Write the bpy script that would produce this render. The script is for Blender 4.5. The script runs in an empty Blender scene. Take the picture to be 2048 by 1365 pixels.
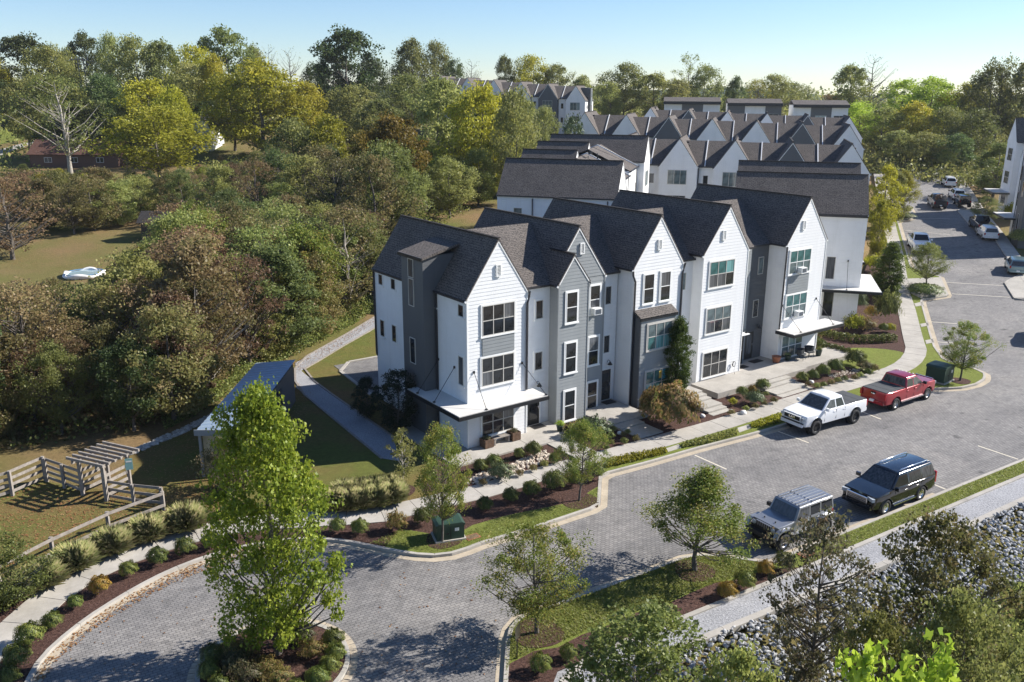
import bpy, bmesh, math, random
import numpy as np
from mathutils import Vector, Matrix
R = math.radians
random.seed(7)
rng = np.random.default_rng(7)
scene = bpy.context.scene
COL = scene.collection

# ------------------------------------------------------------------ camera
F_PX, CX, CY = 1740.0, 1024.0, 682.5          # focal length and centre, for a 2048 px wide frame
PITCH, ROLL, CAM_H = R(16.1), R(-0.28), 20.2
_cp, _sp, _cr, _sr = math.cos(PITCH), math.sin(PITCH), math.cos(ROLL), math.sin(ROLL)
_r = np.array([1.0, 0, 0]); FWD = np.array([0, _cp, -_sp]); _dn = np.array([0, -_sp, -_cp])
RIGHT = _cr * _r + _sr * _dn
DOWN = -_sr * _r + _cr * _dn
cam = bpy.data.cameras.new('camera')
cam_o = bpy.data.objects.new('camera', cam); COL.objects.link(cam_o)
cam.sensor_fit = 'HORIZONTAL'; cam.sensor_width = 36.0; cam.lens = F_PX / 2048 * 36.0
cam.clip_start = 0.5; cam.clip_end = 12000
_m = Matrix.Identity(4)
for i in range(3):
    _m[i][0] = RIGHT[i]; _m[i][1] = -DOWN[i]; _m[i][2] = -FWD[i]
_m[2][3] = CAM_H
cam_o.matrix_world = _m
scene.camera = cam_o

# ------------------------------------------------------------------ sky, sun, exposure
SUN_EL, SUN_AZ = R(34.5), R(75.0)             # azimuth clockwise from +Y
world = bpy.data.worlds.new('World'); scene.world = world; world.use_nodes = True
wn = world.node_tree.nodes; wl = world.node_tree.links
bg = wn['Background']
sky = wn.new('ShaderNodeTexSky'); sky.sky_type = 'NISHITA'; sky.sun_disc = False
sky.sun_elevation = SUN_EL; sky.sun_rotation = SUN_AZ
sky.altitude = 300; sky.air_density = 1.0; sky.dust_density = 0.0; sky.ozone_density = 4.0
tint = wn.new('ShaderNodeMix'); tint.data_type = 'RGBA'; tint.blend_type = 'MULTIPLY'; tint.inputs[0].default_value = 1.0
tint.inputs[7].default_value = (0.87, 0.915, 1.02, 1)
wl.new(sky.outputs[0], tint.inputs[6]); wl.new(tint.outputs[2], bg.inputs[0]); bg.inputs[1].default_value = 0.071
sun = bpy.data.lights.new('sun', 'SUN'); sun.energy = 4.4; sun.angle = R(0.53); sun.color = (1.0, 0.95, 0.88)
sun_o = bpy.data.objects.new('sun', sun); COL.objects.link(sun_o)
_sd = Vector((math.sin(SUN_AZ) * math.cos(SUN_EL), math.cos(SUN_AZ) * math.cos(SUN_EL), math.sin(SUN_EL)))
sun_o.rotation_euler = _sd.to_track_quat('Z', 'Y').to_euler(); sun_o.location = (60, 20, 60)
vs = scene.view_settings
scene.display_settings.display_device = 'sRGB'
vs.view_transform = 'Standard'; vs.look = 'None'; vs.exposure = 1.08; vs.gamma = 1.0; vs.use_curve_mapping = False
scene.cycles.max_bounces = 8; scene.cycles.diffuse_bounces = 3; scene.cycles.glossy_bounces = 3
scene.cycles.transmission_bounces = 4; scene.cycles.transparent_max_bounces = 4
scene.cycles.use_denoising = True
scene.cycles.caustics_reflective = False; scene.cycles.caustics_refractive = False

# ------------------------------------------------------------------ terrain height and pixel -> ground
HY = [-300, 64, 72, 80, 90, 108, 135, 154, 185, 214, 250, 300, 380, 600, 1500, 3200, 4200, 9000]
HZ = [0, 0, .15, .55, 1.1, 2.0, 3.4, 4.4, 6.8, 9.8, 11.6, 12.6, 12.5, 8, -30, -30, -30, -30]
def h1(y): return float(np.interp(y, HY, HZ))
def ray(px, py):
    d = RIGHT * (px - CX) + DOWN * (py - CY) + FWD * F_PX
    return d / math.hypot(d[0], d[1])
def at(px, py, z=0.0):
    """ground point (x, y) seen at a pixel of the photograph, z above the ground"""
    d = ray(px, py)
    t = 8.0
    while t < 3000:
        if CAM_H + d[2] * t <= h1(d[1] * t) + z: break
        t += 1.0
    lo, hi = t - 1.0, t
    for _ in range(20):
        m = (lo + hi) / 2
        if CAM_H + d[2] * m <= h1(d[1] * m) + z: hi = m
        else: lo = m
    return np.array([d[0] * hi, d[1] * hi])
def zat(px, py, xy):
    d = ray(px, py); return CAM_H + d[2] * math.hypot(xy[0], xy[1])
def fromy(px, y, py=300):
    d = ray(px, py); t = y / d[1]; return np.array([d[0] * t, y])
ROWA = R(36.0)                                 # rotation of the front row (local x along the street, local y to the back)
OX, OY = -2.536, 46.764
def row_xy(u, v):
    c, s = math.cos(ROWA), math.sin(ROWA)
    return np.array([OX + u * c - v * s, OY + u * s + v * c])
def to_uv(p):
    c, s = math.cos(ROWA), math.sin(ROWA); dx, dy = p[0] - OX, p[1] - OY
    return np.array([dx * c + dy * s, -dx * s + dy * c])

# ------------------------------------------------------------------ object helpers
def tag(o, label=None, cat=None, group=None, kind=None):
    if label: o['label'] = label
    if cat: o['category'] = cat
    if group: o['group'] = group
    if kind: o['kind'] = kind
    return o
def empty(name, loc=(0, 0, 0), rz=0.0, parent=None):
    o = bpy.data.objects.new(name, None); COL.objects.link(o)
    o.empty_display_size = 0.2
    o.location = loc; o.rotation_euler = (0, 0, rz)
    if parent: o.parent = parent
    return o
def thing(name, label, cat, loc=(0, 0, 0), rz=0.0, group=None):
    return tag(empty(name, loc, rz), label, cat, group)
def link(name, me, parent=None, mat=None, loc=None, rz=None):
    o = bpy.data.objects.new(name, me); COL.objects.link(o)
    if parent: o.parent = parent
    if loc is not None: o.location = loc
    if rz is not None: o.rotation_euler = (0, 0, rz)
    if mat is not None:
        if len(me.materials) == 0: me.materials.append(mat)
        elif me.materials[0] is not mat:
            o.material_slots[0].link = 'OBJECT'; o.material_slots[0].material = mat
    return o
def children_of(o): return list(KIDS.get(o.name, []))
def copy_tree(o, parent=None, label=None):
    c = o.copy(); COL.objects.link(c)
    if parent: c.parent = parent
    if label: c['label'] = label
    for ch in list(o.children): copy_tree(ch, c)
    return c
KIDS = {}

class MB:
    """collects primitive shapes and links them as one mesh object"""
    def __init__(s): s.v = []; s.f = []; s.sm = []
    def add(s, vs, fs, smooth=False):
        n = len(s.v); s.v.extend([tuple(p) for p in vs])
        for f in fs: s.f.append(tuple(i + n for i in f)); s.sm.append(smooth)
        return s
    def box(s, x0, x1, y0, y1, z0, z1):
        vs = [(x, y, z) for z in (z0, z1) for y in (y0, y1) for x in (x0, x1)]
        return s.add(vs, [(0, 2, 3, 1), (4, 5, 7, 6), (0, 1, 5, 4), (2, 6, 7, 3), (0, 4, 6, 2), (1, 3, 7, 5)])
    def boxc(s, c, size, rz=0.0, tilt=0.0):
        hx, hy, hz = size[0] / 2, size[1] / 2, size[2] / 2
        m = Matrix.Rotation(rz, 3, 'Z') @ Matrix.Rotation(tilt, 3, 'X')
        vs = [tuple(m @ Vector((x, y, z)) + Vector(c)) for z in (-hz, hz) for y in (-hy, hy) for x in (-hx, hx)]
        return s.add(vs, [(0, 2, 3, 1), (4, 5, 7, 6), (0, 1, 5, 4), (2, 6, 7, 3), (0, 4, 6, 2), (1, 3, 7, 5)])
    def beam(s, a, b, w, h):
        a, b = Vector(a), Vector(b); d = (b - a).normalized()
        up = Vector((0, 0, 1)) if abs(d.z) < .95 else Vector((0, 1, 0))
        x = d.cross(up).normalized() * w / 2; y = x.cross(d).normalized() * h / 2
        vs = [p + q for p in (a, b) for q in (-x - y, x - y, x + y, -x + y)]
        return s.add(vs, [(0, 1, 2, 3), (7, 6, 5, 4), (0, 4, 5, 1), (1, 5, 6, 2), (2, 6, 7, 3), (3, 7, 4, 0)])
    def tube(s, pts, rad, n=6, smooth=True, cap=True):
        pts = [Vector(p) for p in pts]
        if not hasattr(rad, '__len__'): rad = [rad] * len(pts)
        vs = []
        for i, p in enumerate(pts):
            d = (pts[min(i + 1, len(pts) - 1)] - pts[max(i - 1, 0)]).normalized()
            up = Vector((0, 0, 1)) if abs(d.z) < .9 else Vector((1, 0, 0))
            x = d.cross(up).normalized(); y = x.cross(d)
            for k in range(n):
                a = 2 * math.pi * k / n
                vs.append(p + (x * math.cos(a) + y * math.sin(a)) * rad[i])
        fs = [(i * n + k, i * n + (k + 1) % n, (i + 1) * n + (k + 1) % n, (i + 1) * n + k) for i in range(len(pts) - 1) for k in range(n)]
        s.add(vs, fs, smooth)
        if cap:
            m = len(s.v) - len(vs)
            s.f.append(tuple(m + k for k in range(n))[::-1]); s.sm.append(False)
            s.f.append(tuple(m + (len(pts) - 1) * n + k for k in range(n))); s.sm.append(False)
        return s
    def prism(s, poly, z0, z1):
        n = len(poly)
        vs = [(p[0], p[1], z0) for p in poly] + [(p[0], p[1], z1) for p in poly]
        return s.add(vs, [tuple(range(n))[::-1], tuple(range(n, 2 * n))] + [(i, (i + 1) % n, n + (i + 1) % n, n + i) for i in range(n)])
    def prism_y(s, poly, y0, y1):
        """polygon in x, z extruded along y (counter-clockwise seen from -y)"""
        n = len(poly)
        vs = [(p[0], y0, p[1]) for p in poly] + [(p[0], y1, p[1]) for p in poly]
        return s.add(vs, [tuple(range(n)), tuple(range(n, 2 * n))[::-1]] + [((i + 1) % n, i, n + i, n + (i + 1) % n) for i in range(n)])
    def lathe(s, prof, n=16, c=(0, 0, 0), smooth=True):
        vs = [(c[0] + r * math.cos(2 * math.pi * k / n), c[1] + r * math.sin(2 * math.pi * k / n), c[2] + z) for r, z in prof for k in range(n)]
        fs = [(i * n + k, i * n + (k + 1) % n, (i + 1) * n + (k + 1) % n, (i + 1) * n + k) for i in range(len(prof) - 1) for k in range(n)]
        return s.add(vs, fs, smooth)
    def xform(s, m):
        s.v = [tuple(m @ Vector(p)) for p in s.v]; return s
    def mesh(s, name):
        me = bpy.data.meshes.new(name); me.from_pydata(s.v, [], s.f)
        me.polygons.foreach_set('use_smooth', s.sm); me.update(); return me
    def build(s, name, mat, parent=None, loc=None, rz=None):
        return link(name, s.mesh(name), parent, mat, loc, rz)
def boxobj(name, mat, parent, *b): return MB().box(*b).build(name, mat, parent)

# ------------------------------------------------------------------ materials
MATS = {}
class NT:
    def __init__(s, name):
        s.m = bpy.data.materials.new(name); s.m.use_nodes = True
        s.t = s.m.node_tree; s.n = s.t.nodes; s.p = s.n['Principled BSDF']
    def node(s, t, **kw):
        n = s.n.new(t)
        for k, v in kw.items():
            if k in n.inputs.keys(): n.inputs[k].default_value = v
            else: setattr(n, k, v)
        return n
    def l(s, a, b): s.t.links.new(a, b)
    def noise(s, scale, detail=4, rough=.6, vec=None):
        n = s.node('ShaderNodeTexNoise'); n.inputs['Scale'].default_value = scale; n.inputs['Detail'].default_value = detail
        n.inputs['Roughness'].default_value = rough
        if vec is not None: s.l(vec, n.inputs['Vector'])
        return n.outputs['Fac']
    def coord(s, kind='Object'): return s.node('ShaderNodeTexCoord').outputs[kind]
    def ramp(s, fac, stops):
        r = s.node('ShaderNodeValToRGB'); e = r.color_ramp.elements
        while len(e) < len(stops): e.new(.5)
        for i, (p, c) in enumerate(stops): e[i].position = p; e[i].color = (*c, 1)
        s.l(fac, r.inputs[0]); return r.outputs[0]
    def mix(s, fac, a, b, mode='MIX'):
        m = s.node('ShaderNodeMix', data_type='RGBA', blend_type=mode)
        for v, i in ((fac, 0), (a, 6), (b, 7)):
            if isinstance(v, (int, float)): m.inputs[i].default_value = v
            elif isinstance(v, tuple): m.inputs[i].default_value = (*v, 1)
            else: s.l(v, m.inputs[i])
        return m.outputs[2]
    def mapping(s, vec, scale=(1, 1, 1), rot=(0, 0, 0)):
        m = s.node('ShaderNodeMapping'); m.inputs['Scale'].default_value = scale; m.inputs['Rotation'].default_value = rot
        s.l(vec, m.inputs['Vector']); return m.outputs[0]
    def bump(s, h, strength=.4, dist=.02):
        b = s.node('ShaderNodeBump'); b.inputs['Strength'].default_value = strength; b.inputs['Distance'].default_value = dist
        s.l(h, b.inputs['Height']); s.l(b.outputs[0], s.p.inputs['Normal'])
    def col(s, c):
        if isinstance(c, tuple): s.p.inputs['Base Color'].default_value = (*c, 1)
        else: s.l(c, s.p.inputs['Base Color'])
        return s
    def set(s, **kw):
        for k, v in kw.items(): s.p.inputs[k.replace('_', ' ')].default_value = v
        return s
def plain(name, c, rough=.6, metal=0.0, var=.12, scale=3.0, spec=.4, coat=0.0):
    n = NT(name); v = n.coord()
    f = n.noise(scale, 5, .65, v)
    lo = tuple(max(0, x * (1 - var)) for x in c); hi = tuple(x * (1 + var) for x in c)
    n.col(n.ramp(f, [(.3, lo), (.7, hi)])).set(Roughness=rough, Metallic=metal)
    n.p.inputs['Specular IOR Level'].default_value = spec
    if coat: n.p.inputs['Coat Weight'].default_value = coat; n.p.inputs['Coat Roughness'].default_value = .04
    MATS[name] = n.m; return n.m

def siding(name, c, pitch=.21):
    n = NT(name); v = n.coord()
    z = n.node('ShaderNodeSeparateXYZ'); n.l(v, z.inputs[0])
    w = n.node('ShaderNodeMath', operation='MULTIPLY'); n.l(z.outputs[2], w.inputs[0]); w.inputs[1].default_value = 1 / pitch
    fr = n.node('ShaderNodeMath', operation='FRACT'); n.l(w.outputs[0], fr.inputs[0])
    sub = n.node('ShaderNodeMath', operation='SUBTRACT'); sub.inputs[0].default_value = 1; n.l(fr.outputs[0], sub.inputs[1])
    f = n.noise(.7, 5, .6, v); f2 = n.noise(14, 3, .6, n.mapping(v, (1, 1, 6)))
    base = n.ramp(f, [(.25, tuple(x * .93 for x in c)), (.75, tuple(min(.9, x * 1.04) for x in c))])
    st = n.noise(1.1, 5, .7, n.mapping(v, (2.2, 2.2, .16)))
    base = n.mix(.5, base, n.ramp(st, [(.28, (.86, .85, .82)), (.48, (1, 1, 1))]), 'MULTIPLY')
    n.col(n.mix(.06, base, n.ramp(f2, [(.3, (.3, .3, .3)), (.7, (1, 1, 1))]), 'MULTIPLY')).set(Roughness=.55)
    n.bump(sub.outputs[0], .8, .025)
    MATS[name] = n.m; return n.m
W_WHITE = siding('white_siding', (.82, .82, .81))
W_GREY = siding('grey_siding', (.235, .25, .255))
W_DARK = siding('charcoal_siding', (.10, .105, .11))
B_WHITE = plain('white_board', (.76, .76, .755), .5, var=.05, scale=1.5)
B_GREY = plain('grey_board', (.27, .285, .29), .5, var=.06, scale=1.5)
B_DARK = plain('dark_board', (.11, .115, .12), .5, var=.06)
TRIM_W = plain('white_trim', (.8, .8, .78), .45, var=.03)
TRIM_T = plain('taupe_trim', (.5, .48, .44), .5, var=.04)
TRIM_B = plain('black_trim', (.016, .017, .02), .4, var=.1)
GUTTER = plain('gutter_metal', (.035, .035, .04), .35, var=.1)
CANOPY = plain('canopy_membrane', (.58, .56, .52), .6, var=.07, scale=1.2)
def glassmat(name, c, rough=.04):
    n = NT(name); v = n.coord('Object')
    f = n.noise(1.3, 3, .5, v)
    oi = n.node('ShaderNodeObjectInfo')
    g = n.noise(9, 2, .5, n.mapping(v, (1.0, 1, .08)))
    base = n.ramp(f, [(.35, tuple(x * .5 for x in c)), (.65, tuple(x * 1.5 for x in c))])
    cur = n.ramp(g, [(.35, tuple(min(.5, x * 1.6 + .03) for x in c)), (.65, tuple(min(.5, x * 2.6 + .07) for x in c))])
    n.col(n.mix(n.ramp(oi.outputs['Random'], [(.70, (0, 0, 0)), (.78, (1, 1, 1))]), base, cur)).set(Roughness=rough)
    n.p.inputs['Specular IOR Level'].default_value = .6
    MATS[name] = n.m; return n.m
GL_DARK = glassmat('dark_window_glass', (.022, .025, .028))
GL_CURT = glassmat('curtained_window_glass', (.10, .135, .14))
GL_GREEN = glassmat('green_blind_glass', (.045, .125, .125))
GL_CAR = glassmat('tinted_car_glass', (.006, .008, .010), .03)

def shingles(name, cols, scale=1.0):
    n = NT(name); v = n.coord('UV')
    b = n.node('ShaderNodeTexBrick'); n.l(v, b.inputs['Vector'])
    b.offset = .5; b.squash = 1
    b.inputs['Scale'].default_value = 1.0 * scale
    b.inputs['Brick Width'].default_value = .34; b.inputs['Row Height'].default_value = .15
    b.inputs['Mortar Size'].default_value = .018; b.inputs['Mortar Smooth'].default_value = .3; b.inputs['Bias'].default_value = 0
    b.inputs['Color1'].default_value = (*cols[0], 1); b.inputs['Color2'].default_value = (*cols[1], 1)
    b.inputs['Mortar'].default_value = (*[x * .22 for x in cols[1]], 1)
    f = n.noise(.55, 4, .6, v); f2 = n.noise(7, 3, .7, n.mapping(v, (1, 2.4, 1)))
    c1 = n.mix(n.ramp(f2, [(.42, (0, 0, 0)), (.62, (1, 1, 1))]), b.outputs['Color'], cols[2])
    c2 = n.mix(.4, c1, n.ramp(f, [(.3, (.6, .6, .6)), (.7, (1.1, 1.1, 1.1))]), 'MULTIPLY')
    n.col(c2).set(Roughness=.9)
    n.p.inputs['Specular IOR Level'].default_value = .15
    inv = n.node('ShaderNodeMath', operation='SUBTRACT'); inv.inputs[0].default_value = 1; n.l(b.outputs['Fac'], inv.inputs[1])
    n.bump(inv.outputs[0], .7, .02)
    MATS[name] = n.m; return n.m
ROOF = shingles('roof_shingles', ((.145, .127, .115), (.072, .066, .064), (.185, .163, .147)))
ROOF_D = shingles('dark_roof_shingles', ((.05, .046, .045), (.036, .036, .037), (.075, .067, .062)))
ROOF_R = shingles('brown_roof_shingles', ((.14, .075, .055), (.11, .06, .045), (.17, .09, .07)))

def pavers():
    n = NT('pavers'); v = n.coord()
    outs = []
    for ang in (57.3,):
        mv = n.mapping(v, (1, 1, 1), (0, 0, R(ang - 90)))
        b = n.node('ShaderNodeTexBrick'); n.l(mv, b.inputs['Vector']); b.offset = .5
        b.inputs['Scale'].default_value = 1; b.inputs['Brick Width'].default_value = .25; b.inputs['Row Height'].default_value = .15
        b.inputs['Mortar Size'].default_value = .014; b.inputs['Mortar Smooth'].default_value = .2
        b.inputs['Color1'].default_value = (.252, .24, .229, 1); b.inputs['Color2'].default_value = (.19, .181, .174, 1)
        b.inputs['Mortar'].default_value = (.10, .098, .096, 1)
        outs.append(b)
    b = outs[0]
    f = n.noise(.22, 6, .65, v); f3 = n.noise(1.6, 5, .7, v)
    c = n.mix(1.0, b.outputs['Color'], n.ramp(f, [(.3, (.78, .78, .79)), (.7, (1.12, 1.11, 1.09))]), 'MULTIPLY')
    c = n.mix(.8, c, n.ramp(f3, [(.30, (.62, .62, .62)), (.5, (1, 1, 1)), (.8, (1.12, 1.1, 1.08))]), 'MULTIPLY')
    vo = n.node('ShaderNodeTexVoronoi'); vo.feature = 'F1'; n.l(n.mapping(v, (.35, .35, .35), (0, 0, .6)), vo.inputs['Vector']); vo.inputs['Scale'].default_value = 1.0
    sp = n.node('ShaderNodeSeparateXYZ'); n.l(vo.outputs['Color'], sp.inputs[0])
    c = n.mix(.5, c, n.ramp(sp.outputs[0], [(.0, (.84, .84, .85)), (.5, (1, 1, 1)), (1, (1.12, 1.10, 1.07))]), 'MULTIPLY')
    tr = n.noise(.55, 5, .7, n.mapping(n.mapping(v, (1, 1, 1), (0, 0, R(57.3 - 90))), (.10, 1.0, 1)))
    c = n.mix(.7, c, n.ramp(tr, [(.32, (.74, .74, .75)), (.5, (1, 1, 1)), (.75, (1.08, 1.07, 1.05))]), 'MULTIPLY')
    oil = n.noise(.8, 3, .5, v)
    c = n.mix(1.0, c, n.ramp(oil, [(.26, (.55, .55, .56)), (.33, (1, 1, 1))]), 'MULTIPLY')
    n.col(c).set(Roughness=.85)
    inv = n.node('ShaderNodeMath', operation='SUBTRACT'); inv.inputs[0].default_value = 1; n.l(b.outputs['Fac'], inv.inputs[1])
    n.bump(inv.outputs[0], .5, .012)
    return n.m
PAVER = pavers()
def speckle(name, stops, scale=8, big=.3, bump=.5, dist=.03, rough=.95, detail=6):
    n = NT(name); v = n.coord()
    f = n.noise(scale, detail, .75, v); g = n.noise(big, 5, .6, v)
    c = n.mix(.55, n.ramp(f, stops), n.ramp(g, [(.25, (.6, .6, .6)), (.75, (1.2, 1.2, 1.2))]), 'MULTIPLY')
    n.col(c).set(Roughness=rough); n.p.inputs['Specular IOR Level'].default_value = .2
    n.bump(f, bump, dist); MATS[name] = n.m; return n.m
CONC = speckle('concrete', [(.25, (.35, .325, .285)), (.75, (.46, .43, .385))], 3, .5, .15, .01)
CONC2 = speckle('aged_concrete', [(.25, (.34, .32, .28)), (.75, (.47, .44, .39))], 4, .4, .2, .01)
BORDER = speckle('tan_pavers', [(.25, (.36, .30, .22)), (.75, (.50, .43, .33))], 6, 1.0, .3, .01)
MULCH = speckle('bark_mulch', [(.32, (.028, .014, .011)), (.5, (.075, .04, .031)), (.72, (.155, .09, .07))], 9, .4, 1.0, .06)
GRAVEL = speckle('grey_gravel', [(.3, (.16, .16, .165)), (.5, (.33, .33, .34)), (.72, (.52, .52, .53))], 11, .4, .8, .05)
SOIL = speckle('bare_soil', [(.3, (.10, .065, .04)), (.7, (.24, .17, .105))], 5, .3, .5, .05)
def grassmat(name, greens, browns, lo, hi, scale=.16):
    n = NT(name); v = n.coord()
    f = n.noise(26, 5, .8, v); f2 = n.noise(4, 4, .7, v); g = n.noise(scale, 5, .62, v)
    cg = n.ramp(f, [(.3, greens[0]), (.7, greens[1])]); cb = n.ramp(f, [(.3, browns[0]), (.7, browns[1])])
    c = n.mix(n.ramp(g, [(lo, (0, 0, 0)), (hi, (1, 1, 1))]), cg, cb)
    c = n.mix(.6, c, n.ramp(f2, [(.25, (.55, .55, .55)), (.75, (1.25, 1.25, 1.25))]), 'MULTIPLY')
    n.col(c).set(Roughness=.95); n.p.inputs['Specular IOR Level'].default_value = .1
    n.bump(f, .9, .06); MATS[name] = n.m; return n.m
LAWN = grassmat('lawn_grass', ((.105, .135, .028), (.235, .262, .062)), ((.15, .13, .045), (.25, .20, .08)), .55, .82)
LAWN_B = grassmat('leafy_lawn', ((.08, .095, .022), (.175, .185, .05)), ((.13, .08, .035), (.28, .18, .08)), .40, .62, .10)
GROUND = grassmat('meadow', ((.085, .10, .025), (.17, .175, .05)), ((.15, .10, .048), (.30, .205, .105)), .38, .60, .05)
DUFF = speckle('forest_floor', [(.3, (.035, .022, .014)), (.7, (.12, .08, .045))], 4, .2, .8, .08)
WOOD = plain('weathered_wood', (.27, .24, .21), .85, var=.3, scale=5)
WOOD_D = plain('brown_wood', (.11, .065, .04), .8, var=.35, scale=6)
SHEDW = plain('old_shed_wood', (.075, .06, .05), .9, var=.3, scale=3)
METAL = plain('galvanised_roof', (.34, .43, .52), .4, .3, var=.08, scale=1.5)
GREENBOX = plain('green_cabinet_paint', (.022, .052, .036), .5, var=.12, scale=2)
BLACK = plain('black_plastic', (.012, .012, .013), .5)
TYRE = plain('tyre_rubber', (.018, .018, .019), .85)
CHROME = plain('chrome', (.75, .75, .76), .12, 1.0, var=.02)
ALLOY = plain('alloy', (.42, .42, .43), .3, .9, var=.05)
STONE_T = plain('tan_river_stone', (.52, .45, .37), .8, var=.35, scale=2.5)
STONE_G = plain('grey_quarry_stone', (.20, .205, .215), .85, var=.42, scale=1.6)
STONE_W = plain('white_stone', (.72, .70, .66), .7, var=.1)
TERRA = plain('terracotta', (.33, .13, .07), .7, var=.15)
POTG = plain('grey_pot', (.28, .28, .28), .6)
POTD = plain('dark_green_pot', (.03, .05, .04), .4)
FABRIC = plain('dark_grey_cushion', (.06, .065, .07), .9)
PAINTLINE = plain('cream_line', (.62, .56, .44), .7, var=.1)
DOORM = plain('dark_door', (.03, .028, .026), .35)
LAMPM = plain('lamp_metal', (.02, .02, .022), .4)
RUBBERMAT = plain('door_mat_fibre', (.04, .035, .032), .95)
# ------------------------------------------------------------------ roofs (UV in metres: along the courses, up the slope)
class RB:
    def __init__(s): s.v = []; s.f = []; s.uv = []
    def slab(s, a, b, c, d, t=.07):
        """a-b is the eave, d-c the ridge (a under d, b under c); thickness t downwards"""
        P = [Vector(p) for p in (a, b, c, d)]
        n = (P[1] - P[0]).cross(P[3] - P[0]).normalized()
        if n.z < 0: n = -n
        e = (P[1] - P[0]).normalized(); up = n.cross(e)
        i = len(s.v)
        Q = [p - n * t for p in P]
        s.v += [tuple(p) for p in P + Q]
        def uv(p): return ((p - P[0]).dot(e), (p - P[0]).dot(up))
        fs = [(0, 1, 2, 3), (7, 6, 5, 4), (0, 4, 5, 1), (1, 5, 6, 2), (2, 6, 7, 3), (3, 7, 4, 0)]
        W = P + Q
        for f in fs:
            s.f.append(tuple(i + k for k in f)); s.uv.append([uv(W[k]) for k in f])
        return s
    def build(s, name, mat, parent):
        me = bpy.data.meshes.new(name); me.from_pydata(s.v, [], s.f)
        uvl = me.uv_layers.new(name='UVMap')
        k = 0
        for poly in s.uv:
            for q in poly: uvl.data[k].uv = q; k += 1
        me.update()
        return link(name, me, parent, mat)
def gable_roof(root, u0, u1, v0, v1, ze, zp, mat, oh=.05, oe=.10, um=None, name='roof', trim=TRIM_W):
    """ridge along v; overhang oh at the gables, oe at the eaves"""
    um = (u0 + u1) / 2 if um is None else um
    r = RB(); lift = .09
    sl = (zp - ze) / (um - u0); sr = (zp - ze) / (u1 - um)
    a0, a1 = v0 - oh, v1 + oh
    r.slab((u0 - oe, a1, ze - oe * sl + lift), (u0 - oe, a0, ze - oe * sl + lift), (um, a0, zp + lift), (um, a1, zp + lift))
    r.slab((u1 + oe, a0, ze - oe * sr + lift), (u1 + oe, a1, ze - oe * sr + lift), (um, a1, zp + lift), (um, a0, zp + lift))
    ro = r.build(name, mat, root)
    t = MB()                                     # ridge cap and rake boards
    t.beam((um, a0 - .01, zp + lift + .02), (um, a1 + .01, zp + lift + .02), .22, .05)
    t.build('ridge_cap', mat if mat is ROOF_D else ROOF_D, ro)
    for a in (a0 + .03, a1 - .03):
        MB().beam((u0 - oe, a, ze - oe * sl - .04), (um, a, zp - .04), .05, .13).build('rake_board', trim, ro)
        MB().beam((u1 + oe, a, ze - oe * sr - .04), (um, a, zp - .04), .05, .13).build('rake_board', trim, ro)
    for ux, s_ in ((u0 - oe - .05, sl), (u1 + oe + .05, sr)):
        MB().box(ux - .05, ux + .05, v0 + .05, v1, ze - oe * s_ - .03, ze - oe * s_ + .10).build('gutter', GUTTER, ro)
    return ro
def gable_wall(root, u0, u1, v0, v1, z0, ze, zp, mat, um=None, name='wall'):
    um = (u0 + u1) / 2 if um is None else um
    return MB().prism_y([(u0, z0), (u1, z0), (u1, ze), (um, zp), (u0, ze)], v0, v1).build(name, mat, root)
_boardmesh = {}
def boards(wall, u0, u1, v, z0, ze, zp, mat, pitch=.21, um=None, skip=()):
    """lap siding boards on a front face at local y = v, clipped to the gable"""
    um = (u0 + u1) / 2 if um is None else um
    z = z0
    def span(zz):
        if zz <= ze: return u0, u1
        f = (zz - ze) / (zp - ze); return u0 + (um - u0) * f, u1 - (u1 - um) * f
    while z < zp - .1:
        zt = min(z + pitch, zp)
        if any(a <= z and zt <= b for a, b in skip): z += pitch; continue
        a0, a1 = span(z); b0, b1 = span(zt)
        a0 += .055; a1 -= .055; b0 += .055; b1 -= .055
        if b1 - b0 > .05:
            key = (round(a1 - a0, 3), round(b1 - b0, 3), round(b0 - a0, 3))
            me = _boardmesh.get(key)
            if me is None:
                m = MB(); L = a1 - a0; x0 = b0 - a0; x1 = b1 - a0; h = zt - z
                m.add([(0, -.020, 0), (L, -.020, 0), (x1, -.005, h), (x0, -.005, h), (0, 0, 0), (L, 0, 0), (x1, 0, h), (x0, 0, h)],
                      [(0, 1, 2, 3), (0, 4, 5, 1), (1, 5, 6, 2), (3, 7, 4, 0), (2, 6, 7, 3)])
                me = _boardmesh[key] = m.mesh('siding_board')
            link('siding_board', me, wall, mat, (a0, v, z))
        z += pitch
def corner_trims(root, u0, u1, v, z0, ze, zp, mat, um=None):
    um = (u0 + u1) / 2 if um is None else um
    MB().box(u0 - .012, u0 + .06, v - .045, v + .06, z0, ze).build('corner_trim', mat, root); MB().box(u1 - .06, u1 + .012, v - .045, v + .06, z0, ze).build('corner_trim', mat, root)
    MB().beam((u0 + .02, v - .02, ze - .02), (um, v - .02, zp - .06), .045, .11).build('gable_trim', mat, root); MB().beam((u1 - .02, v - .02, ze - .02), (um, v - .02, zp - .06), .045, .11).build('gable_trim', mat, root)

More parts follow.
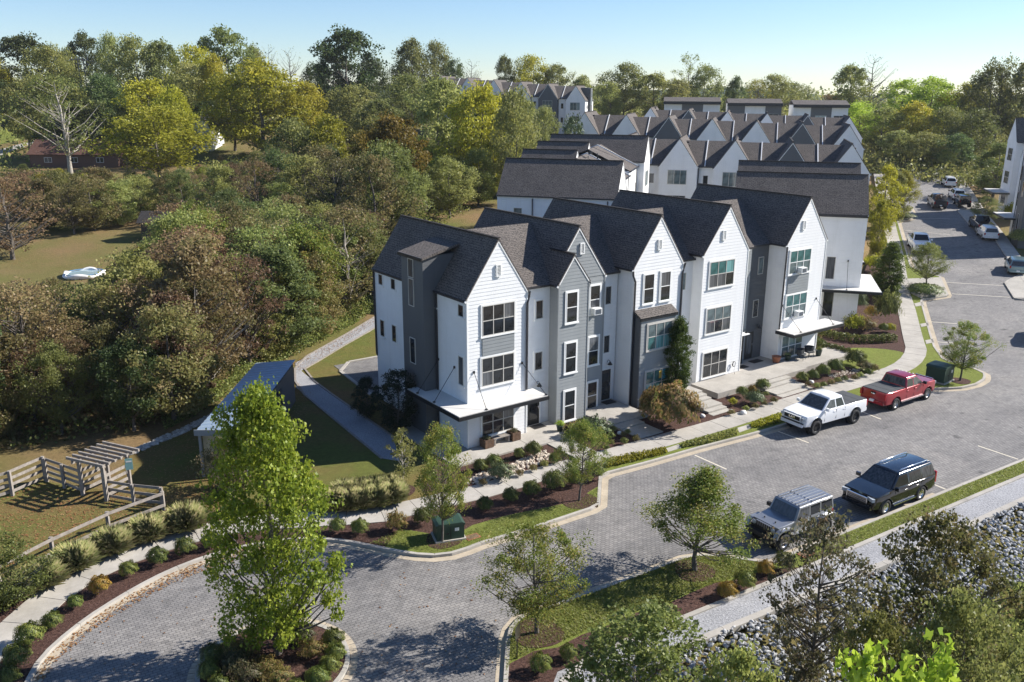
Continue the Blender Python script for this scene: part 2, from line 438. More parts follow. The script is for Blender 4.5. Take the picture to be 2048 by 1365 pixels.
# faces: local transforms that put a window drawn in (x right, y into the wall, z up) on a wall
def face_matrix(face, a, b):
    if face == 'front': return Matrix.Translation((a, b, 0))
    if face == 'left': return Matrix.Translation((b, a, 0)) @ Matrix.Rotation(-math.pi / 2, 4, 'Z')
    if face == 'right': return Matrix.Translation((b, a, 0)) @ Matrix.Rotation(math.pi / 2, 4, 'Z')
    return Matrix.Translation((a, b, 0)) @ Matrix.Rotation(math.pi, 4, 'Z')
_wcache = {}
def window(root, face, a, b, z0, w, h, nx=1, ny=2, frame=TRIM_T, glass=GL_DARK, casing=TRIM_W, proud=.05, simple=False, name='window', glass2=None):
    """a: centre along the wall, b: wall position. window > pane"""
    fm = face_matrix(face, a, b)
    key = (w, h, nx, ny, proud, simple)
    if key not in _wcache:
        m = MB(); fw = .05 if w > .8 else .04
        m.box(-w / 2, w / 2, -proud, .02, 0, fw); m.box(-w / 2, w / 2, -proud, .02, h - fw, h)
        m.box(-w / 2, -w / 2 + fw, -proud, .02, fw, h - fw); m.box(w / 2 - fw, w / 2, -proud, .02, fw, h - fw)
        pw = (w - fw) / nx; ph = (h - fw) / ny
        for i in range(1, nx): m.box(-w / 2 + i * pw, -w / 2 + i * pw + fw, -proud + .004, .02, fw, h - fw)
        for j in range(1, ny):
            for i in range(nx): m.box(-w / 2 + i * pw + fw, -w / 2 + (i + 1) * pw, -proud + .008, .02, j * ph, j * ph + fw)
        c = MB(); cw = .09
        c.box(-w / 2 - cw, w / 2 + cw, -proud + .012, .01, h, h + cw); c.box(-w / 2 - cw - .03, w / 2 + cw + .03, -proud - .03, .01, -cw, 0)
        c.box(-w / 2 - cw, -w / 2, -proud + .012, .01, 0, h); c.box(w / 2, w / 2 + cw, -proud + .012, .01, 0, h)
        p = MB().box(0, pw - fw, -.022, .0, 0, ph - fw)
        pall = MB().box(-w / 2 + fw, w / 2 - fw, -.02, 0, fw, h - fw)
        _wcache[key] = (m.mesh('window_frame'), c.mesh('window_casing'), p.mesh('pane'), pall.mesh('pane'), fw, pw, ph)
    fr, ca, pa, pall, fw, pw, ph = _wcache[key]
    o = link(name, fr, root, frame); o.matrix_local = fm @ Matrix.Translation((0, 0, z0))
    if casing is not None: link('casing', ca, o, casing)
    if simple: link('pane', pall, o, glass)
    else:
        for i in range(nx):
            for j in range(ny):
                link('pane', pa, o, glass2 if (glass2 and j == ny - 1) else glass, (-w / 2 + fw + i * pw, random.uniform(-.006, .0), fw + j * ph))
    return o
def gable_vent(root, u, v, z, mat=TRIM_W):
    m = MB(); m.box(u - .17, u + .17, v - .07, v, z, z + .06); m.box(u - .17, u + .17, v - .07, v, z + .64, z + .70)
    m.box(u - .17, u - .11, v - .07, v, z + .06, z + .64); m.box(u + .11, u + .17, v - .07, v, z + .06, z + .64)
    o = m.build('gable_vent', mat, root)
    s = MB()
    for k in range(7): s.boxc((u, v - .035, z + .11 + k * .08), (.22, .012, .07), 0, R(35))
    s.build('louvre', mat, o)
def door(root, face, a, b, z0, w=.95, h=2.15, mat=DOORM, frame=TRIM_W, lite=True):
    fm = face_matrix(face, a, b) @ Matrix.Translation((0, 0, z0))
    o = MB().box(-w / 2, w / 2, -.03, .02, 0, h).build('door', mat, root); o.matrix_local = fm
    t = MB(); t.box(-w / 2 - .1, -w / 2, -.06, .02, 0, h + .1); t.box(w / 2, w / 2 + .1, -.06, .02, 0, h + .1); t.box(-w / 2, w / 2, -.06, .02, h, h + .1)
    t.build('door_frame', frame, o)
    if lite: MB().box(-w / 2 + .17, w / 2 - .17, -.036, -.02, .35, h - .25).build('pane', GL_DARK, o)
    MB().tube([(w / 2 - .12, -.09, .95), (w / 2 - .12, -.09, 1.2)], .018).build('handle', CHROME, o)
    return o
def wall_lamp(root, u, v, z):
    o = MB().lathe([(.05, .20), (.09, .12), (.17, 0), (.15, 0), (.04, .1)], 12, (u, v - .28, z)).build('wall_lamp', LAMPM, root)
    MB().tube([(u, v, z + .12), (u, v - .1, z + .28), (u, v - .24, z + .28), (u, v - .28, z + .17)], .018).build('lamp_arm', LAMPM, o)
def downspout(root, pts, name='downspout'):
    m = MB()
    for a, b in zip(pts[:-1], pts[1:]): m.beam(a, b, .10, .08)
    return m.build(name, GUTTER, root)
def connector(root, u0, u1, v, z0, ze, depth, mat, zr=None, roofmat=ROOF, parapet=True, vr=None, back=None, ext=1.85):
    """recessed bay between two gables: wall, front-sloping roof and the white fire-wall parapet"""
    zr = ze + 2.75 if zr is None else zr; vr = v + 4.4 if vr is None else vr
    w = MB().box(u0, u1, v, depth, z0, ze).build('bay_wall', mat, root)
    r = RB(); e = ext
    vb = depth + .1 if back is None else back
    r.slab((u0 - .04, v - .14, ze + .02), (u1 + .04, v - .14, ze + .02), (u1 + e, vr, zr), (u0 - e, vr, zr))
    r.slab((u1 + .04, vb, ze + .02), (u0 - .04, vb, ze + .02), (u0 - e, vr, zr), (u1 + e, vr, zr))
    ro = r.build('bay_roof', roofmat, root)
    MB().box(u0, u1, v - .24, v - .13, ze - .09, ze + .04).build('gutter', GUTTER, ro)
    return w, ro
def canopy(root, u0, u1, v0, v1, z, wrap=None, th=.24):
    """flat canopy slab with white membrane top and dark fascia; wrap = (u, v) inner corner of an L-shaped one"""
    poly = [(u0, v0), (u1, v0), (u1, v1), (u0, v1)] if wrap is None else [(u0, v0), (u1, v0), (u1, wrap[1]), (wrap[0], wrap[1]), (wrap[0], v1), (u0, v1)]
    o = MB().prism(poly, z - th, z - .02).build('canopy', TRIM_B, root)
    cx = sum(p[0] for p in poly) / len(poly); cy = sum(p[1] for p in poly) / len(poly)
    ins = [(p[0] + (.06 if p[0] == u0 else (-.06 if p[0] == u1 else 0)), p[1] + (.06 if p[1] == v0 else 0)) for p in poly]
    MB().prism(ins, z - .02, z + .025).build('canopy_top', CANOPY, o)
    return o
def rod(parent, a, b):
    m = MB().tube([a, b], .018, 5); m.boxc(a, (.1, .1, .14)); m.boxc(b, (.12, .12, .06)); m.build('support_rod', TRIM_B, parent)
def ac_unit(root, u, v, z):
    o = MB().box(u - .31, u + .31, v - .42, v, z, z + .40).build('air_conditioner', TRIM_W, root)
    g = MB()
    for k in range(7): g.box(u - .25, u + .25, v - .432, v - .42, z + .05 + k * .045, z + .072 + k * .045)
    g.build('grille', GUTTER, o)

# ------------------------------------------------------------------ the front row of five townhouses
def fr_root(name, label): return thing(name, label, 'townhouse', (OX, OY, 0), ROWA, 'townhouses of the front row')
D = 11.0
# house 1 -------------------------------------------------------
h = fr_root('townhouse', 'white end townhouse with grey stair tower and canopy wrapping its front corner')
w = gable_wall(h, 0, 4.22, 0, D, 0, 9.06, 12.19, W_WHITE, 2.16)
boards(w, 0, 4.22, -.002, .1, 9.06, 12.19, B_WHITE, um=2.16)
corner_trims(h, 0, 4.22, 0, 0, 9.06, 12.19, TRIM_W, 2.16)
gable_roof(h, 0, 4.22, 0, D, 9.06, 12.19, ROOF, um=2.16)
gable_vent(h, 2.13, -.04, 10.12)
window(h, 'front', 2.14, -.04, 6.78, 2.26, 1.78, 3, 2)
p = boxobj('spandrel_panel', B_GREY, h, 1.0, 3.27, -.055, -.005, 5.62, 6.68)
for k in range(5): boxobj('panel_board', B_GREY, p, 1.02, 3.25, -.075, -.055, 5.64 + k * .205, 5.82 + k * .205)
window(h, 'front', 2.1, -.04, 3.78, 2.28, 1.72, 3, 2)
window(h, 'front', 2.1, -.04, .72, 2.28, 1.62, 3, 2)
for (v, z0, ww, hh) in ((3.47, 7.98, .55, .75), (.53, 7.98, .55, .70), (3.82, 3.98, .52, 1.65), (.58, 3.92, .52, 1.72), (10.08, 8.08, .55, .7), (8.40, 8.08, .55, .7), (10.08, 4.62, .55, 1.12), (8.47, 4.62, .55, 1.12)):
    window(h, 'left', v, 0, z0, ww, hh, 1, 1)
tw = MB().box(-.85, .0, 3.25, 5.75, 0, 11.0).build('stair_tower', W_DARK, h)
MB().prism([(0, 3.25), (1.5, 3.25), (1.5, 5.75), (0, 5.75)], 9.0, 11.05).build('tower_wall', B_DARK, tw)
r = RB(); r.slab((-1.0, 5.9, 10.98), (-1.0, 3.1, 10.98), (1.55, 3.1, 11.62), (1.55, 5.9, 11.62), .14); r.build('tower_roof', ROOF, tw)
MB().box(-1.03, -.98, 3.1, 5.9, 10.8, 10.99).build('fascia', TRIM_B, tw)
for (v, z0, ww, hh) in ((4.6, 9.62, .62, 1.12), (4.6, 7.9, .62, 1.66), (4.6, 4.35, .64, 1.6)):
    window(tw, 'left', v, -.85, z0, ww, hh, 1, 1, frame=TRIM_T, casing=None)
downspout(h, [(-.07, 5.86, 8.9), (-.07, 5.86, 2.9)]); downspout(h, [(-.07, 3.12, 8.9), (-.07, 3.12, .2)]); downspout(h, [(-.07, 10.95, 8.9), (-.07, 10.95, 3.3), (.25, 11.1, 2.7), (.25, 11.1, .2)])
downspout(h, [(4.32, -.10, 9.0), (4.32, -.02, 8.6), (4.16, -.10, 8.3), (4.16, -.10, 3.0)])
cn = canopy(h, -1.55, 4.75, -1.55, 4.3, 2.92, (0, 0))
for a, b in (((.45, -.03, 4.78), (.35, -1.42, 2.98)), ((3.85, -.03, 4.72), (4.6, -1.42, 2.98)), ((-.03, 3.05, 4.85), (-1.42, 3.2, 2.98)), ((-.03, 1.28, 4.82), (-1.42, 1.3, 2.98))): rod(cn, a, b)
connector(h, 4.22, 6.53, .8, 0, 9.0, D - 1, W_WHITE, 12.0)
window(h, 'front', 5.72, .8, 6.95, .55, 1.15, 1, 1); window(h, 'front', 5.70, .8, 3.72, .58, 1.15, 1, 1)
door(h, 'front', 5.35, .8, .22, .92, 2.1)
wall_lamp(h, 5.6, .8, 2.75)
m = MB().box(5.45, 6.02, -.06 + .8, .8, 2.42, 2.46); m.build('door_shelf', TRIM_W, h)
# house 2 -------------------------------------------------------
h = fr_root('townhouse', 'grey sided townhouse with two stepped gables and slim sash windows')
w = gable_wall(h, 6.53, 10.98, .85, D, 0, 9.08, 12.22, W_GREY, 8.76)
boards(w, 8.93, 10.98, .848, .1, 9.0, 9.05, B_GREY, um=10)
boards(w, 6.53, 10.98, .848, 9.05, 9.08, 12.22, B_GREY, um=8.76)
corner_trims(h, 6.56, 10.98, .85, 0, 9.08, 12.22, B_GREY, 8.76)
w2 = gable_wall(h, 6.53, 8.93, 0, 3.0, 0, 9.08, 10.72, W_GREY, 7.70, name='wing_wall')
boards(w2, 6.53, 8.93, -.002, .1, 9.08, 10.72, B_GREY, um=7.70)
corner_trims(h, 6.53, 8.93, 0, 0, 9.08, 10.72, B_GREY, 7.70)
gable_roof(h, 6.53, 10.98, .85, D, 9.08, 12.22, ROOF, um=8.76)
gable_roof(h, 6.53, 8.93, 0, 2.2, 9.085, 10.725, ROOF, um=7.70, name='wing_roof')
gable_vent(h, 8.98, .81, 10.55)
for z0, hh in ((6.62, 1.92), (3.42, 1.95), (.28, 1.98)): window(h, 'front', 7.56, -.04, z0, .88, hh, 1, 2, TRIM_W)
for z0, hh in ((6.62, 1.85), (3.22, 1.9), (.18, 1.9)): window(h, 'front', 10.15, .81, z0, .86, hh, 1, 2, TRIM_W)
ac_unit(h, 10.1, .78, 6.65)
downspout(h, [(8.98, -.04, 9.0), (8.99, .1, 8.6), (8.99, .74, 8.4), (8.99, .74, .15)])
connector(h, 10.98, 12.55, 1.35, 0, 9.0, D - 1, W_WHITE, 12.0)
window(h, 'front', 12.0 - .25, 1.35, 6.9, .5, 1.2, 1, 1); window(h, 'front', 11.75, 1.35, 3.62, .5, 1.2, 1, 1)
door(h, 'front', 11.75, 1.35, .35, .9, 2.1); wall_lamp(h, 11.9, 1.35, 2.85)
# house 3 -------------------------------------------------------
h = fr_root('townhouse', 'white townhouse with grey two-storey bay window behind the columnar tree')
w = gable_wall(h, 12.62, 17.1, 0, D, 0, 9.35, 12.5, W_WHITE, 14.87)
boards(w, 12.62, 17.1, -.002, .1, 9.35, 12.5, B_WHITE, um=14.87)
corner_trims(h, 12.62, 17.1, 0, 0, 9.35, 12.5, TRIM_W, 14.87)
gable_roof(h, 12.62, 17.1, 0, D, 9.35, 12.5, ROOF, um=14.87)
gable_vent(h, 14.8, -.04, 10.35)
window(h, 'front', 14.0, -.04, 6.92, .92, 1.95, 1, 2, TRIM_W); window(h, 'front', 15.5, -.04, 6.92, .92, 1.95, 1, 2, TRIM_W)
by = MB().box(12.86, 16.1, -.62, 0, .1, 6.2).build('bay', W_DARK, h)
boards(by, 12.86, 16.1, -.622, .15, 6.2, 6.25, B_GREY)
r = RB(); r.slab((12.78, -.74, 6.2), (16.18, -.74, 6.2), (16.18, 0, 6.62), (12.78, 0, 6.62), .1); r.build('bay_roof', ROOF, by)
MB().box(12.8, 16.16, -.73, -.60, 6.0, 6.12).build('fascia', TRIM_B, by)
window(by, 'front', 14.6, -.66, 3.95, 2.25, 1.75, 3, 2, TRIM_T, GL_GREEN, TRIM_T, glass2=GL_CURT)
window(by, 'front', 14.6, -.66, .75, 2.25, 1.75, 3, 2, TRIM_T, GL_GREEN, TRIM_T)
boxobj('wall_picture', plain('yellow_cardboard', (.6, .42, .08), .7), by, 14.7, 14.95, -.70, -.69, 1.85, 2.35)
boxobj('wall_picture', plain('blue_poster', (.05, .3, .4), .7), by, 15.0, 15.3, -.70, -.69, 1.75, 2.4)
downspout(h, [(12.5, -.12, 9.2), (12.56, -.08, 8.9), (12.75, -.09, 8.5), (12.72, -.09, .2)]); downspout(h, [(17.2, -.12, 9.25), (17.2, -.02, 8.9), (17.05, -.09, 8.6), (17.05, -.09, .3)])
connector(h, 17.1, 19.08, .9, 0, 9.2, D - 1, W_WHITE, 12.1)
window(h, 'front', 18.1, .9, 7.1, .62, 1.2, 1, 1, glass=GL_CURT); window(h, 'front', 18.1, .9, 3.8, .6, 1.2, 1, 1)
# house 4 -------------------------------------------------------
h = fr_root('townhouse', 'white townhouse with three stacked six-pane windows and a grey entrance bay')
w = gable_wall(h, 19.08, 23.7, 0, D, 0, 9.57, 12.67, W_WHITE, 21.45)
boards(w, 19.08, 23.7, -.002, .1, 9.57, 12.67, B_WHITE, um=21.45)
corner_trims(h, 19.08, 23.7, 0, 0, 9.57, 12.67, TRIM_W, 21.45)
gable_roof(h, 19.08, 23.7, 0, D, 9.57, 12.67, ROOF, um=21.45)
gable_vent(h, 20.95, -.04, 10.4)
window(h, 'front', 20.98, -.04, 7.18, 2.5, 1.82, 3, 2, glass2=GL_GREEN); window(h, 'front', 20.98, -.04, 3.9, 2.5, 1.82, 3, 2, glass2=GL_CURT); window(h, 'front', 20.92, -.04, .68, 2.5, 1.85, 3, 2)
connector(h, 23.7, 25.35, 1.0, 0, 9.35, D - 1, W_GREY, 12.1)
window(h, 'front', 24.62, 1.0, 7.1, .6, 1.3, 1, 1, TRIM_T, GL_GREEN, None); window(h, 'front', 24.62, 1.0, 3.85, .6, 1.3, 1, 1, TRIM_T, GL_CURT, None)
door(h, 'front', 24.6, 1.0, .55, .92, 2.1, frame=TRIM_B)
o = MB().box(23.95, 25.2, .45, 1.0, 2.92, 2.98).build('door_hood', TRIM_W, h)
wall_lamp(h, 25.1, 1.0, 2.9)
# house 5 -------------------------------------------------------
h = fr_root('townhouse', 'white townhouse at the far end of the front row with two window air conditioners')
w = gable_wall(h, 28.0, 32.8, 0, D, 0, 9.4, 12.65, W_WHITE, 30.36)
boards(w, 28.0, 32.8, -.002, 2.4, 9.4, 12.65, B_WHITE, um=30.36)
corner_trims(h, 28.0, 32.8, 0, 0, 9.4, 12.65, TRIM_W, 30.36)
gable_roof(h, 28.0, 32.8, 0, D, 9.4, 12.65, ROOF, um=30.36)
gable_vent(h, 29.75, -.04, 10.35)
for z0, g2 in ((7.1, GL_CURT), (3.74, GL_CURT)): window(h, 'front', 29.68, -.04, z0, 2.5, 1.78, 3, 2, TRIM_W, GL_CURT, glass2=GL_GREEN)
window(h, 'front', 29.65, -.04, .6, 2.5, 1.75, 3, 2, TRIM_W, GL_CURT)
p = boxobj('spandrel_panel', B_GREY, h, 28.42, 30.95, -.055, -.005, 5.62, 6.98)
for k in range(6): boxobj('panel_board', B_GREY, p, 28.45, 30.92, -.075, -.055, 5.66 + k * .21, 5.84 + k * .21)
ac_unit(h, 29.75, -.06, 7.16); ac_unit(h, 29.85, -.06, 3.80)
cn = canopy(h, 27.55, 33.75, -1.7, 0, 2.95)
for a, b in (((28.1, -.03, 4.8), (28.6, -1.5, 3.0)), ((32.2, -.03, 4.8), (32.6, -1.5, 3.0))): rod(cn, a, b)
connector(h, 25.35, 28.0, 1.55, 0, 9.3, D - 1, W_DARK, 12.05)
window(h, 'front', 27.15, 1.55, 7.05, .6, 1.3, 1, 1, TRIM_T, GL_CURT, None); window(h, 'front', 26.95, 1.55, 3.75, .6, 1.35, 1, 1, TRIM_T, GL_DARK, None)
door(h, 'front', 26.5, 1.55, .55, .92, 2.1, frame=B_DARK); wall_lamp(h, 27.3, 1.55, 2.9)
downspout(h, [(27.95, -.10, 9.25), (27.95, -.05, 3.0)])

# ------------------------------------------------------------------ rows of townhouses behind
def far_unit(label, pk, ang, zb, w, d, col, ze, zp, conn=2.2, wins=True, group='', roof=ROOF, vents=2, conn_wins=True, gv0=0.0, ccol=None):
    """pk = world xy of the foot of the front gable's middle; local x along the row"""
    h = thing('townhouse', label, 'townhouse', (pk[0], pk[1], zb), ang, group)
    gable_wall(h, -w / 2, w / 2, gv0, d, -2.5, ze, zp, col)
    ro = gable_roof(h, -w / 2, w / 2, gv0, d, ze, zp, roof)
    if gv0: connector(h, -w / 2 + .01, w / 2 - .01, .8, -2.5, ze - .06, d - .9, col, zp - .5, vr=5.2, ext=0)
    if wins and not gv0:
        for z0 in (.8, 3.9, 7.0): window(h, 'front', -.1, -.01, z0, 2.3, 1.75, 3, 1, TRIM_T, GL_DARK if z0 < 7 else GL_CURT, None, simple=False)
    if conn:
        connector(h, w / 2, w / 2 + conn, .8, -2.5, ze - .05, d - .8, ccol or col, zp - .45, vr=5.2, ext=w / 2 * .86)
        t = MB(); a = w / 2 + conn * .42                      # white fire-wall parapet
        t.beam((a, .66, ze + .05), (a, 5.2, zp - .40), .11, .12); t.beam((a, 5.2, zp - .40), (a, d - .8, ze + .05), .11, .12)
        t.build('parapet', TRIM_W, h)
        if conn_wins:
            for z0 in (3.7, 6.9): window(h, 'front', w / 2 + conn / 2, .8, z0, .6, 1.2, 1, 1, TRIM_T, GL_DARK, None, simple=True)
        downspout(h, [(w / 2 + .12, .68, ze), (w / 2 + .12, .68, 0)])
    for k in range(vents):
        a = random.uniform(.25, .75); b = random.uniform(3, d - 2)
        x = w / 2 * a; z = zp - (zp - ze) * a + .1
        MB().tube([(x, b, z - .1), (x, b, z + .42)], .07, 6).build('roof_vent', BLACK, h)
        MB().boxc((x - .35, b + .7, z + (zp - ze) * .35 / (w / 2) + .12), (.35, .35, .22)).build('roof_vent', BLACK, h)
    return h
# block B along the far street
AB = R(90 - 15)
nb = np.array([math.cos(AB), math.sin(AB)])
for k, lab in enumerate(('white end townhouse by the far street, blank side wall facing the camera',
                         'second townhouse of the far street row behind the blank end wall')):
    p = np.array([31.4, 78.0]) + nb * 6.6 * k
    zb = .55 + .5 * k
    h = far_unit(lab, p, AB, zb, 6.4 if k == 0 else 5.4, 11.2, W_WHITE if k != 2 else W_GREY, 9.45 if k == 0 else 9.9, 12.5,conn=1.2, group='townhouses along the far street', wins=True, ccol=W_GREY)
    if k == 0:
        window(h, 'left', 2.6, -3.2, 3.7, .75, 2.0, 1, 1, glass=GL_DARK); window(h, 'left', 2.5, -3.2, .3, .9, 2.4, 1, 1)
        cn = canopy(h, -4.7, 3.2, -1.7, 4.6, 3.05, (-3.2, 0))
        for v in (1.2, 4.0): rod(cn, (-3.25, v, 5.4), (-4.55, v, 3.1))
        o = MB().box(-3.42, -3.26, -.02, 11.2, 9.2, 9.35).build('gutter', GUTTER, h)
    else:
        canopy(h, .5, 4.4, -1.5, .8, 3.0)
# block C, left of the alley
for k, lab in enumerate(('white end townhouse with a broad brown roof at the edge of the woods',
                         'second townhouse behind the broad brown roof, its ridge just showing above', 'third townhouse behind the broad brown roof with a small cross gable',
                         'fourth townhouse behind the broad brown roof, its white gable facing right')):
    p = np.array([10.2, 82.0]) + nb * 6.6 * k
    h = far_unit(lab, p, AB, 1.35 + .45 * k, 6.4 if k == 0 else 5.4, 11.2, W_WHITE, 9.45 if k == 0 else 9.9, 12.5, conn=1.2, group='townhouses left of the alley', wins=True, gv0=5.6 if k in (1, 2) else 0)
    if k == 0:
        for v, ww in ((9.2, .8), (6.0, .8)): window(h, 'left', v, -3.2, 7.0, ww, 1.3, 1, 1, glass=GL_CURT if v > 7 else GL_DARK)
        downspout(h, [(-3.28, 7.8, 9.2), (-3.28, 7.8, 0)]); downspout(h, [(-3.28, .8, 9.2), (-3.28, .8, 0)])
        pass
# rows D, E, F, H: gables face the camera
AD = R(-15)
dx = np.array([math.cos(AD), math.sin(AD)])
def facing_row(p0, p1, n, z0, z1, cols, labs, group, ze=9.2, zp=12.5, first_conn=True, wins=True):
    hs = []
    for k in range(n):
        f = k / (n - 1); p = np.array(p0) * (1 - f) + np.array(p1) * f
        h = far_unit(labs[k], p, AD, z0 * (1 - f) + z1 * f, 4.6, 10.5, cols[k], ze, zp, 2.0 if k < n - 1 else 0, wins=wins, group=group, vents=2 if k % 2 == 0 else 1, ccol=W_WHITE)
        hs.append(h)
    return hs
ordw = ['first', 'second', 'third', 'fourth', 'fifth', 'sixth', 'seventh', 'eighth', 'ninth', 'tenth', 'eleventh', 'twelfth', 'thirteenth', 'fourteenth', 'fifteenth', 'sixteenth', 'seventeenth', 'eighteenth', 'nineteenth', 'twentieth']
cname = {W_WHITE.name: 'white', W_DARK.name: 'dark grey', W_GREY.name: 'grey'}
def rlabs(cols, what): return [f'{cname[c.name]} gabled townhouse, {ordw[k]} from the left in {what}' for k, c in enumerate(cols)]
cD = [W_GREY, W_WHITE, W_WHITE, W_DARK, W_WHITE]
gD = np.array([20.3, 108.5]); gap = (np.array([39.4, 103.4]) - gD) / 3
facing_row(gD - gap, gD + 3 * gap, 5, 2.2, 1.8, cD, rlabs(cD, 'the nearest row facing the camera'), 'townhouses facing the camera, nearest row')
cE = [W_WHITE, W_WHITE, W_DARK, W_WHITE, W_WHITE, W_DARK, W_WHITE]
gE = np.array([17.7, 140.5]); gap = (np.array([49.6, 132.0]) - gE) / 5
facing_row(gE - gap, gE + 5 * gap, 7, 4.3, 2.9, cE, rlabs(cE, 'the middle row facing the camera'), 'townhouses facing the camera, middle row')
cF = [W_WHITE, W_DARK, W_WHITE, W_WHITE, W_DARK, W_WHITE]
facing_row((24.1, 158.0), (56.0, 149.5), 6, 4.8, 3.6, cF, rlabs(cF, 'the farthest row facing the camera'), 'townhouses facing the camera, farthest row')
cH = [W_WHITE, W_WHITE, W_WHITE, W_WHITE, W_DARK, W_WHITE]
hs = facing_row((-17.4, 218.5), (14.5, 210.0), 6, 10.8, 8.7, cH, rlabs(cH, 'the hilltop row above the woods'), 'townhouses on the hilltop')
h = hs[-1]
t = MB().box(2.3, 2.9, 3.6, 6.0, -2, 12.0).build('stair_tower', W_DARK, h)
MB().box(.6, 2.3, 3.6, 6.0, 10, 12.1).build('tower_wall', W_DARK, t)
window(t, 'right', 4.8, 2.9, 8.2, .8, 3.2, 1, 2, TRIM_W, GL_CURT, None)
for v in (1.6, 2.9, 8.0): window(h, 'right', v, 2.3, 7.3, .5, .8, 1, 1, TRIM_T, GL_DARK, None)
# three flat-fronted houses with shallow roofs behind the farthest row
def shed_house(px0, px1, top, y, label, pat):
    a, b = fromy(px0, y), fromy(px1, y - 2)
    z = zat((px0 + px1) / 2, top, (a + b) / 2); L = float(np.hypot(*(b - a))); zb = h1(y); ang = math.atan2(b[1] - a[1], b[0] - a[0])
    h = thing('townhouse', label, 'townhouse', (a[0], a[1], zb), ang, 'flat fronted houses behind the last row')
    H = z - zb
    MB().box(0, L, 0, 9, -2, H - 1.0).build('wall', W_WHITE, h)
    n = len(pat)
    for i, c in enumerate(pat):
        if c == 'd': boxobj('dark_panel', B_DARK, h, L * pat_x[n][i], L * pat_x[n][i + 1], -.08, 0, -2, H - 1.0)
    r = RB(); r.slab((-.15, -.7, H - .85), (L + .15, -.7, H - .85), (L + .15, 4.5, H), (-.15, 4.5, H), .3)
    r.slab((L + .15, 9.7, H - .85), (-.15, 9.7, H - .85), (-.15, 4.5, H), (L + .15, 4.5, H), .3); ro = r.build('roof', ROOF, h)
    MB().box(-.18, L + .18, -.78, -.70, H - 1.45, H - .84).build('fascia', TRIM_B, ro)
    for i in range(n): window(h, 'front', L * (pat_x[n][i] + pat_x[n][i + 1]) / 2, -.08 if pat[i] == 'd' else 0, H - 4.6, 2.2, 1.6, 2, 1, TRIM_T, GL_DARK if i != 1 else GL_CURT, None, simple=True)
pat_x = {3: [0, .32, .7, 1.0]}
shed_house(1324, 1434, 195, 192, 'white and charcoal flat fronted house, leftmost of three behind the gabled rows', 'wdw')
shed_house(1450, 1556, 198, 188, 'charcoal and white flat fronted house, middle one of three behind the gabled rows', 'dwd')
shed_house(1580, 1688, 201, 184, 'white and charcoal flat fronted house, rightmost of three behind the gabled rows', 'wdw')
# houses on the other side of the far street (right edge of the photo)
AI = R(90 + 180 - 15)
def right_house(p, zb, label, col, tower):
    h = thing('townhouse', label, 'townhouse', (p[0], p[1], zb), AI, 'townhouses on the right side of the far street')
    gable_wall(h, -2.4, 2.4, 0, 11, -2.5, 10.4, 13.6, col); gable_roof(h, -2.4, 2.4, 0, 11, 10.4, 13.6, ROOF)
    connector(h, 2.4, 4.9, .9, -2.5, 10.3, 10, W_WHITE, 13.0)
    for z0 in (1, 4.3, 7.6): window(h, 'front', 0, -.01, z0, 2.3, 1.8, 3, 2, TRIM_T, GL_DARK, TRIM_W)
    for v in (3, 7): window(h, 'left', v, -2.4, 7.4, .7, 1.2, 1, 1)
    for v in (2, 8): window(h, 'right', v, 2.4, 7.4, .7, 1.2, 1, 1)
    cn = canopy(h, -2.9, 3.0, -2.2, 0, 3.2)
    if tower:
        t = MB().box(2.5, 5.6, -.9, 2.2, -2.5, 13.2).build('stair_tower', W_DARK, h)
        MB().box(2.4, 5.7, -1.0, 2.3, 13.2, 13.4).build('tower_roof', ROOF_D, t)
        for z0 in (2, 6, 9.5): window(t, 'front', 4.0, -.9, z0, .7, 1.9, 1, 1, TRIM_T, GL_DARK, None)
        downspout(h, [(2.4, -.98, 13), (2.4, -.98, 0)])
right_house(fromy(2022, 130), 3.0, 'white townhouse across the far street behind the leafy tree', W_WHITE, False)
right_house(fromy(2056, 112), 1.8, 'white and charcoal townhouse cut off by the right edge of the photo', W_WHITE, True)
import mathutils.geometry
# ------------------------------------------------------------------ ground, streets, paths, beds
def catmull(P, n=4, closed=False):
    P = [np.array(p, float) for p in P]; out = []
    m = len(P)
    for i in range(m if closed else m - 1):
        p0 = P[(i - 1) % m] if (closed or i > 0) else P[i]; p1 = P[i]; p2 = P[(i + 1) % m]; p3 = P[(i + 2) % m] if (closed or i + 2 < m) else p2
        for k in range(n):
            t = k / n
            out.append(.5 * (2 * p1 + (p2 - p0) * t + (2 * p0 - 5 * p1 + 4 * p2 - p3) * t * t + (3 * p1 - p0 - 3 * p2 + p3) * t ** 3))
    if not closed: out.append(P[-1])
    return out
def W(px): return [at(*p) for p in px]
def drape(bm, lift):
    ys = [v.co.y for v in bm.verts]
    for y in HY:
        if min(ys) < y < max(ys):
            bmesh.ops.bisect_plane(bm, geom=bm.verts[:] + bm.edges[:] + bm.faces[:], plane_co=(0, y, 0), plane_no=(0, 1, 0))
    for v in bm.verts: v.co.z = h1(v.co.y) + lift
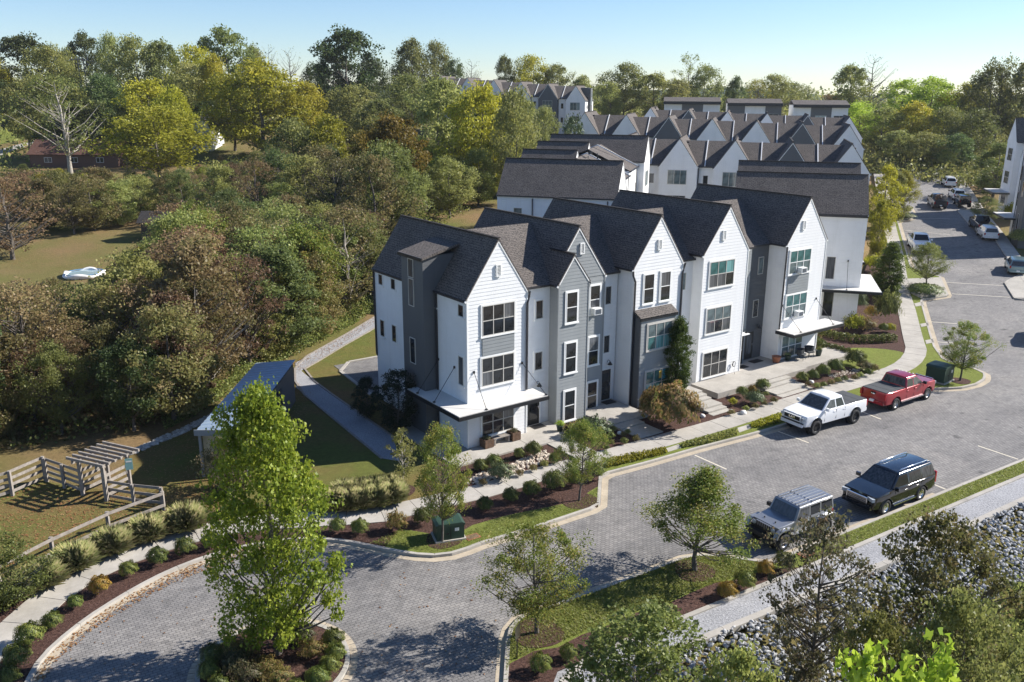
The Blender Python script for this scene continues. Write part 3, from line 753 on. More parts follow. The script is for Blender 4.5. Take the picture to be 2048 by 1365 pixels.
def sheet(name, pts, lift, mat, parent=None, kind=None, skirt=0.0):
    bm = bmesh.new()
    pv = [Vector((p[0], p[1])) for p in pts]
    ar = sum(pv[i - 1].cross(pv[i]) for i in range(len(pv)))
    if ar < 0: pv.reverse()
    co, _, tri, *_x = mathutils.geometry.delaunay_2d_cdt(pv, [], [list(range(len(pv)))], 1, 1e-5)
    vs = [bm.verts.new((p.x, p.y, 0)) for p in co]
    for f in tri:
        if len(set(f)) == 3: bm.faces.new([vs[i] for i in f])
    drape(bm, lift)
    for fc in bm.faces:
        if fc.normal.z < 0: fc.normal_flip()
    bm.normal_update()
    for fc in bm.faces:
        if fc.normal.z < 0: fc.normal_flip()
    if skirt:
        be = [e for e in bm.edges if e.is_boundary]
        r = bmesh.ops.extrude_edge_only(bm, edges=be)
        for g in r['geom']:
            if isinstance(g, bmesh.types.BMVert): g.co.z -= skirt
    me = bpy.data.meshes.new(name); bm.to_mesh(me); bm.free()
    o = link(name, me, parent, mat)
    if kind: o['kind'] = kind
    return o
def offset(P, d, closed=False):
    P = [np.array(p, float) for p in P]; n = len(P); out = []
    for i in range(n):
        a = P[(i - 1) % n] if (closed or i > 0) else P[i]; b = P[(i + 1) % n] if (closed or i < n - 1) else P[i]
        t1 = P[i] - a; t2 = b - P[i]
        t1 = t1 / (np.linalg.norm(t1) + 1e-9) if np.linalg.norm(t1) > 1e-6 else t2 / np.linalg.norm(t2)
        t2 = t2 / np.linalg.norm(t2) if np.linalg.norm(t2) > 1e-6 else t1
        n1 = np.array([-t1[1], t1[0]]); n2 = np.array([-t2[1], t2[0]])
        nn = n1 + n2; nn /= np.linalg.norm(nn); k = max(.45, nn @ n1)
        out.append(P[i] + nn * d / k)
    return out
def resample(P, step, closed=False):
    P = [np.array(p, float) for p in P]
    if closed: P = P + [P[0]]
    L = [0]
    for a, b in zip(P[:-1], P[1:]): L.append(L[-1] + np.linalg.norm(b - a))
    n = max(2, int(L[-1] / step)); s = np.linspace(0, L[-1], n + 1)
    A = np.array(P); out = [np.array([np.interp(t, L, A[:, 0]), np.interp(t, L, A[:, 1])]) for t in s]
    return out[:-1] if closed else out
def ribbon(name, P, d0, d1, zb, zt, mat, parent=None, kind=None, closed=False):
    """raised strip between the offsets d0 and d1 (to the left of P), from zb to zt above the ground"""
    A, B = offset(P, d0, closed), offset(P, d1, closed); n = len(P); m = MB()
    for p, q in zip(A, B):
        for q_ in (p, q):
            m.v.append((q_[0], q_[1], h1(q_[1]) + zb)); m.v.append((q_[0], q_[1], h1(q_[1]) + zt))
    for i in range(n if closed else n - 1):
        a, b = 4 * i, 4 * ((i + 1) % n)
        for f in ((a + 1, b + 1, b + 3, a + 3), (a, b, b + 1, a + 1), (a + 2, a + 3, b + 3, b + 2)): m.f.append(f); m.sm.append(False)
    if not closed:
        for a in (0, 4 * (n - 1)): m.f.append((a, a + 1, a + 3, a + 2)); m.sm.append(False)
    o = m.build(name, mat, parent)
    if kind: o['kind'] = kind
    return o
NK1 = [(40, 1420), (62, 1365), (95, 1313), (166, 1251), (248, 1197), (331, 1152), (414, 1119), (500, 1096), (590, 1084), (669, 1085), (729, 1095), (793, 1108), (857, 1116), (909, 1111), (964, 1091)]
NK2 = [(964, 1091), (1072, 1059), (1200, 1016), (1204, 953), (1300, 928), (1400, 899), (1497, 874), (1536, 863), (1700, 814), (1790, 789), (1835, 783), (1863, 781), (1921, 779), (1955, 771), (1972, 760), (1970, 749), (1945, 738), (1889, 723), (1870, 696), (1843, 602), (1897, 594), (1881, 555), (1823, 537), (1797, 446), (1832, 437), (1823, 419), (1786, 414), (1766, 372), (1756, 331)]
NKW = catmull(W(NK1), 5)[:-1] + W(NK2)
FAR = [(1743, 322), (1712, 315), (1700, 301), (1740, 304), (1811, 319), (1850, 331)]
RK = [(1905, 348), (1925, 390), (1952, 414), (1913, 421), (1935, 447), (1991, 480), (2018, 522), (2046, 548), (2007, 566), (2029, 601), (2120, 606)]
RKW = W(RK)
SK = [(2400, 776), (2048, 920.5), (1585, 1108), (1549, 1129), (1412, 1111), (1368, 1117), (1133, 1205), (1050, 1229), (1023, 1249), (1012, 1279), (1007, 1365), (1003, 1430)]
SKW = W(SK)
street_pts = NKW + W(FAR) + RKW + W([(2400, 620)]) + SKW
street_poly = np.array(street_pts)
def inpoly(x, y, poly):
    n = len(poly); c = np.zeros(np.shape(x), bool); j = n - 1
    for i in range(n):
        xi, yi = poly[i]; xj, yj = poly[j]
        cond = ((yi > y) != (yj > y)) & (x < (xj - xi) * (y - yi) / (yj - yi + 1e-12) + xi)
        c ^= cond; j = i
    return c
def segdist(x, y, poly, closed=True):
    d = np.full(np.shape(x), 1e9); n = len(poly)
    for i in range(n if closed else n - 1):
        a = np.array(poly[i]); b = np.array(poly[(i + 1) % n]); ab = b - a; L = ab @ ab + 1e-12
        t = np.clip(((x - a[0]) * ab[0] + (y - a[1]) * ab[1]) / L, 0, 1)
        d = np.minimum(d, np.hypot(x - a[0] - t * ab[0], y - a[1] - t * ab[1]))
    return d
# terrain -------------------------------------------------------
PLO = W([(1180, 1378), (1250, 1345), (1473, 1249), (1610, 1193), (1779, 1124), (2048, 999), (2300, 890)])       # outer edge of the gravel path
_a, _b = PLO[1], PLO[5]; _t = (_b - _a) / np.linalg.norm(_b - _a); _dn2 = np.array([_t[1], -_t[0]])
def ditch(x, y):
    s = (x - _a[0]) * _dn2[0] + (y - _a[1]) * _dn2[1] - .35
    dep = np.interp(s, [0, .6, 5.5, 9, 14, 30], [0, .25, 2.6, 3.2, 3.2, 2.6])
    l = (x - _a[0]) * _t[0] + (y - _a[1]) * _t[1]
    return np.where(s > 0, dep, 0) * np.clip((l + 14) / 6, 0, 1)
def ground_z(x, y):
    return np.interp(y, HY, HZ) - ditch(np.asarray(x, float), np.asarray(y, float))
xs = np.concatenate([np.arange(-900, -120, 60.), np.arange(-120, -40, 5.), np.arange(-40, 60, .8), np.arange(60, 130, 5.), np.arange(130, 1000, 60.)])
ys = np.concatenate([np.arange(-60, 16, 8.), np.arange(16, 72, .8), np.array(sorted(set([y for y in HY if 72 <= y <= 600] + list(np.arange(75, 260, 5.)) + list(np.arange(260, 600, 20.)))))])
ys = np.unique(np.concatenate([ys, [64., 72.]]))
X, Y = np.meshgrid(xs, ys)
Zt = ground_z(X, Y) + .05
ins = inpoly(X, Y, street_poly); near = segdist(X, Y, street_poly) < 1.0
Zt = np.where((ins | near) & (Y < 72), Zt - .12, np.where(ins | (segdist(X, Y, street_poly) < 6), Zt - .35, Zt))
nx_, ny_ = len(xs), len(ys)
me = bpy.data.meshes.new('ground')
idx = np.arange(nx_ * ny_).reshape(ny_, nx_)
quads = np.stack([idx[:-1, :-1], idx[:-1, 1:], idx[1:, 1:], idx[1:, :-1]], -1).reshape(-1, 4)
me.from_pydata(np.stack([X, Y, Zt], -1).reshape(-1, 3).tolist(), [], quads.tolist())
me.polygons.foreach_set('use_smooth', [True] * len(quads)); me.update()
tag(link('ground', me, None, GROUND), kind='structure')
# far plain and hazy ridge on the horizon
m = MB()
fx = np.linspace(-5000, 5000, 41); fy = [600, 1500, 3200, 4200, 9000]
for y in fy:
    for x in fx: m.v.append((x, y, h1(y)))
for j in range(len(fy) - 1):
    for i in range(40): m.f.append((j * 41 + i, j * 41 + i + 1, (j + 1) * 41 + i + 1, (j + 1) * 41 + i)); m.sm.append(True)
FARM = speckle('distant_woodland', [(.3, (.03, .05, .03)), (.7, (.06, .08, .045))], .02, .002, 0, .01)
tag(m.build('plain', FARM), kind='structure')
m = MB(); prof = []
for i in range(121):
    x = -3800 + i * 75
    prof.append((x, 22 + 26 * math.sin(x * .0017 + .7) * math.sin(x * .0006) + 9 * math.sin(x * .006) + random.uniform(-3, 3)))
for x, z in prof: m.v += [(x, 4500, -35), (x, 5200, z), (x, 6200, -35)]
for i in range(120):
    a = 3 * i; m.f += [(a, a + 3, a + 4, a + 1), (a + 1, a + 4, a + 5, a + 2)]; m.sm += [True, True]
tag(m.build('distant_hills', FARM), kind='structure')

# street --------------------------------------------------------
street = sheet('street', street_pts, 0.0, PAVER, kind='structure')
# tan border course along the kerbs, kerbs themselves (left of NKW is the verge side)
NR = resample(NKW, .8); SR = resample(SKW, .8); RR = resample(RKW, 1.5)
kerb = tag(empty('kerb'), kind='structure')
# kerbs are cast in lengths with joints between them
def kerb_run(P, side, n, parent, mat=CONC, wdt=.17, zt=.13):
    i = 0
    while i < len(P) - 1:
        seg = P[i:i + n + 1]
        if len(seg) >= 2:
            a, b = np.array(seg[0]), np.array(seg[-1]); seg = [np.array(q) for q in seg]
            d0 = seg[1] - seg[0]; seg[0] = seg[0] + d0 / np.linalg.norm(d0) * .012
            ribbon('kerbstone', seg, 0, side * wdt, -.1, zt, mat, parent)
        i += n
def sgn(P, probe):                              # +1 when the verge lies to the left of P
    return 1
ks = 1 if not inpoly(np.array([offset(NR, .6)[20][0]]), np.array([offset(NR, .6)[20][1]]), street_poly)[0] else -1
kerb_run(NR, ks, 3, kerb)
ribbon('border_course', NR, -ks * .015, -ks * .36, -.02, .006, BORDER, street)
ks2 = 1 if not inpoly(np.array([offset(SR, .6)[6][0]]), np.array([offset(SR, .6)[6][1]]), street_poly)[0] else -1
kerb_run(SR, ks2, 3, kerb)
ribbon('border_course', SR[len(SR) // 2:], -ks2 * .015, -ks2 * .30, -.02, .007, BORDER, street)
ks3 = 1 if not inpoly(np.array([offset(RR, .6)[4][0]]), np.array([offset(RR, .6)[4][1]]), street_poly)[0] else -1
kerb_run(RR, ks3, 3, kerb)
for a, b in (((1390, 911), (1453, 939)), ((1540, 857), (1617, 886)), ((1724, 824), (1762, 839)), ((1956, 892), (2036, 919)), ((1850, 962), (1891, 979)), ((1890, 565), (2013, 572)), ((1904, 588), (2020, 595)), ((1863, 644), (1914, 648)), ((1874, 684), (1907, 687)), ((1832, 437.5), (1900, 438)), ((1809, 461), (1900, 470))):
    ribbon('parking_line', [at(*a), at(*b)], -.05, .05, 0, .005, PAINTLINE, street)
# roundabout island -------------------------------------------------
IC = (at(397, 1332) + at(700, 1334)) / 2; IR = 2.72
circ = [np.array([IC[0] + IR * math.cos(a), IC[1] + IR * math.sin(a)]) for a in np.linspace(0, 2 * math.pi, 48, endpoint=False)]
isl = sheet('island_bed', offset(circ, .12, True), .11, MULCH, kind='structure')
for k in range(12): ribbon('kerbstone', [circ[(4 * k + j) % 48] for j in range(5)], .0, .165, -.1, .13, CONC2, kerb)
for k in range(60):                              # soldier course of tan setts round the island
    a = 2 * math.pi * k / 60
    m = MB().boxc((0, 0, 0), (.27, .262, .05)); o = m.build('sett', BORDER, street) if k == 0 else link('sett', bpy.data.objects['sett'].data, street, BORDER)
    o.location = (IC[0] + (IR + .15) * math.cos(a), IC[1] + (IR + .15) * math.sin(a), -.012 + random.uniform(0, .006)); o.rotation_euler = (0, 0, a)

# lawns and beds ----------------------------------------------------
def px_sheet(name, px, lift, mat, smooth=0, skirt=.2):
    P = W(px)
    if smooth: P = catmull(P, smooth, True)
    return sheet(name, P, lift, mat, kind='structure', skirt=skirt)
px_sheet('side_lawn', [(200, 985), (262, 912), (350, 868), (440, 828), (560, 740), (752, 632), (800, 640), (830, 900), (905, 985), (827, 1022), (771, 1038), (669, 1044), (560, 1046), (430, 1050), (330, 1015)], .07, LAWN_B)
px_sheet('paddock_lawn', [(-120, 985), (0, 995), (85, 965), (230, 985), (330, 1008), (200, 1070), (62, 1130), (-20, 1175), (-160, 1260)], .075, LAWN_B)
sheet('kerbside_bed', offset(NKW[:70], ks * .1) + W([(905, 990), (827, 1005), (771, 1020), (669, 1027), (520, 1032), (420, 1038), (340, 1020), (200, 1080), (62, 1140), (-40, 1190), (-150, 1300), (-150, 1420)]), .095, MULCH, kind='structure', skirt=.2)
sheet('house_bed', W([(905, 990), (964, 1000), (1072, 966), (1376, 880), (1600, 810), (1740, 770), (1826, 735), (1845, 700), (1826, 640), (1804, 560), (1788, 480), (1755, 480), (1690, 640), (1630, 690), (1420, 740), (990, 860), (862, 905), (845, 985)]), .10, MULCH, kind='structure', skirt=.2)
verge_n = offset(NKW, ks * .1)
def idxnear(P, q): return int(np.argmin([np.hypot(*(np.array(p) - q)) for p in P]))
i0, i1 = idxnear(NKW, at(1200, 1016)), idxnear(NKW, at(1756, 331))
iA = idxnear(NKW, at(729, 1095))
sheet('kerbside_verge', verge_n[iA:i0 + 2] + W([(1209, 935), (1072, 966), (964, 1000), (840, 1030), (729, 1055)]), .105, MULCH, kind='structure', skirt=.2)
sheet('corner_lawn', verge_n[iA + 3:i0 + 1] + W([(1200, 975), (1178, 988), (1155, 1006), (1100, 1018), (1015, 1035), (945, 1055), (905, 1078), (860, 1072), (800, 1062)]), .118, LAWN, kind='structure', skirt=.1)
sheet('street_verge', verge_n[i0 + 1:] + W([(1752, 345), (1764, 400), (1779, 463), (1789, 505), (1800, 582), (1810, 618), (1824, 684), (1830, 700), (1824, 722), (1800, 744), (1740, 762), (1677, 780), (1600, 803), (1506, 833), (1376, 873), (1242, 912), (1200, 925)]), .108, LAWN, kind='structure', skirt=.2)
px_sheet('front_lawn', [(1640, 712), (1690, 700), (1750, 700), (1805, 708), (1808, 722), (1795, 738), (1765, 752), (1710, 740), (1660, 728)], .125, LAWN, 3)
px_sheet('south_lawn', [(2400, 779), (2048, 922), (1587, 1110), (1549, 1132), (1412, 1113), (1368, 1119), (1133, 1207), (1050, 1231), (1026, 1250), (1015, 1279), (1010, 1365), (1006, 1430), (1098, 1430), (1103, 1380), (1115, 1348), (1282, 1279), (1606, 1146), (2048, 957), (2400, 812)], .105, LAWN)
px_sheet('mulch_bed', [(1103, 1380), (1115, 1348), (1282, 1279), (1592, 1151), (1598, 1140), (1556, 1142), (1502, 1153), (1466, 1166), (1430, 1171), (1386, 1189), (1343, 1209), (1314, 1223), (1267, 1232), (1249, 1247), (1213, 1258), (1162, 1276), (1115, 1301), (1068, 1308), (1018, 1334), (1012, 1385)], .122, MULCH)
for c, r in (((1077, 1272), .95), ((1388, 1147), .88), ((887, 1084), .85), ((1160, 1006), .95), ((1919, 765), .75), ((808, 985), .6)):
    p = at(*c)
    sheet('tree_ring', [p + np.array([math.cos(a), math.sin(a)]) * r * (1 + .06 * math.sin(3 * a + r * 9)) for a in np.linspace(0, 2 * math.pi, 24, endpoint=False)], .128, MULCH, kind='structure', skirt=.06)
# gravel paths -------------------------------------------------------
PUP = W([(1098, 1400), (1103, 1380), (1115, 1348), (1282, 1279), (1606, 1146), (2048, 957), (2400, 812)])
sheet('gravel_path', PUP + [p for p in reversed(W([(1190, 1400)]) + PLO)], .085, GRAVEL, kind='structure', skirt=.2)
ke = tag(empty('path_edging'), kind='structure')
def boards_along(P, d0, d1, step, parent, mat, zt, name):
    P = resample(P, step)
    for a, b in zip(P[:-1], P[1:]):
        t = (b - a) / np.linalg.norm(b - a); ribbon(name, [a + t * .01, b - t * .01], d0, d1, -.1, zt, mat, parent)
boards_along(PUP, -.02, .2, 3.0, ke, CONC, .15, 'edging_stone')
boards_along(PLO, -.25, .05, 3.0, ke, CONC, .15, 'edging_stone')
px_sheet('gravel_walk', [(760, 630), (591, 728), (593, 778), (766, 920), (800, 925), (786, 878), (643, 778), (602, 744), (691, 691), (760, 651)], .092, GRAVEL)
WP1 = W([(760, 630), (591, 728), (593, 778), (766, 920)]); WP2 = W([(760, 651), (691, 691), (602, 744), (643, 778), (786, 878)])
boards_along(WP1, -.12, .02, 3.0, ke, WOOD, .13, 'edging_board'); boards_along(WP2, -.02, .12, 3.0, ke, WOOD, .13, 'edging_board')
px_sheet('parking_court', [(668, 734), (768, 715), (800, 800), (740, 789)], .095, PAVER)
boards_along(W([(770, 714), (667, 733), (741, 790), (745, 793)]), -.2, .05, 2.5, ke, CONC, .15, 'edging_stone')

# sidewalk slabs -----------------------------------------------------
def slabs(name, centre, width, step, z=.135, mat=CONC, smooth=3):
    C = resample(catmull(W(centre), smooth) if smooth else W(centre), step)
    root = tag(empty(name), kind='structure')
    L, Rr = offset(C, width / 2), offset(C, -width / 2)
    for i in range(len(C) - 1):
        q = [L[i], L[i + 1], Rr[i + 1], Rr[i]]; c = sum(q) / 4
        q = [c + (p - c) * (1 - .014 / (step / 2)) for p in q]
        m = MB(); dz = random.uniform(-.004, .004)
        m.v = [(p[0], p[1], h1(p[1]) + zz) for zz in (-.1, z + dz) for p in q]
        m.f = [(4, 5, 6, 7), (0, 1, 5, 4), (1, 2, 6, 5), (2, 3, 7, 6), (3, 0, 4, 7)]; m.sm = [False] * 5
        m.build('slab', mat, root)
    return root
slabs('sidewalk', [(-90, 1370), (25, 1268), (104, 1197), (166, 1156), (248, 1119), (331, 1090), (393, 1072), (480, 1054), (570, 1046), (669, 1041), (771, 1033), (827, 1019), (964, 987), (1072, 955), (1157, 932), (1242, 909), (1315, 888), (1376, 871), (1433, 855), (1506, 832), (1600, 803), (1677, 779), (1740, 760), (1790, 744), (1820, 726), (1832, 704), (1827, 684), (1812, 618), (1802, 582), (1791, 505), (1781, 463), (1768, 400), (1756, 350)], 1.6, 1.75)
slabs('far_sidewalk', [(2080, 590), (2030, 520), (1995, 470), (1960, 425), (1935, 385), (1912, 350)], 1.6, 2.5)
for px in ([(1843, 600), (1897, 592), (1881, 557), (1815, 560), (1822, 590)], [(1790, 447), (1831, 436), (1822, 421), (1779, 425)], [(2010, 567), (2030, 598), (2120, 602), (2120, 540), (2048, 550)], [(1915, 422), (1935, 444), (1975, 452), (1975, 420)]):
    px_sheet('bump_out', px, .125, CONC2)
for px in ([(1828, 610), (1846, 606), (1848, 613), (1831, 616)], [(1840, 651), (1856, 648), (1858, 654), (1842, 657)], [(1850, 684), (1866, 681), (1868, 688), (1852, 691)], [(1336, 908), (1362, 900), (1357, 893), (1332, 901)], [(1478, 869), (1503, 860), (1497, 853), (1471, 861)]):
    px_sheet('walkway_pad', px, .13, CONC2)

# patios and steps of the front row -----------------------------------
def uvslab(name, poly, z, mat=CONC, parent=None, zb=-.1):
    m = MB().prism(poly, zb, z); o = m.build(name, mat, parent)
    o.location = (OX, OY, 0); o.rotation_euler = (0, 0, ROWA)
    return o
for nm, poly, z in (('patio', [(-1.9, -1.75), (3.2, -1.75), (3.2, .0), (-1.9, .0)], .20), ('patio', [(3.215, -2.0), (6.5, -2.0), (6.5, .8), (4.3, .8), (4.3, 0), (3.215, 0)], .21), ('patio', [(-1.9, .02), (-.02, .02), (-.02, 5.0), (-1.9, 5.0)], .2),
                    ('patio', [(9.0, -2.2), (12.4, -2.2), (12.4, 1.35), (9.0, 1.35)], .30), ('patio', [(18.6, -2.5), (23.6, -2.5), (23.6, -.02), (18.6, -.02)], .5), ('patio', [(23.615, -2.5), (28.4, -2.5), (28.4, 1.5), (23.615, 1.5)], .5), ('patio', [(28.415, -2.3), (34.6, -2.3), (34.6, -.02), (28.415, -.02)], .5)):
    uvslab(nm, poly, z)['kind'] = 'structure'
def steps(u0, u1, v0, z0, n, run, rise, v_land=None):
    root = tag(empty('steps', (OX, OY, 0), ROWA), kind='structure'); v = v0; z = z0
    for k in range(n):
        z -= rise; r = run if k != n // 2 else run * 2.2
        MB().box(u0 + .02 * (k % 2), u1 - .02 * (k % 2), v - r, v - .004, -.1, z).build('tread', CONC2, root)
        v -= r
    return root
steps(4.3, 5.9, -2.0, .21, 1, 1.2, .06); steps(9.3, 11.3, -2.2, .30, 2, .75, .07); steps(15.9, 17.7, -1.9, .72, 5, .42, .12); steps(22.4, 25.9, -2.5, .5, 4, .46, .095)
MB_ = uvslab('patio', [(15.9, -1.9), (17.7, -1.9), (17.7, -.02), (15.9, -.02)], .72); MB_['kind'] = 'structure'
# ------------------------------------------------------------------ foliage materials
def leafmat(name, cols, hue=.02, val=.35, trans=.48):
    """cols: three leaf colours of the species; each leaf carries its own tint, each plant a small shift of its own"""
    n = NT(name)
    at_ = n.node('ShaderNodeAttribute'); at_.attribute_name = 'tint'
    c = n.ramp(at_.outputs['Fac'], [(.0, cols[0]), (.5, cols[1]), (1.0, cols[2])])
    oi = n.node('ShaderNodeObjectInfo')
    hs = n.node('ShaderNodeHueSaturation')
    mr = n.node('ShaderNodeMapRange'); mr.inputs[3].default_value = .5 - hue; mr.inputs[4].default_value = .5 + hue
    n.l(oi.outputs['Random'], mr.inputs[0]); n.l(mr.outputs[0], hs.inputs['Hue'])
    m2 = n.node('ShaderNodeMapRange'); m2.inputs[3].default_value = 1 - val; m2.inputs[4].default_value = 1 + val
    ml = n.node('ShaderNodeMath', operation='MULTIPLY'); ml.inputs[1].default_value = 7.13; n.l(oi.outputs['Random'], ml.inputs[0])
    fr = n.node('ShaderNodeMath', operation='FRACT'); n.l(ml.outputs[0], fr.inputs[0]); n.l(fr.outputs[0], m2.inputs[0]); n.l(m2.outputs[0], hs.inputs['Value'])
    n.l(c, hs.inputs['Color'])
    n.col(hs.outputs[0]).set(Roughness=.5); n.p.inputs['Specular IOR Level'].default_value = .3
    tr = n.node('ShaderNodeBsdfTranslucent'); n.l(hs.outputs[0], tr.inputs['Color'])
    mx = n.node('ShaderNodeMixShader'); mx.inputs[0].default_value = trans
    n.l(n.p.outputs[0], mx.inputs[1]); n.l(tr.outputs[0], mx.inputs[2]); n.l(mx.outputs[0], n.n['Material Output'].inputs[0])
    return n.m
LF = {
    'maple':  leafmat('maple_leaves', [(.12, .17, .02), (.235, .295, .03), (.43, .45, .06)], .005, .05, .42),
    'green':  leafmat('green_leaves', [(0.118, 0.146, 0.040), (0.230, 0.257, 0.071), (0.395, 0.391, 0.111)]),
    'dark':   leafmat('dark_green_leaves', [(0.065, 0.094, 0.032), (0.113, 0.150, 0.048), (0.192, 0.215, 0.067)]),
    'olive':  leafmat('olive_leaves', [(0.157, 0.172, 0.051), (0.258, 0.275, 0.080), (0.387, 0.373, 0.127)]),
    'yellow': leafmat('yellow_green_leaves', [(.20, .205, .02), (.33, .315, .03), (.47, .42, .055)]),
    'orange': leafmat('orange_leaves', [(.17, .14, .025), (.27, .195, .035), (.37, .25, .05)]),
    'red':    leafmat('reddish_leaves', [(.19, .125, .065), (.29, .195, .105), (.24, .21, .07)]),
    'scrub':  leafmat('scrub_leaves', [(0.118, 0.124, 0.042), (0.206, 0.183, 0.065), (0.319, 0.218, 0.118)]),
    'oak':    leafmat('turning_oak_leaves', [(0.118, 0.171, 0.031), (0.212, 0.271, 0.050), (0.401, 0.307, 0.083)], .01, .12, .45),
    'box':    leafmat('boxwood_leaves', [(0.066, 0.096, 0.024), (0.124, 0.153, 0.033), (0.243, 0.238, 0.052)], .012, .3, .15),
    'rust':   leafmat('rusty_boxwood_leaves', [(0.161, 0.131, 0.025), (0.302, 0.202, 0.033), (0.343, 0.151, 0.040)], .01, .2, .15),
    'column': leafmat('hornbeam_leaves', [(0.043, 0.070, 0.013), (0.073, 0.105, 0.019), (0.122, 0.155, 0.025)], .01, .1),
    'hydra':  leafmat('hydrangea_leaves', [(.14, .17, .04), (.31, .22, .075), (.46, .31, .16)], .01, .15),
    'cedar':  leafmat('juniper_leaves', [(0.083, 0.117, 0.053), (0.139, 0.179, 0.081), (0.208, 0.235, 0.105)], .01, .2, .1),
    'grassy': leafmat('ornamental_grass_blades', [(.40, .44, .18), (.54, .51, .26), (.70, .60, .38)], .01, .1, .6),
    'bright': leafmat('bright_leaves', [(0.221, 0.338, 0.033), (0.377, 0.494, 0.052), (0.520, 0.620, 0.091)], .01, .15, .4),
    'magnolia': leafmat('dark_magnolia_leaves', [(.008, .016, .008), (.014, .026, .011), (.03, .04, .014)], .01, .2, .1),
    'lawn':  leafmat('lawn_blades', [(0.169, 0.208, 0.046), (0.260, 0.286, 0.065), (0.351, 0.325, 0.104)], .005, .05, .5),
    'purple': leafmat('purple_brown_leaves', [(0.085, 0.091, 0.042), (0.143, 0.143, 0.065), (0.221, 0.156, 0.098)], .015, .3),
}
BARK = plain('grey_bark', (.13, .115, .10), .95, var=.4, scale=4, spec=.1)
BARK_P = plain('pale_bark', (.34, .31, .27), .9, var=.3, scale=4, spec=.1)
# ------------------------------------------------------------------ leaf cloud meshes
def leaf_mesh(name, C, S, N=None, tint=None, shape='diamond', seed=0, flat=.35, aspect=.62):
    """one small folded leaf at each centre C (n x 3) with size S; N optional main direction"""
    r = np.random.default_rng(seed); n = len(C)
    d = r.normal(size=(n, 3))
    if N is not None: d = d * (1 - flat) + N * flat * 1.6
    d[:, 2] += flat; d /= np.linalg.norm(d, axis=1, keepdims=True) + 1e-9          # leaf normal
    a = r.normal(size=(n, 3)); u = np.cross(d, a); u /= np.linalg.norm(u, axis=1, keepdims=True) + 1e-9
    w = np.cross(d, u)
    S = np.asarray(S).reshape(-1, 1) * np.ones((n, 1))
    h = S * aspect * .5
    tip = C + u * S * .55; base = C - u * S * .45
    l = C + w * h + d * S * .10; rr = C - w * h + d * S * .10
    if shape == 'diamond':
        V = np.stack([base, rr, tip, l], 1).reshape(-1, 3); k = 4
        F = np.arange(n * 4).reshape(n, 4)
        nl = 4
    else:                                                                             # five-lobed leaf
        pts = [(-.45, 0), (-.22, -.30), (.05, -.50), (.14, -.22), (.58, 0), (.14, .22), (.05, .50), (-.22, .30)]
        V = np.stack([C + u * S * p + w * S * q * 1.05 + d * S * abs(q) * .35 for p, q in pts], 1).reshape(-1, 3)
        F = np.arange(n * 8).reshape(n, 8); nl = 8
    me = bpy.data.meshes.new(name)
    me.vertices.add(len(V)); me.vertices.foreach_set('co', V.ravel().astype(np.float32))
    me.loops.add(n * nl); me.loops.foreach_set('vertex_index', F.ravel().astype(np.int32))
    me.polygons.add(n); me.polygons.foreach_set('loop_start', (np.arange(n) * nl).astype(np.int32)); me.polygons.foreach_set('loop_total', np.full(n, nl, np.int32))
    t = r.random(n) if tint is None else np.clip(tint, 0, 1)
    at_ = me.attributes.new('tint', 'FLOAT', 'FACE'); at_.data.foreach_set('value', t.astype(np.float32))
    me.update(); me.validate()
    return me
def tube_np(m, a, b, ra, rb, n=5, bend=None):
    pts = [Vector(a), Vector(b)] if bend is None else [Vector(a), Vector(bend), Vector(b)]
    rad = [ra, rb] if bend is None else [ra, (ra + rb) / 2, rb]
    m.tube(pts, rad, n, True, False)
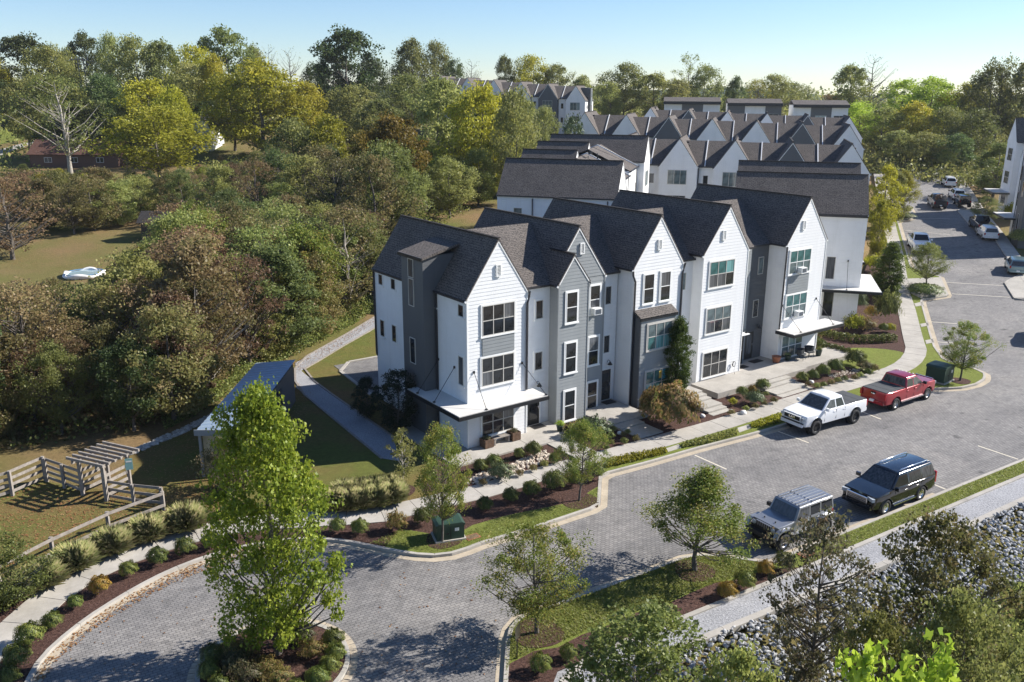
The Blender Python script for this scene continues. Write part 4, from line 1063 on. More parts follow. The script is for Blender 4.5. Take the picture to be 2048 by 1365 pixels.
def tree_proto(seed, H, R_, base, nclump, per, leaf, crown='round', sparse=.0, shape='diamond', trunk_r=None, limbs=14, clumpr=.16, twig=True, low=.0):
    """returns (trunk mesh, crown mesh) of a tree H tall with crown radius R_ starting at height base"""
    r = np.random.default_rng(seed)
    prof = {'round': lambda t: np.sqrt(np.clip(1 - (2 * t - 1) ** 2 * .96, 0, 1)) * (1.0 - .15 * t),
            'oval': lambda t: np.clip(np.sin(np.pi * np.clip(t * .93 + .05, 0, 1)), 0, 1) ** .7,
            'pyramid': lambda t: np.clip((1 - t) ** .75 * (np.clip(t * 6 + .45, 0, 1)), 0, 1),
            'column': lambda t: np.clip(np.minimum(1, t * 5 + .5) * (1 - t ** 3.2) ** .6, 0, 1),
            'spread': lambda t: np.clip(np.minimum(1, t * 2.2 + .25) * np.sqrt(np.clip(1.02 - t ** 2.5, 0, 1)), 0, 1),
            'maple': lambda t: np.clip(np.interp(t, [0, .1, .3, .55, .75, .9, 1], [.5, .82, .98, 1.0, .74, .46, .15]), 0, 1),
            'egg': lambda t: np.clip(np.interp(t, [0, .06, .3, .6, .85, 1], [.6, .85, 1.0, .9, .55, .1]), 0, 1),
            'cone': lambda t: np.clip(1 - t, 0, 1) ** .9}[crown]
    tr = trunk_r or H * .018
    m = MB()
    # trunk with a gentle sway
    K = 7; top = base + (H - base) * .93; pts = []; x = y = 0
    for i in range(K + 1):
        pts.append(Vector((x, y, top * i / K))); x += r.normal() * H * .010; y += r.normal() * H * .010
    rad = [tr * (1.25 if i == 0 else 1) * (1 - i / K) ** .75 + .012 for i in range(K + 1)]
    m.tube(pts, rad, 7, True, False)
    def trunk_at(z):
        f = np.clip(z / top * K, 0, K - 1e-6); i = int(f); return pts[i].lerp(pts[i + 1], f - i)
    # clump centres
    t = r.random(nclump) ** (.85 if crown in ('pyramid', 'cone') else 1.0)
    ang = r.random(nclump) * 2 * np.pi + seed
    rr = prof(t) * R_
    q1, q2, q3 = r.random(3) * 6.28
    lob = 1 + .24 * np.sin(ang * 2 + q1 + t * 2.5) + .20 * np.sin(ang * 4 + t * 9 + q2) + .12 * np.sin(ang * 7 - t * 12 + q3)
    rho = rr * lob * (.35 + .65 * r.random(nclump) ** .45)
    cz = base + t * (H - base)
    C = np.stack([rho * np.cos(ang), rho * np.sin(ang), cz + r.normal(size=nclump) * .02 * H], 1)
    for i in range(nclump):
        p = trunk_at(C[i, 2]); C[i, 0] += p.x; C[i, 1] += p.y
    gap = np.sin(ang * 3 + q2) * np.sin(t * 8 + q1 + ang) > (.78 if crown not in ('egg', 'cone') else 2)
    keep = (r.random(nclump) > sparse) & ~gap; C = C[keep]; rho = rho[keep]; ang = ang[keep]
    # limbs to a subset of clumps, twigs to others
    order = np.argsort(-rho)
    for j, i in enumerate(order[:limbs * 3:1] if twig else order[:limbs]):
        if j >= limbs * (3 if twig else 1): break
        c = Vector(C[i]); z0 = max(base * .75 + low, c.z - rho[i] * r.uniform(.5, 1.1)); a = trunk_at(z0)
        mid = a.lerp(c, .5) + Vector((0, 0, -.06 * rho[i])) + Vector(r.normal(size=3) * .04 * R_)
        k = 1.0 if j < limbs else .5
        tube_np(m, a, c, tr * .36 * k * (1 - .6 * z0 / H) + .012, .012 + tr * .03, 4, mid)
    me_t = m.mesh('trunk')
    n = len(C); sc = clumpr * R_ * r.uniform(.45, 1.5, n)
    P = np.repeat(C, per, 0); s = np.repeat(sc, per)
    off = r.normal(size=(len(P), 3)); off /= np.linalg.norm(off, axis=1, keepdims=True)
    off *= (r.random(len(P)) ** .45 * s * 1.35)[:, None]; off[:, 2] *= .72
    P = P + off
    ct = np.repeat(r.random(n), per)
    tint = .55 * r.random(len(P)) + .45 * ct
    me_c = leaf_mesh('crown', P, leaf * r.uniform(.6, 1.35, len(P)), None, tint, shape, seed, .5)
    return me_t, me_c
def bush_mesh(seed, n, leaf, rx=1, rz=1, core=.55, bump=.18, shape='diamond'):
    """dense rounded bush of unit radius standing on z = 0"""
    r = np.random.default_rng(seed)
    d = r.normal(size=(n, 3)); d /= np.linalg.norm(d, axis=1, keepdims=True); d[:, 2] = np.abs(d[:, 2]) * 1.0 - .25 * (r.random(n) < .35)
    az = np.arctan2(d[:, 1], d[:, 0])
    rad = (core + (1 - core) * r.random(n) ** .5) * (1 + bump * np.sin(az * 3 + seed) * np.cos(d[:, 2] * 5 + seed) + bump * .7 * np.sin(az * 7 + d[:, 2] * 6))
    P = d * rad[:, None]; P[:, 2] = P[:, 2] * .5 * 1.0 + .48
    P = P * np.array([rx, rx, rz])
    N = d.copy()
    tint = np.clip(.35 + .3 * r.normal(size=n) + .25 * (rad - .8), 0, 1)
    return leaf_mesh('foliage', P, leaf * r.uniform(.6, 1.3, n), N, tint, shape, seed, .45)
PROTO = {}
def pr(key, *a, **k): PROTO[key] = tree_proto(*a, **k)
# far shapes (8 m to 22 m trees seen from 100 m and more)
for i, (cr, Rr, bs, sp) in enumerate((('round', 5.2, 2.5, .0), ('oval', 4.2, 2.5, .05), ('spread', 5.6, 3.5, .12), ('round', 4.4, 3.0, .25), ('oval', 5.0, 1.5, .0), ('spread', 6.2, 3.0, .05))):
    pr(('far', i), 11 + i, 13.0, Rr, bs, 150, 80, .38, cr, sp, limbs=9, clumpr=.20)
pr('airy', 31, 13.0, 4.6, 3.5, 110, 26, .28, 'spread', .2, limbs=20, clumpr=.16)
pr('bare', 33, 12.0, 4.8, 3.0, 90, 3, .22, 'spread', .1, limbs=30, clumpr=.14)
# middle distance (45 m to 100 m)
for i, (cr, Rr, bs, sp) in enumerate((('round', 3.3, 1.0, .0), ('oval', 2.7, .8, .05), ('spread', 3.6, 1.8, .1), ('round', 3.0, .6, .15))):
    pr(('mid', i), 51 + i, 8.0, Rr, bs, 150, 105, .20, cr, sp, limbs=10, clumpr=.18)
for i in range(2): pr(('thin', i), 61 + i, 8.0, 3.1, 1.2, 170, 36, .17, 'spread', .1, limbs=24, clumpr=.15)
for i in range(3): pr(('scrub', i), 65 + i, 4.5, 2.6, 0.2, 120, 90, .18, 'round', .05, limbs=12, clumpr=.2)
pr('conifer', 71, 8.0, 2.3, .5, 160, 90, .18, 'cone', 0, limbs=8, clumpr=.2)
pr('column', 73, 6.5, 1.15, .15, 300, 85, .125, 'egg', 0, limbs=6, clumpr=.26)
pr('maple', 75, 9.7, 2.55, .95, 330, 100, .14, 'maple', .08, 'lobed', trunk_r=.17, limbs=16, clumpr=.17)
for i in range(4): pr(('street', i), 81 + i, 5.0, 1.9, 1.45, 170, 120, .085, 'oval' if i != 1 else 'pyramid', .04, 'diamond', trunk_r=.075, limbs=14, clumpr=.16)
pr('sapling', 91, 3.4, .85, .95, 60, 40, .10, 'oval', .05, trunk_r=.035, limbs=10, clumpr=.25)
pr('fore', 93, 9.0, 2.6, .8, 210, 44, .15, 'oval', .14, 'lobed', trunk_r=.12, limbs=26, clumpr=.15)
pr('fore2', 95, 8.6, 2.2, 2.6, 230, 62, .13, 'oval', .08, 'lobed', trunk_r=.1, limbs=26, clumpr=.17)
pr('bright', 97, 10.0, 1.0, 8.2, 34, 20, .26, 'spread', .1, 'lobed', trunk_r=.06, limbs=14, clumpr=.26)
pr('weed', 98, 8.0, 1.6, 5.0, 150, 46, .15, 'round', .1, 'lobed', trunk_r=.06, limbs=20, clumpr=.2)
_tn = {}
def tree(key, loc, H, species, label, name='tree', width=None, bark=None, group=None, rz=None, zoff=0.0, cat='tree'):
    tm, cm = PROTO[key]; z = max(v.co.z for v in tm.vertices) if key not in _tn else _tn[key][0]
    if key not in _tn:
        co = np.zeros(len(cm.vertices) * 3, np.float32); cm.vertices.foreach_get('co', co); co = co.reshape(-1, 3)
        _tn[key] = (z, float(np.percentile(co[:, 2], 99.6)), float(np.percentile(np.hypot(co[:, 0], co[:, 1]), 96)))
    _, hz, rw = _tn[key]
    s = H / hz; sx = s if width is None else (width / 2) / rw
    t = thing(name, label, cat, (loc[0], loc[1], float(ground_z(loc[0], loc[1])) + zoff), random.random() * 6.28 if rz is None else rz, group)
    t.scale = (sx, sx, s)
    link('trunk', tm, t, bark or BARK); link('crown', cm, t, LF[species])
    return t
def bush(key, loc, r, h, species, label, name, group=None, cat='shrub', z=.1):
    me = BUSH[key]
    t = link(name, me, None, LF[species], (loc[0], loc[1], float(np.interp(loc[1], HY, HZ)) + z), random.random() * 6.28)
    t.scale = (r, r, h)
    return tag(t, label, cat, group)
BUSH = {('box', i): bush_mesh(101 + i, 3800, .095, core=.66, bump=.15) for i in range(4)}
BUSH['loose'] = bush_mesh(111, 2600, .12, core=.35, bump=.28); BUSH['small'] = bush_mesh(113, 1000, .15, core=.5, bump=.2)
BUSH['hydra'] = bush_mesh(115, 5200, .085, core=.6, bump=.15, shape='lobed'); BUSH['hedge'] = bush_mesh(117, 4200, .09, core=.6, bump=.10)

# ------------------------------------------------------------------ named trees near the houses
def px_tree(key, base, top, wpx, species, label, **k):
    p = at(*base); d = math.hypot(*p)
    H = zat(base[0], top, p) - float(ground_z(p[0], p[1])); wd = wpx / F_PX * math.hypot(d, CAM_H) * .98
    return tree(key, p, H, species, label, width=wd, **k)
tree('maple', at(557, 1312), zat(525, 772, at(557, 1312)) - .1, 'maple', 'tall bright green maple standing on the mulched roundabout island', width=4.35, rz=4.3)
px_tree(('street', 0), (1074, 1271), 1052, 190, 'oak', 'young oak in a mulch ring on the lawn by the bottom entrance of the street', name='street_tree', group='young street trees', cat='street tree')
px_tree(('street', 1), (1390, 1146), 942, 205, 'oak', 'young oak in a mulch ring on the lawn in front of the silver off-roader', name='street_tree', group='young street trees', cat='street tree')
px_tree(('street', 2), (884, 1090), 852, 128, 'oak', 'young oak beside the green utility cabinet on the kerbside lawn', name='street_tree', group='young street trees', cat='street tree')
px_tree(('street', 3), (1158, 1006), 845, 108, 'oak', 'young oak at the kerb corner in front of the grey townhouse', name='street_tree', group='young street trees', cat='street tree')
px_tree('sapling', (806, 982), 858, 66, 'olive', 'thin pale stemmed sapling in a mulch ring by the end townhouse corner', name='sapling', bark=BARK_P)
px_tree(('street', 0), (1919, 765), 642, 80, 'oak', 'small young tree on the lawn point beside the green cabinet and red pickup', name='street_tree', group='young street trees', cat='street tree')
px_tree(('street', 3), (1853, 578), 486, 76, 'green', 'young tree in the kerb bump-out beside the white pickup up the street', name='street_tree', group='young street trees', cat='street tree')
px_tree(('street', 1), (1806, 420), 342, 62, 'yellow', 'yellowing young tree in the far kerb bump-out on the left of the street', name='street_tree', group='young street trees', cat='street tree')
px_tree('conifer', (1809, 378), 342, 24, 'dark', 'small dark conifer at the left kerb of the far street', name='conifer')
px_tree('sapling', (1779, 356), 327, 28, 'green', 'little tree on the verge near the end of the far street', name='street_tree')
px_tree(('street', 2), (1889, 348), 302, 42, 'green', 'round tree in the planted point at the end of the far street', name='street_tree')
px_tree(('street', 0), (1966, 452), 392, 52, 'olive', 'spreading young tree between the black pickup and the houses on the right', name='street_tree')
px_tree(('mid', 1), (1985, 395), 287, 92, 'green', 'large leafy tree in front of the white house on the right of the far street')
px_tree(('mid', 3), (2010, 380), 300, 60, 'yellow', 'yellowing tree against the white wall of the right hand house')
px_tree('column', (1350, 803), 636, 62, 'column', 'dense columnar hornbeam in the bed in front of the bay window', name='columnar_tree')
px_tree('column', (1768, 598), 485, 62, 'column', 'dense columnar hornbeam beside the sidewalk along the far street', name='columnar_tree')
for (bx, by, ty, wpx, sp, lab) in ((1762, 470, 332, 66, 'yellow', 'tall yellowing tree beside the long blank roof of the far street row'), (1783, 452, 345, 62, 'olive', 'olive leaved tree next to the yellowing one along the far street'),
                                   (1751, 520, 400, 50, 'yellow', 'slender yellow tree close to the canopies of the far street row')):
    px_tree(('mid', 1), (bx, by), ty, wpx, sp, lab)
for (b_, tp, w_, sp, lab) in (((95, 462), 358, 100, 'scrub', 'dark brown scrub tree at the back edge of the clearing, second from the left'), ((245, 452), 362, 90, 'olive', 'olive tree at the back edge of the clearing beside the garden shed'), ((50, 440), 345, 100, 'red', 'russet tree at the back of the clearing by the left edge'), ((285, 436), 352, 80, 'green', 'green tree left of the garden shed roof'), ((130, 430), 340, 100, 'olive', 'olive tree in the second rank behind the clearing'), ((205, 428), 336, 100, 'scrub', 'brownish tree in the second rank behind the clearing')):
    px_tree(('mid', (b_[0] // 7) % 4), b_, tp, w_, sp, lab)
# magnolia in the shade of the end house
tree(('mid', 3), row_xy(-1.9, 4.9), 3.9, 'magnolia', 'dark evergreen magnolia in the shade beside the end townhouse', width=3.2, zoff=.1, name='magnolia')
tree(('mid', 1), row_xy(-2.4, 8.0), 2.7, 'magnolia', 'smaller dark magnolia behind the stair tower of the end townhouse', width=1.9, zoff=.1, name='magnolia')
px_tree(('scrub', 0), (470, 985), 872, 110, 'purple', 'purple brown shrub in front of the long metal shed', name='shrub', cat='shrub')
# foreground trees rooted in the ditch
def fore(key, x, y, top, species, label, wd, **k):
    p = fromy(x, y); z = float(ground_z(p[0], p[1]))
    return tree(key, p, zat(x, top, p) - z, species, label, width=wd, **k)
fore('fore', 1738, 27.5, 1046, 'purple', 'dark leaved tree growing out of the riprap ditch in front of the parked cars', 3.5)
fore('fore2', 1350, 22.5, 1228, 'green', 'leafy green tree top rising at the bottom edge of the photo', 4.6)
fore('fore2', 2010, 25.5, 1062, 'scrub', 'big yellow green bush on the riprap bank at the right edge', 4.4)
fore('fore2', 1890, 22.5, 1268, 'green', 'feathery green bush low on the bank in the bottom right corner', 3.0)
fore('fore2', 2085, 21.5, 1235, 'olive', 'olive bush cut off by the bottom right corner', 3.6)
fore('bright', 1872, 17.6, 1295, 'bright', 'bright lime leaves of a young tree at the bottom right edge', 1.7)
fore('bright', 1985, 17.2, 1318, 'bright', 'second tuft of bright lime leaves nearest the bottom right corner', 1.9)
fore('weed', 1575, 20.5, 1325, 'green', 'green sapling crown at the bottom edge below the dark leaved tree', 2.2)
px_tree(('mid', 0), (12, 1218), 1064, 150, 'green', 'small leafy tree with a pale stem at the left edge by the sidewalk', bark=BARK_P)
# ------------------------------------------------------------------ clipped shrubs
def px_bush(key, px, dia_px, species, label, name='boxwood', hk=1.0, group=None, z=.11):
    p = at(px[0], px[1]); d = math.hypot(math.hypot(*p), CAM_H); r = dia_px / 2 / F_PX * d
    return bush(key, p, r, r * 1.75 * hk, species, label, name, group, z=z)
G1 = 'clipped shrubs along the roundabout kerb'
L1 = [(20, 1375, 44, 'box'), (37, 1338, 52, 'box'), (62, 1296, 54, 'box'), (107, 1262, 40, 'box'), (152, 1222, 32, 'box'), (201, 1192, 44, 'rust'), (258, 1158, 38, 'box'), (317, 1134, 44, 'box'), (372, 1114, 44, 'box'), (424, 1100, 42, 'box')]
for k, (x, y, w_, sp) in enumerate(L1):
    px_bush(('box', k % 4), (x, y), w_ * .88, sp, f'{ordw[k]} round clipped shrub counted from the bottom left along the roundabout kerb', group=G1)
L2 = [(675, 1070, 34), (720, 1073, 36), (845, 1053, 40), (969, 1026, 34), (1021, 1008, 34), (1062, 997, 38), (1107, 985, 48), (1146, 975, 38), (1190, 962, 40)]
for k, (x, y, w_) in enumerate(L2):
    px_bush(('box', (k + 1) % 4), (x, y), w_, 'box', f'{ordw[k]} dark clipped shrub from the maple along the kerbside strip', group='clipped shrubs between sidewalk and kerb')
px_bush('loose', (793, 1066), 44, 'hydra', 'loose brownish shrub between the dark clipped shrubs near the maple', 'shrub')
L3 = [(1081, 1350, 44, 'box'), (1136, 1325, 36, 'box'), (1195, 1306, 28, 'box'), (1238, 1280, 42, 'box'), (1328, 1247, 46, 'box'), (1453, 1201, 38, 'rust'), (1487, 1183, 42, 'box'), (1529, 1155, 34, 'rust'), (1567, 1145, 42, 'box')]
for k, (x, y, w_, sp) in enumerate(L3):
    px_bush(('box', (k + 2) % 4), (x, y), w_, sp, f'{ordw[k]} clipped shrub from the bottom along the gravel path', group='clipped shrubs along the gravel path')
# shrubs on the island
for k, a in enumerate((28, 5, -14, -33, -56, -78, -105, -132, -158, 178)):
    p = IC + np.array([math.cos(R(a)), math.sin(R(a))]) * 2.22
    bush(('box', k % 4), p, .40 if k % 3 else .46, .72, 'box', f'{ordw[k]} box shrub on the island rim, counted clockwise from behind the maple', 'boxwood', 'box shrubs on the roundabout island')
for k, (a, rr, s) in enumerate(((200, 1.3, .62), (170, 1.6, .55), (150, 1.2, .5), (235, 1.2, .6), (290, 1.2, .55), (20, 1.35, .5), (60, 1.5, .55), (255, .6, .5))):
    p = IC + np.array([math.cos(R(a)), math.sin(R(a))]) * rr
    bush('loose', p, s, s * 1.25, 'hydra' if k % 3 else 'purple', 'fading hydrangea on the roundabout island ' + ('left of the maple trunk', 'at the far left inside the rim', 'behind left of the maple trunk', 'front left of the maple trunk', 'in front of the maple trunk, towards the rim', 'right of the maple trunk', 'behind right of the maple trunk', 'close in front of the maple trunk')[k], 'hydrangea', 'hydrangeas on the roundabout island')
# beds in front of the houses
L4 = [(960, 947, 30, 'box'), (987, 941, 34, 'box'), (1039, 921, 26, 'box'), (1066, 917, 36, 'box'), (1109, 931, 26, 'box'), (1088, 939, 18, 'olive'), (1066, 948, 18, 'scrub'), (1039, 958, 18, 'scrub'), (966, 976, 18, 'scrub')]
for k, (x, y, w_, sp) in enumerate(L4):
    px_bush(('box', k % 4) if w_ > 20 else 'small', (x, y), w_, sp, f'{ordw[k]} shrub of the stony bed, larger ones first, left to right', 'shrub' if w_ <= 20 else 'boxwood', group='shrubs in the bed of the end townhouse')
px_bush('loose', (1002, 963), 52, 'cedar', 'feathery light green juniper in the stony bed before the end townhouse', 'juniper', .8)
px_bush('loose', (1190, 876), 62, 'cedar', 'spreading juniper by the patio of the grey townhouse', 'juniper', .7)
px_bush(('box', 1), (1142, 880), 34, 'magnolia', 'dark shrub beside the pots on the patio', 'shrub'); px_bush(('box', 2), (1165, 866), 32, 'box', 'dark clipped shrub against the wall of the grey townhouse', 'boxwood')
for k, (x, y, w_) in enumerate(((1226, 868, 15), (1222, 882, 17), (1246, 878, 13), (1255, 873, 13), (1248, 893, 17), (1271, 887, 17), (1221, 896, 16), (1212, 905, 15))):
    px_bush('small', (x, y), w_, ('olive', 'box', 'scrub')[k % 3], 'tiny mounded plant in the mulch bed left of the first steps', 'perennial', group='tiny plants left of the first steps')
px_bush('hydra', (1338, 858), 116, 'hydra', 'large orange turning hydrangea at the foot of the columnar tree', 'hydrangea', .85)
px_bush('hydra', (1308, 840), 60, 'hydra', 'smaller orange turning hydrangea behind the large one', 'hydrangea', 1.0)
L5 = [(1483, 797, 24, 'box'), (1504, 789, 18, 'rust'), (1524, 785, 28, 'box'), (1465, 815, 18, 'yellow'), (1532, 797, 12, 'olive'), (1462, 835, 15, 'scrub'), (1491, 827, 14, 'olive'), (1510, 823, 15, 'scrub'), (1527, 816, 14, 'scrub'), (1547, 811, 16, 'scrub')]
for k, (x, y, w_, sp) in enumerate(L5):
    px_bush(('box', k % 4) if w_ > 20 else 'small', (x, y), w_, sp, f'{ordw[k]} plant between the wider steps, tallest row first', 'shrub', group='plants between the flights of steps')
px_bush('loose', (1508, 812), 42, 'cedar', 'bright green juniper between the two wider flights of steps', 'juniper', .7)
L6 = [(1603, 768, 24, 'box'), (1625, 764, 24, 'box'), (1645, 757, 28, 'box'), (1669, 750, 32, 'box')]
for k, (x, y, w_, sp) in enumerate(L6):
    px_bush(('box', k), (x, y), w_, sp, f'{ordw[k]} of four clipped balls from the steps in the bed by the white pickup', group='four clipped balls right of the steps')
for k, (x, y) in enumerate(((1616, 778), (1632, 781), (1646, 779), (1661, 774), (1674, 770), (1688, 767), (1708, 765), (1719, 760), (1735, 756), (1748, 748))):
    px_bush('small', (x, y), 14 if k < 8 else 18, ('scrub', 'olive', 'box')[k % 3], 'tiny rounded plant in the row behind the sidewalk by the red pickup', 'perennial', group='tiny plants by the red pickup')
px_bush('loose', (1728, 744), 30, 'purple', 'brownish low shrub at the end of the bed by the red pickup', 'shrub', .7)
px_bush(('box', 0), (1709, 736), 40, 'box', 'square clipped block of boxwood at the end of the short hedge', 'boxwood', .9)
def hedge(px, wdt, hgt, label):
    P = resample(catmull(W(px), 4), .55)
    V = []; T = []
    r = np.random.default_rng(len(px))
    for p in P:
        n = 420; d = r.normal(size=(n, 3)); d /= np.linalg.norm(d, axis=1, keepdims=True); d[:, 2] = np.abs(d[:, 2])
        d = np.sign(d) * np.abs(d) ** .6
        q = d * (.75 + .25 * r.random((n, 1))) * np.array([wdt / 2, wdt / 2, hgt * .98]); V.append(q + np.array([p[0], p[1], .1]))
    V = np.concatenate(V)
    return tag(link('hedge', leaf_mesh('foliage', V, .13 * r.uniform(.6, 1.3, len(V)), None, None, 'diamond', 3, .5), None, LF['box']), label, 'hedge')
hedge([(1632, 690), (1652, 704), (1672, 708), (1692, 715)], .75, .75, 'short clipped hedge beside the patio of the last front house')
hedge([(1640, 672), (1690, 684), (1735, 688), (1782, 685)], .9, .8, 'long clipped hedge curving from the far street house to the sidewalk')
px_bush('loose', (1707, 668), 40, 'yellow', 'yellow leaved shrub under the canopy of the far street end house', 'shrub'); px_bush('loose', (1726, 668), 42, 'hydra', 'tan feathery shrub beside the yellow shrub', 'shrub', .8)
px_bush('loose', (1771, 654), 46, 'olive', 'tall olive shrub below the columnar tree by the sidewalk', 'shrub', 1.6); px_bush(('box', 1), (1742, 640), 28, 'rust', 'rusty clipped shrub behind the canopy corner', 'boxwood')
px_bush(('box', 2), (1766, 668), 20, 'box', 'small clipped ball next to the long hedge', 'boxwood'); px_bush(('box', 3), (1779, 668), 20, 'yellow', 'small yellow ball next to the long hedge', 'shrub')
px_bush('loose', (1742, 545), 34, 'yellow', 'mound of yellow grass under the canopies of the far street row', 'shrub'); px_bush('loose', (1716, 626), 28, 'cedar', 'dark green rounded conifer by the porch of the far street end house', 'juniper', 1.5)
px_bush('hedge', (1848, 592), 66, 'box', 'low spreading juniper under the tree in the kerb bump-out', 'juniper', .35); px_bush('hedge', (1806, 440), 44, 'box', 'low spreading shrub in the far kerb bump-out', 'juniper', .3)
px_bush('loose', (2022, 440), 30, 'yellow', 'yellow green grass mound on the right of the far street', 'shrub'); px_bush('hedge', (2040, 492), 40, 'green', 'green shrub at the right edge near the white car', 'shrub', .8)
# low ground cover beside the kerb
def ground_cover(name, px, n, leaf, h, species, label=None, seed=1):
    P = np.array(W(px)); r = np.random.default_rng(seed); lo, hi = P.min(0), P.max(0); pts = []
    while len(pts) < n:
        q = lo + (hi - lo) * r.random((n, 2)); q = q[inpoly(q[:, 0], q[:, 1], P)]; pts += q.tolist()
    q = np.array(pts[:n]); z = np.interp(q[:, 1], HY, HZ) + .1 + h * r.random(n) ** .8
    o = link(name, leaf_mesh(name, np.stack([q[:, 0], q[:, 1], z], 1), leaf * r.uniform(.6, 1.3, n), None, None, 'diamond', seed, .4), None, LF[species])
    return tag(o, kind='stuff')
ground_cover('ground_cover', [(1212, 941), (1236, 936), (1334, 912), (1330, 903), (1240, 920), (1213, 928)], 1800, .13, .25, 'yellow', seed=2)
ground_cover('ground_cover', [(1364, 901), (1420, 891), (1477, 874), (1474, 865), (1410, 881), (1364, 893)], 1700, .13, .25, 'green', seed=3)
ground_cover('ground_cover', [(1502, 861), (1534, 857), (1570, 845), (1565, 833), (1535, 842), (1502, 852)], 1300, .13, .25, 'yellow', seed=4)
def blades(name, px, n, h, species, seed, lift=.1, wide=.35):
    """short grass: thin upright blades"""
    P = np.array(W(px)); r = np.random.default_rng(seed); lo, hi = P.min(0), P.max(0); pts = []
    while len(pts) < n:
        q = lo + (hi - lo) * r.random((n, 2)); q = q[inpoly(q[:, 0], q[:, 1], P)]; pts += q.tolist()
    q = np.array(pts[:n])
    return tag(grass_obj(name, q, h, species, r, lift), kind='stuff')
def grass_obj(name, q, h, species, r, lift, spread=1.9, wd=.022, parent=None):
    n = len(q); z = ground_z(q[:, 0], q[:, 1]) + lift if parent is None else np.zeros(n)
    a = r.random(n) * 6.283; H = h * r.uniform(.5, 1.3, n); lean = spread * H * r.random(n)
    b = np.stack([q[:, 0], q[:, 1], z], 1); s = np.stack([-np.sin(a), np.cos(a), np.zeros(n)], 1) * wd * r.uniform(.6, 1.4, (n, 1))
    tip = b + np.stack([np.cos(a) * lean, np.sin(a) * lean, H], 1)
    V = np.stack([b - s, b + s, tip], 1).reshape(-1, 3); me = bpy.data.meshes.new(name)
    me.vertices.add(n * 3); me.vertices.foreach_set('co', V.ravel().astype(np.float32)); me.loops.add(n * 3); me.loops.foreach_set('vertex_index', np.arange(n * 3, dtype=np.int32))
    me.polygons.add(n); me.polygons.foreach_set('loop_start', np.arange(n, dtype=np.int32) * 3); me.polygons.foreach_set('loop_total', np.full(n, 3, np.int32))
    at_ = me.attributes.new('tint', 'FLOAT', 'FACE'); at_.data.foreach_set('value', r.random(n).astype(np.float32)); me.update(); me.validate()
    return link(name, me, parent, LF[species])
SL = [(1009, 1420), (1014, 1290), (1026, 1252), (1050, 1233), (1133, 1209), (1368, 1121), (1412, 1115), (1545, 1133), (1500, 1150), (1386, 1186), (1343, 1206), (1267, 1230), (1162, 1272), (1068, 1306), (1018, 1330)]
blades('lawn_blades', SL, 16000, .075, 'lawn', 5); blades('lawn_blades', [(1592, 1113), (2048, 926), (2200, 868), (2200, 888), (2048, 951), (1606, 1140)], 9000, .06, 'lawn', 6)
blades('lawn_blades', [(740, 1091), (860, 1110), (909, 1106), (1072, 1054), (1196, 1012), (1198, 978), (1155, 1008), (1015, 1037), (905, 1080), (800, 1064)], 9000, .06, 'lawn', 7)
# ornamental grasses: each clump a thing
def grass_clump(p, r_, h, label, seed, group):
    r = np.random.default_rng(seed); n = 2400; a = r.random(n) * 6.283; rho = r_ * .25 * r.random(n) ** .6
    b = np.stack([rho * np.cos(a), rho * np.sin(a), np.zeros(n)], 1); a2 = a + r.normal(size=n) * .9
    el = np.radians(18 + 74 * r.random(n) ** .8); Ln = r.uniform(.7, 1.12, n); H = h * Ln
    d = np.stack([np.cos(a2), np.sin(a2), np.zeros(n)], 1); s = np.stack([-np.sin(a2), np.cos(a2), np.zeros(n)], 1) * .008
    mid = b + d * (r_ * .8 * Ln * .55 * np.cos(el))[:, None]; mid[:, 2] = h * Ln * .62 * np.sin(el) + .04
    tip = b + d * (r_ * .85 * Ln * np.cos(el) + r_ * .12)[:, None]; tip[:, 2] = h * Ln * (.95 * np.sin(el) - .06 * np.cos(el)) + .05
    V = np.stack([b - s, b + s, mid + s, tip, mid - s], 1).reshape(-1, 3); me = bpy.data.meshes.new('foliage')
    me.vertices.add(n * 5); me.vertices.foreach_set('co', V.ravel().astype(np.float32)); me.loops.add(n * 5); me.loops.foreach_set('vertex_index', np.arange(n * 5, dtype=np.int32))
    me.polygons.add(n); me.polygons.foreach_set('loop_start', np.arange(n, dtype=np.int32) * 5); me.polygons.foreach_set('loop_total', np.full(n, 5, np.int32))
    tn = np.clip(.35 * r.random(n) + .65 * (H / h - .55) * 1.6 * (r.random(n) < .4), 0, 1)
    at_ = me.attributes.new('tint', 'FLOAT', 'FACE'); at_.data.foreach_set('value', tn.astype(np.float32)); me.update(); me.validate()
    return tag(link('ornamental_grass', me, None, LF['grassy'], (p[0], p[1], .1)), label, 'grass clump', group)
GG = 'ornamental grasses along the paddock fence'
for k, (x, y, w_) in enumerate(((92, 1175, 84), (155, 1140, 88), (228, 1108, 86), (298, 1082, 84), (374, 1062, 92), (20, 1205, 90))):
    p = at(x, y); d = math.hypot(math.hypot(*p), CAM_H); r_ = w_ / 2 / F_PX * d
    grass_clump(p, r_, r_ * 1.1, f'ornamental grass clump along the paddock fence, {("second", "third", "fourth", "fifth", "sixth", "first")[k]} from the left', 200 + k, GG)
for k, (x, y) in enumerate(((672, 1022), (700, 1022), (728, 1018), (757, 1014), (785, 1008), (690, 1004), (722, 1002), (752, 998), (780, 994))):
    grass_clump(at(x, y), .95, 1.1, f'{"front" if k < 5 else "back"} row grass tuft right of the maple, number {ordw[k if k < 5 else k - 5]} from the left', 220 + k, 'grass tufts massed right of the maple')
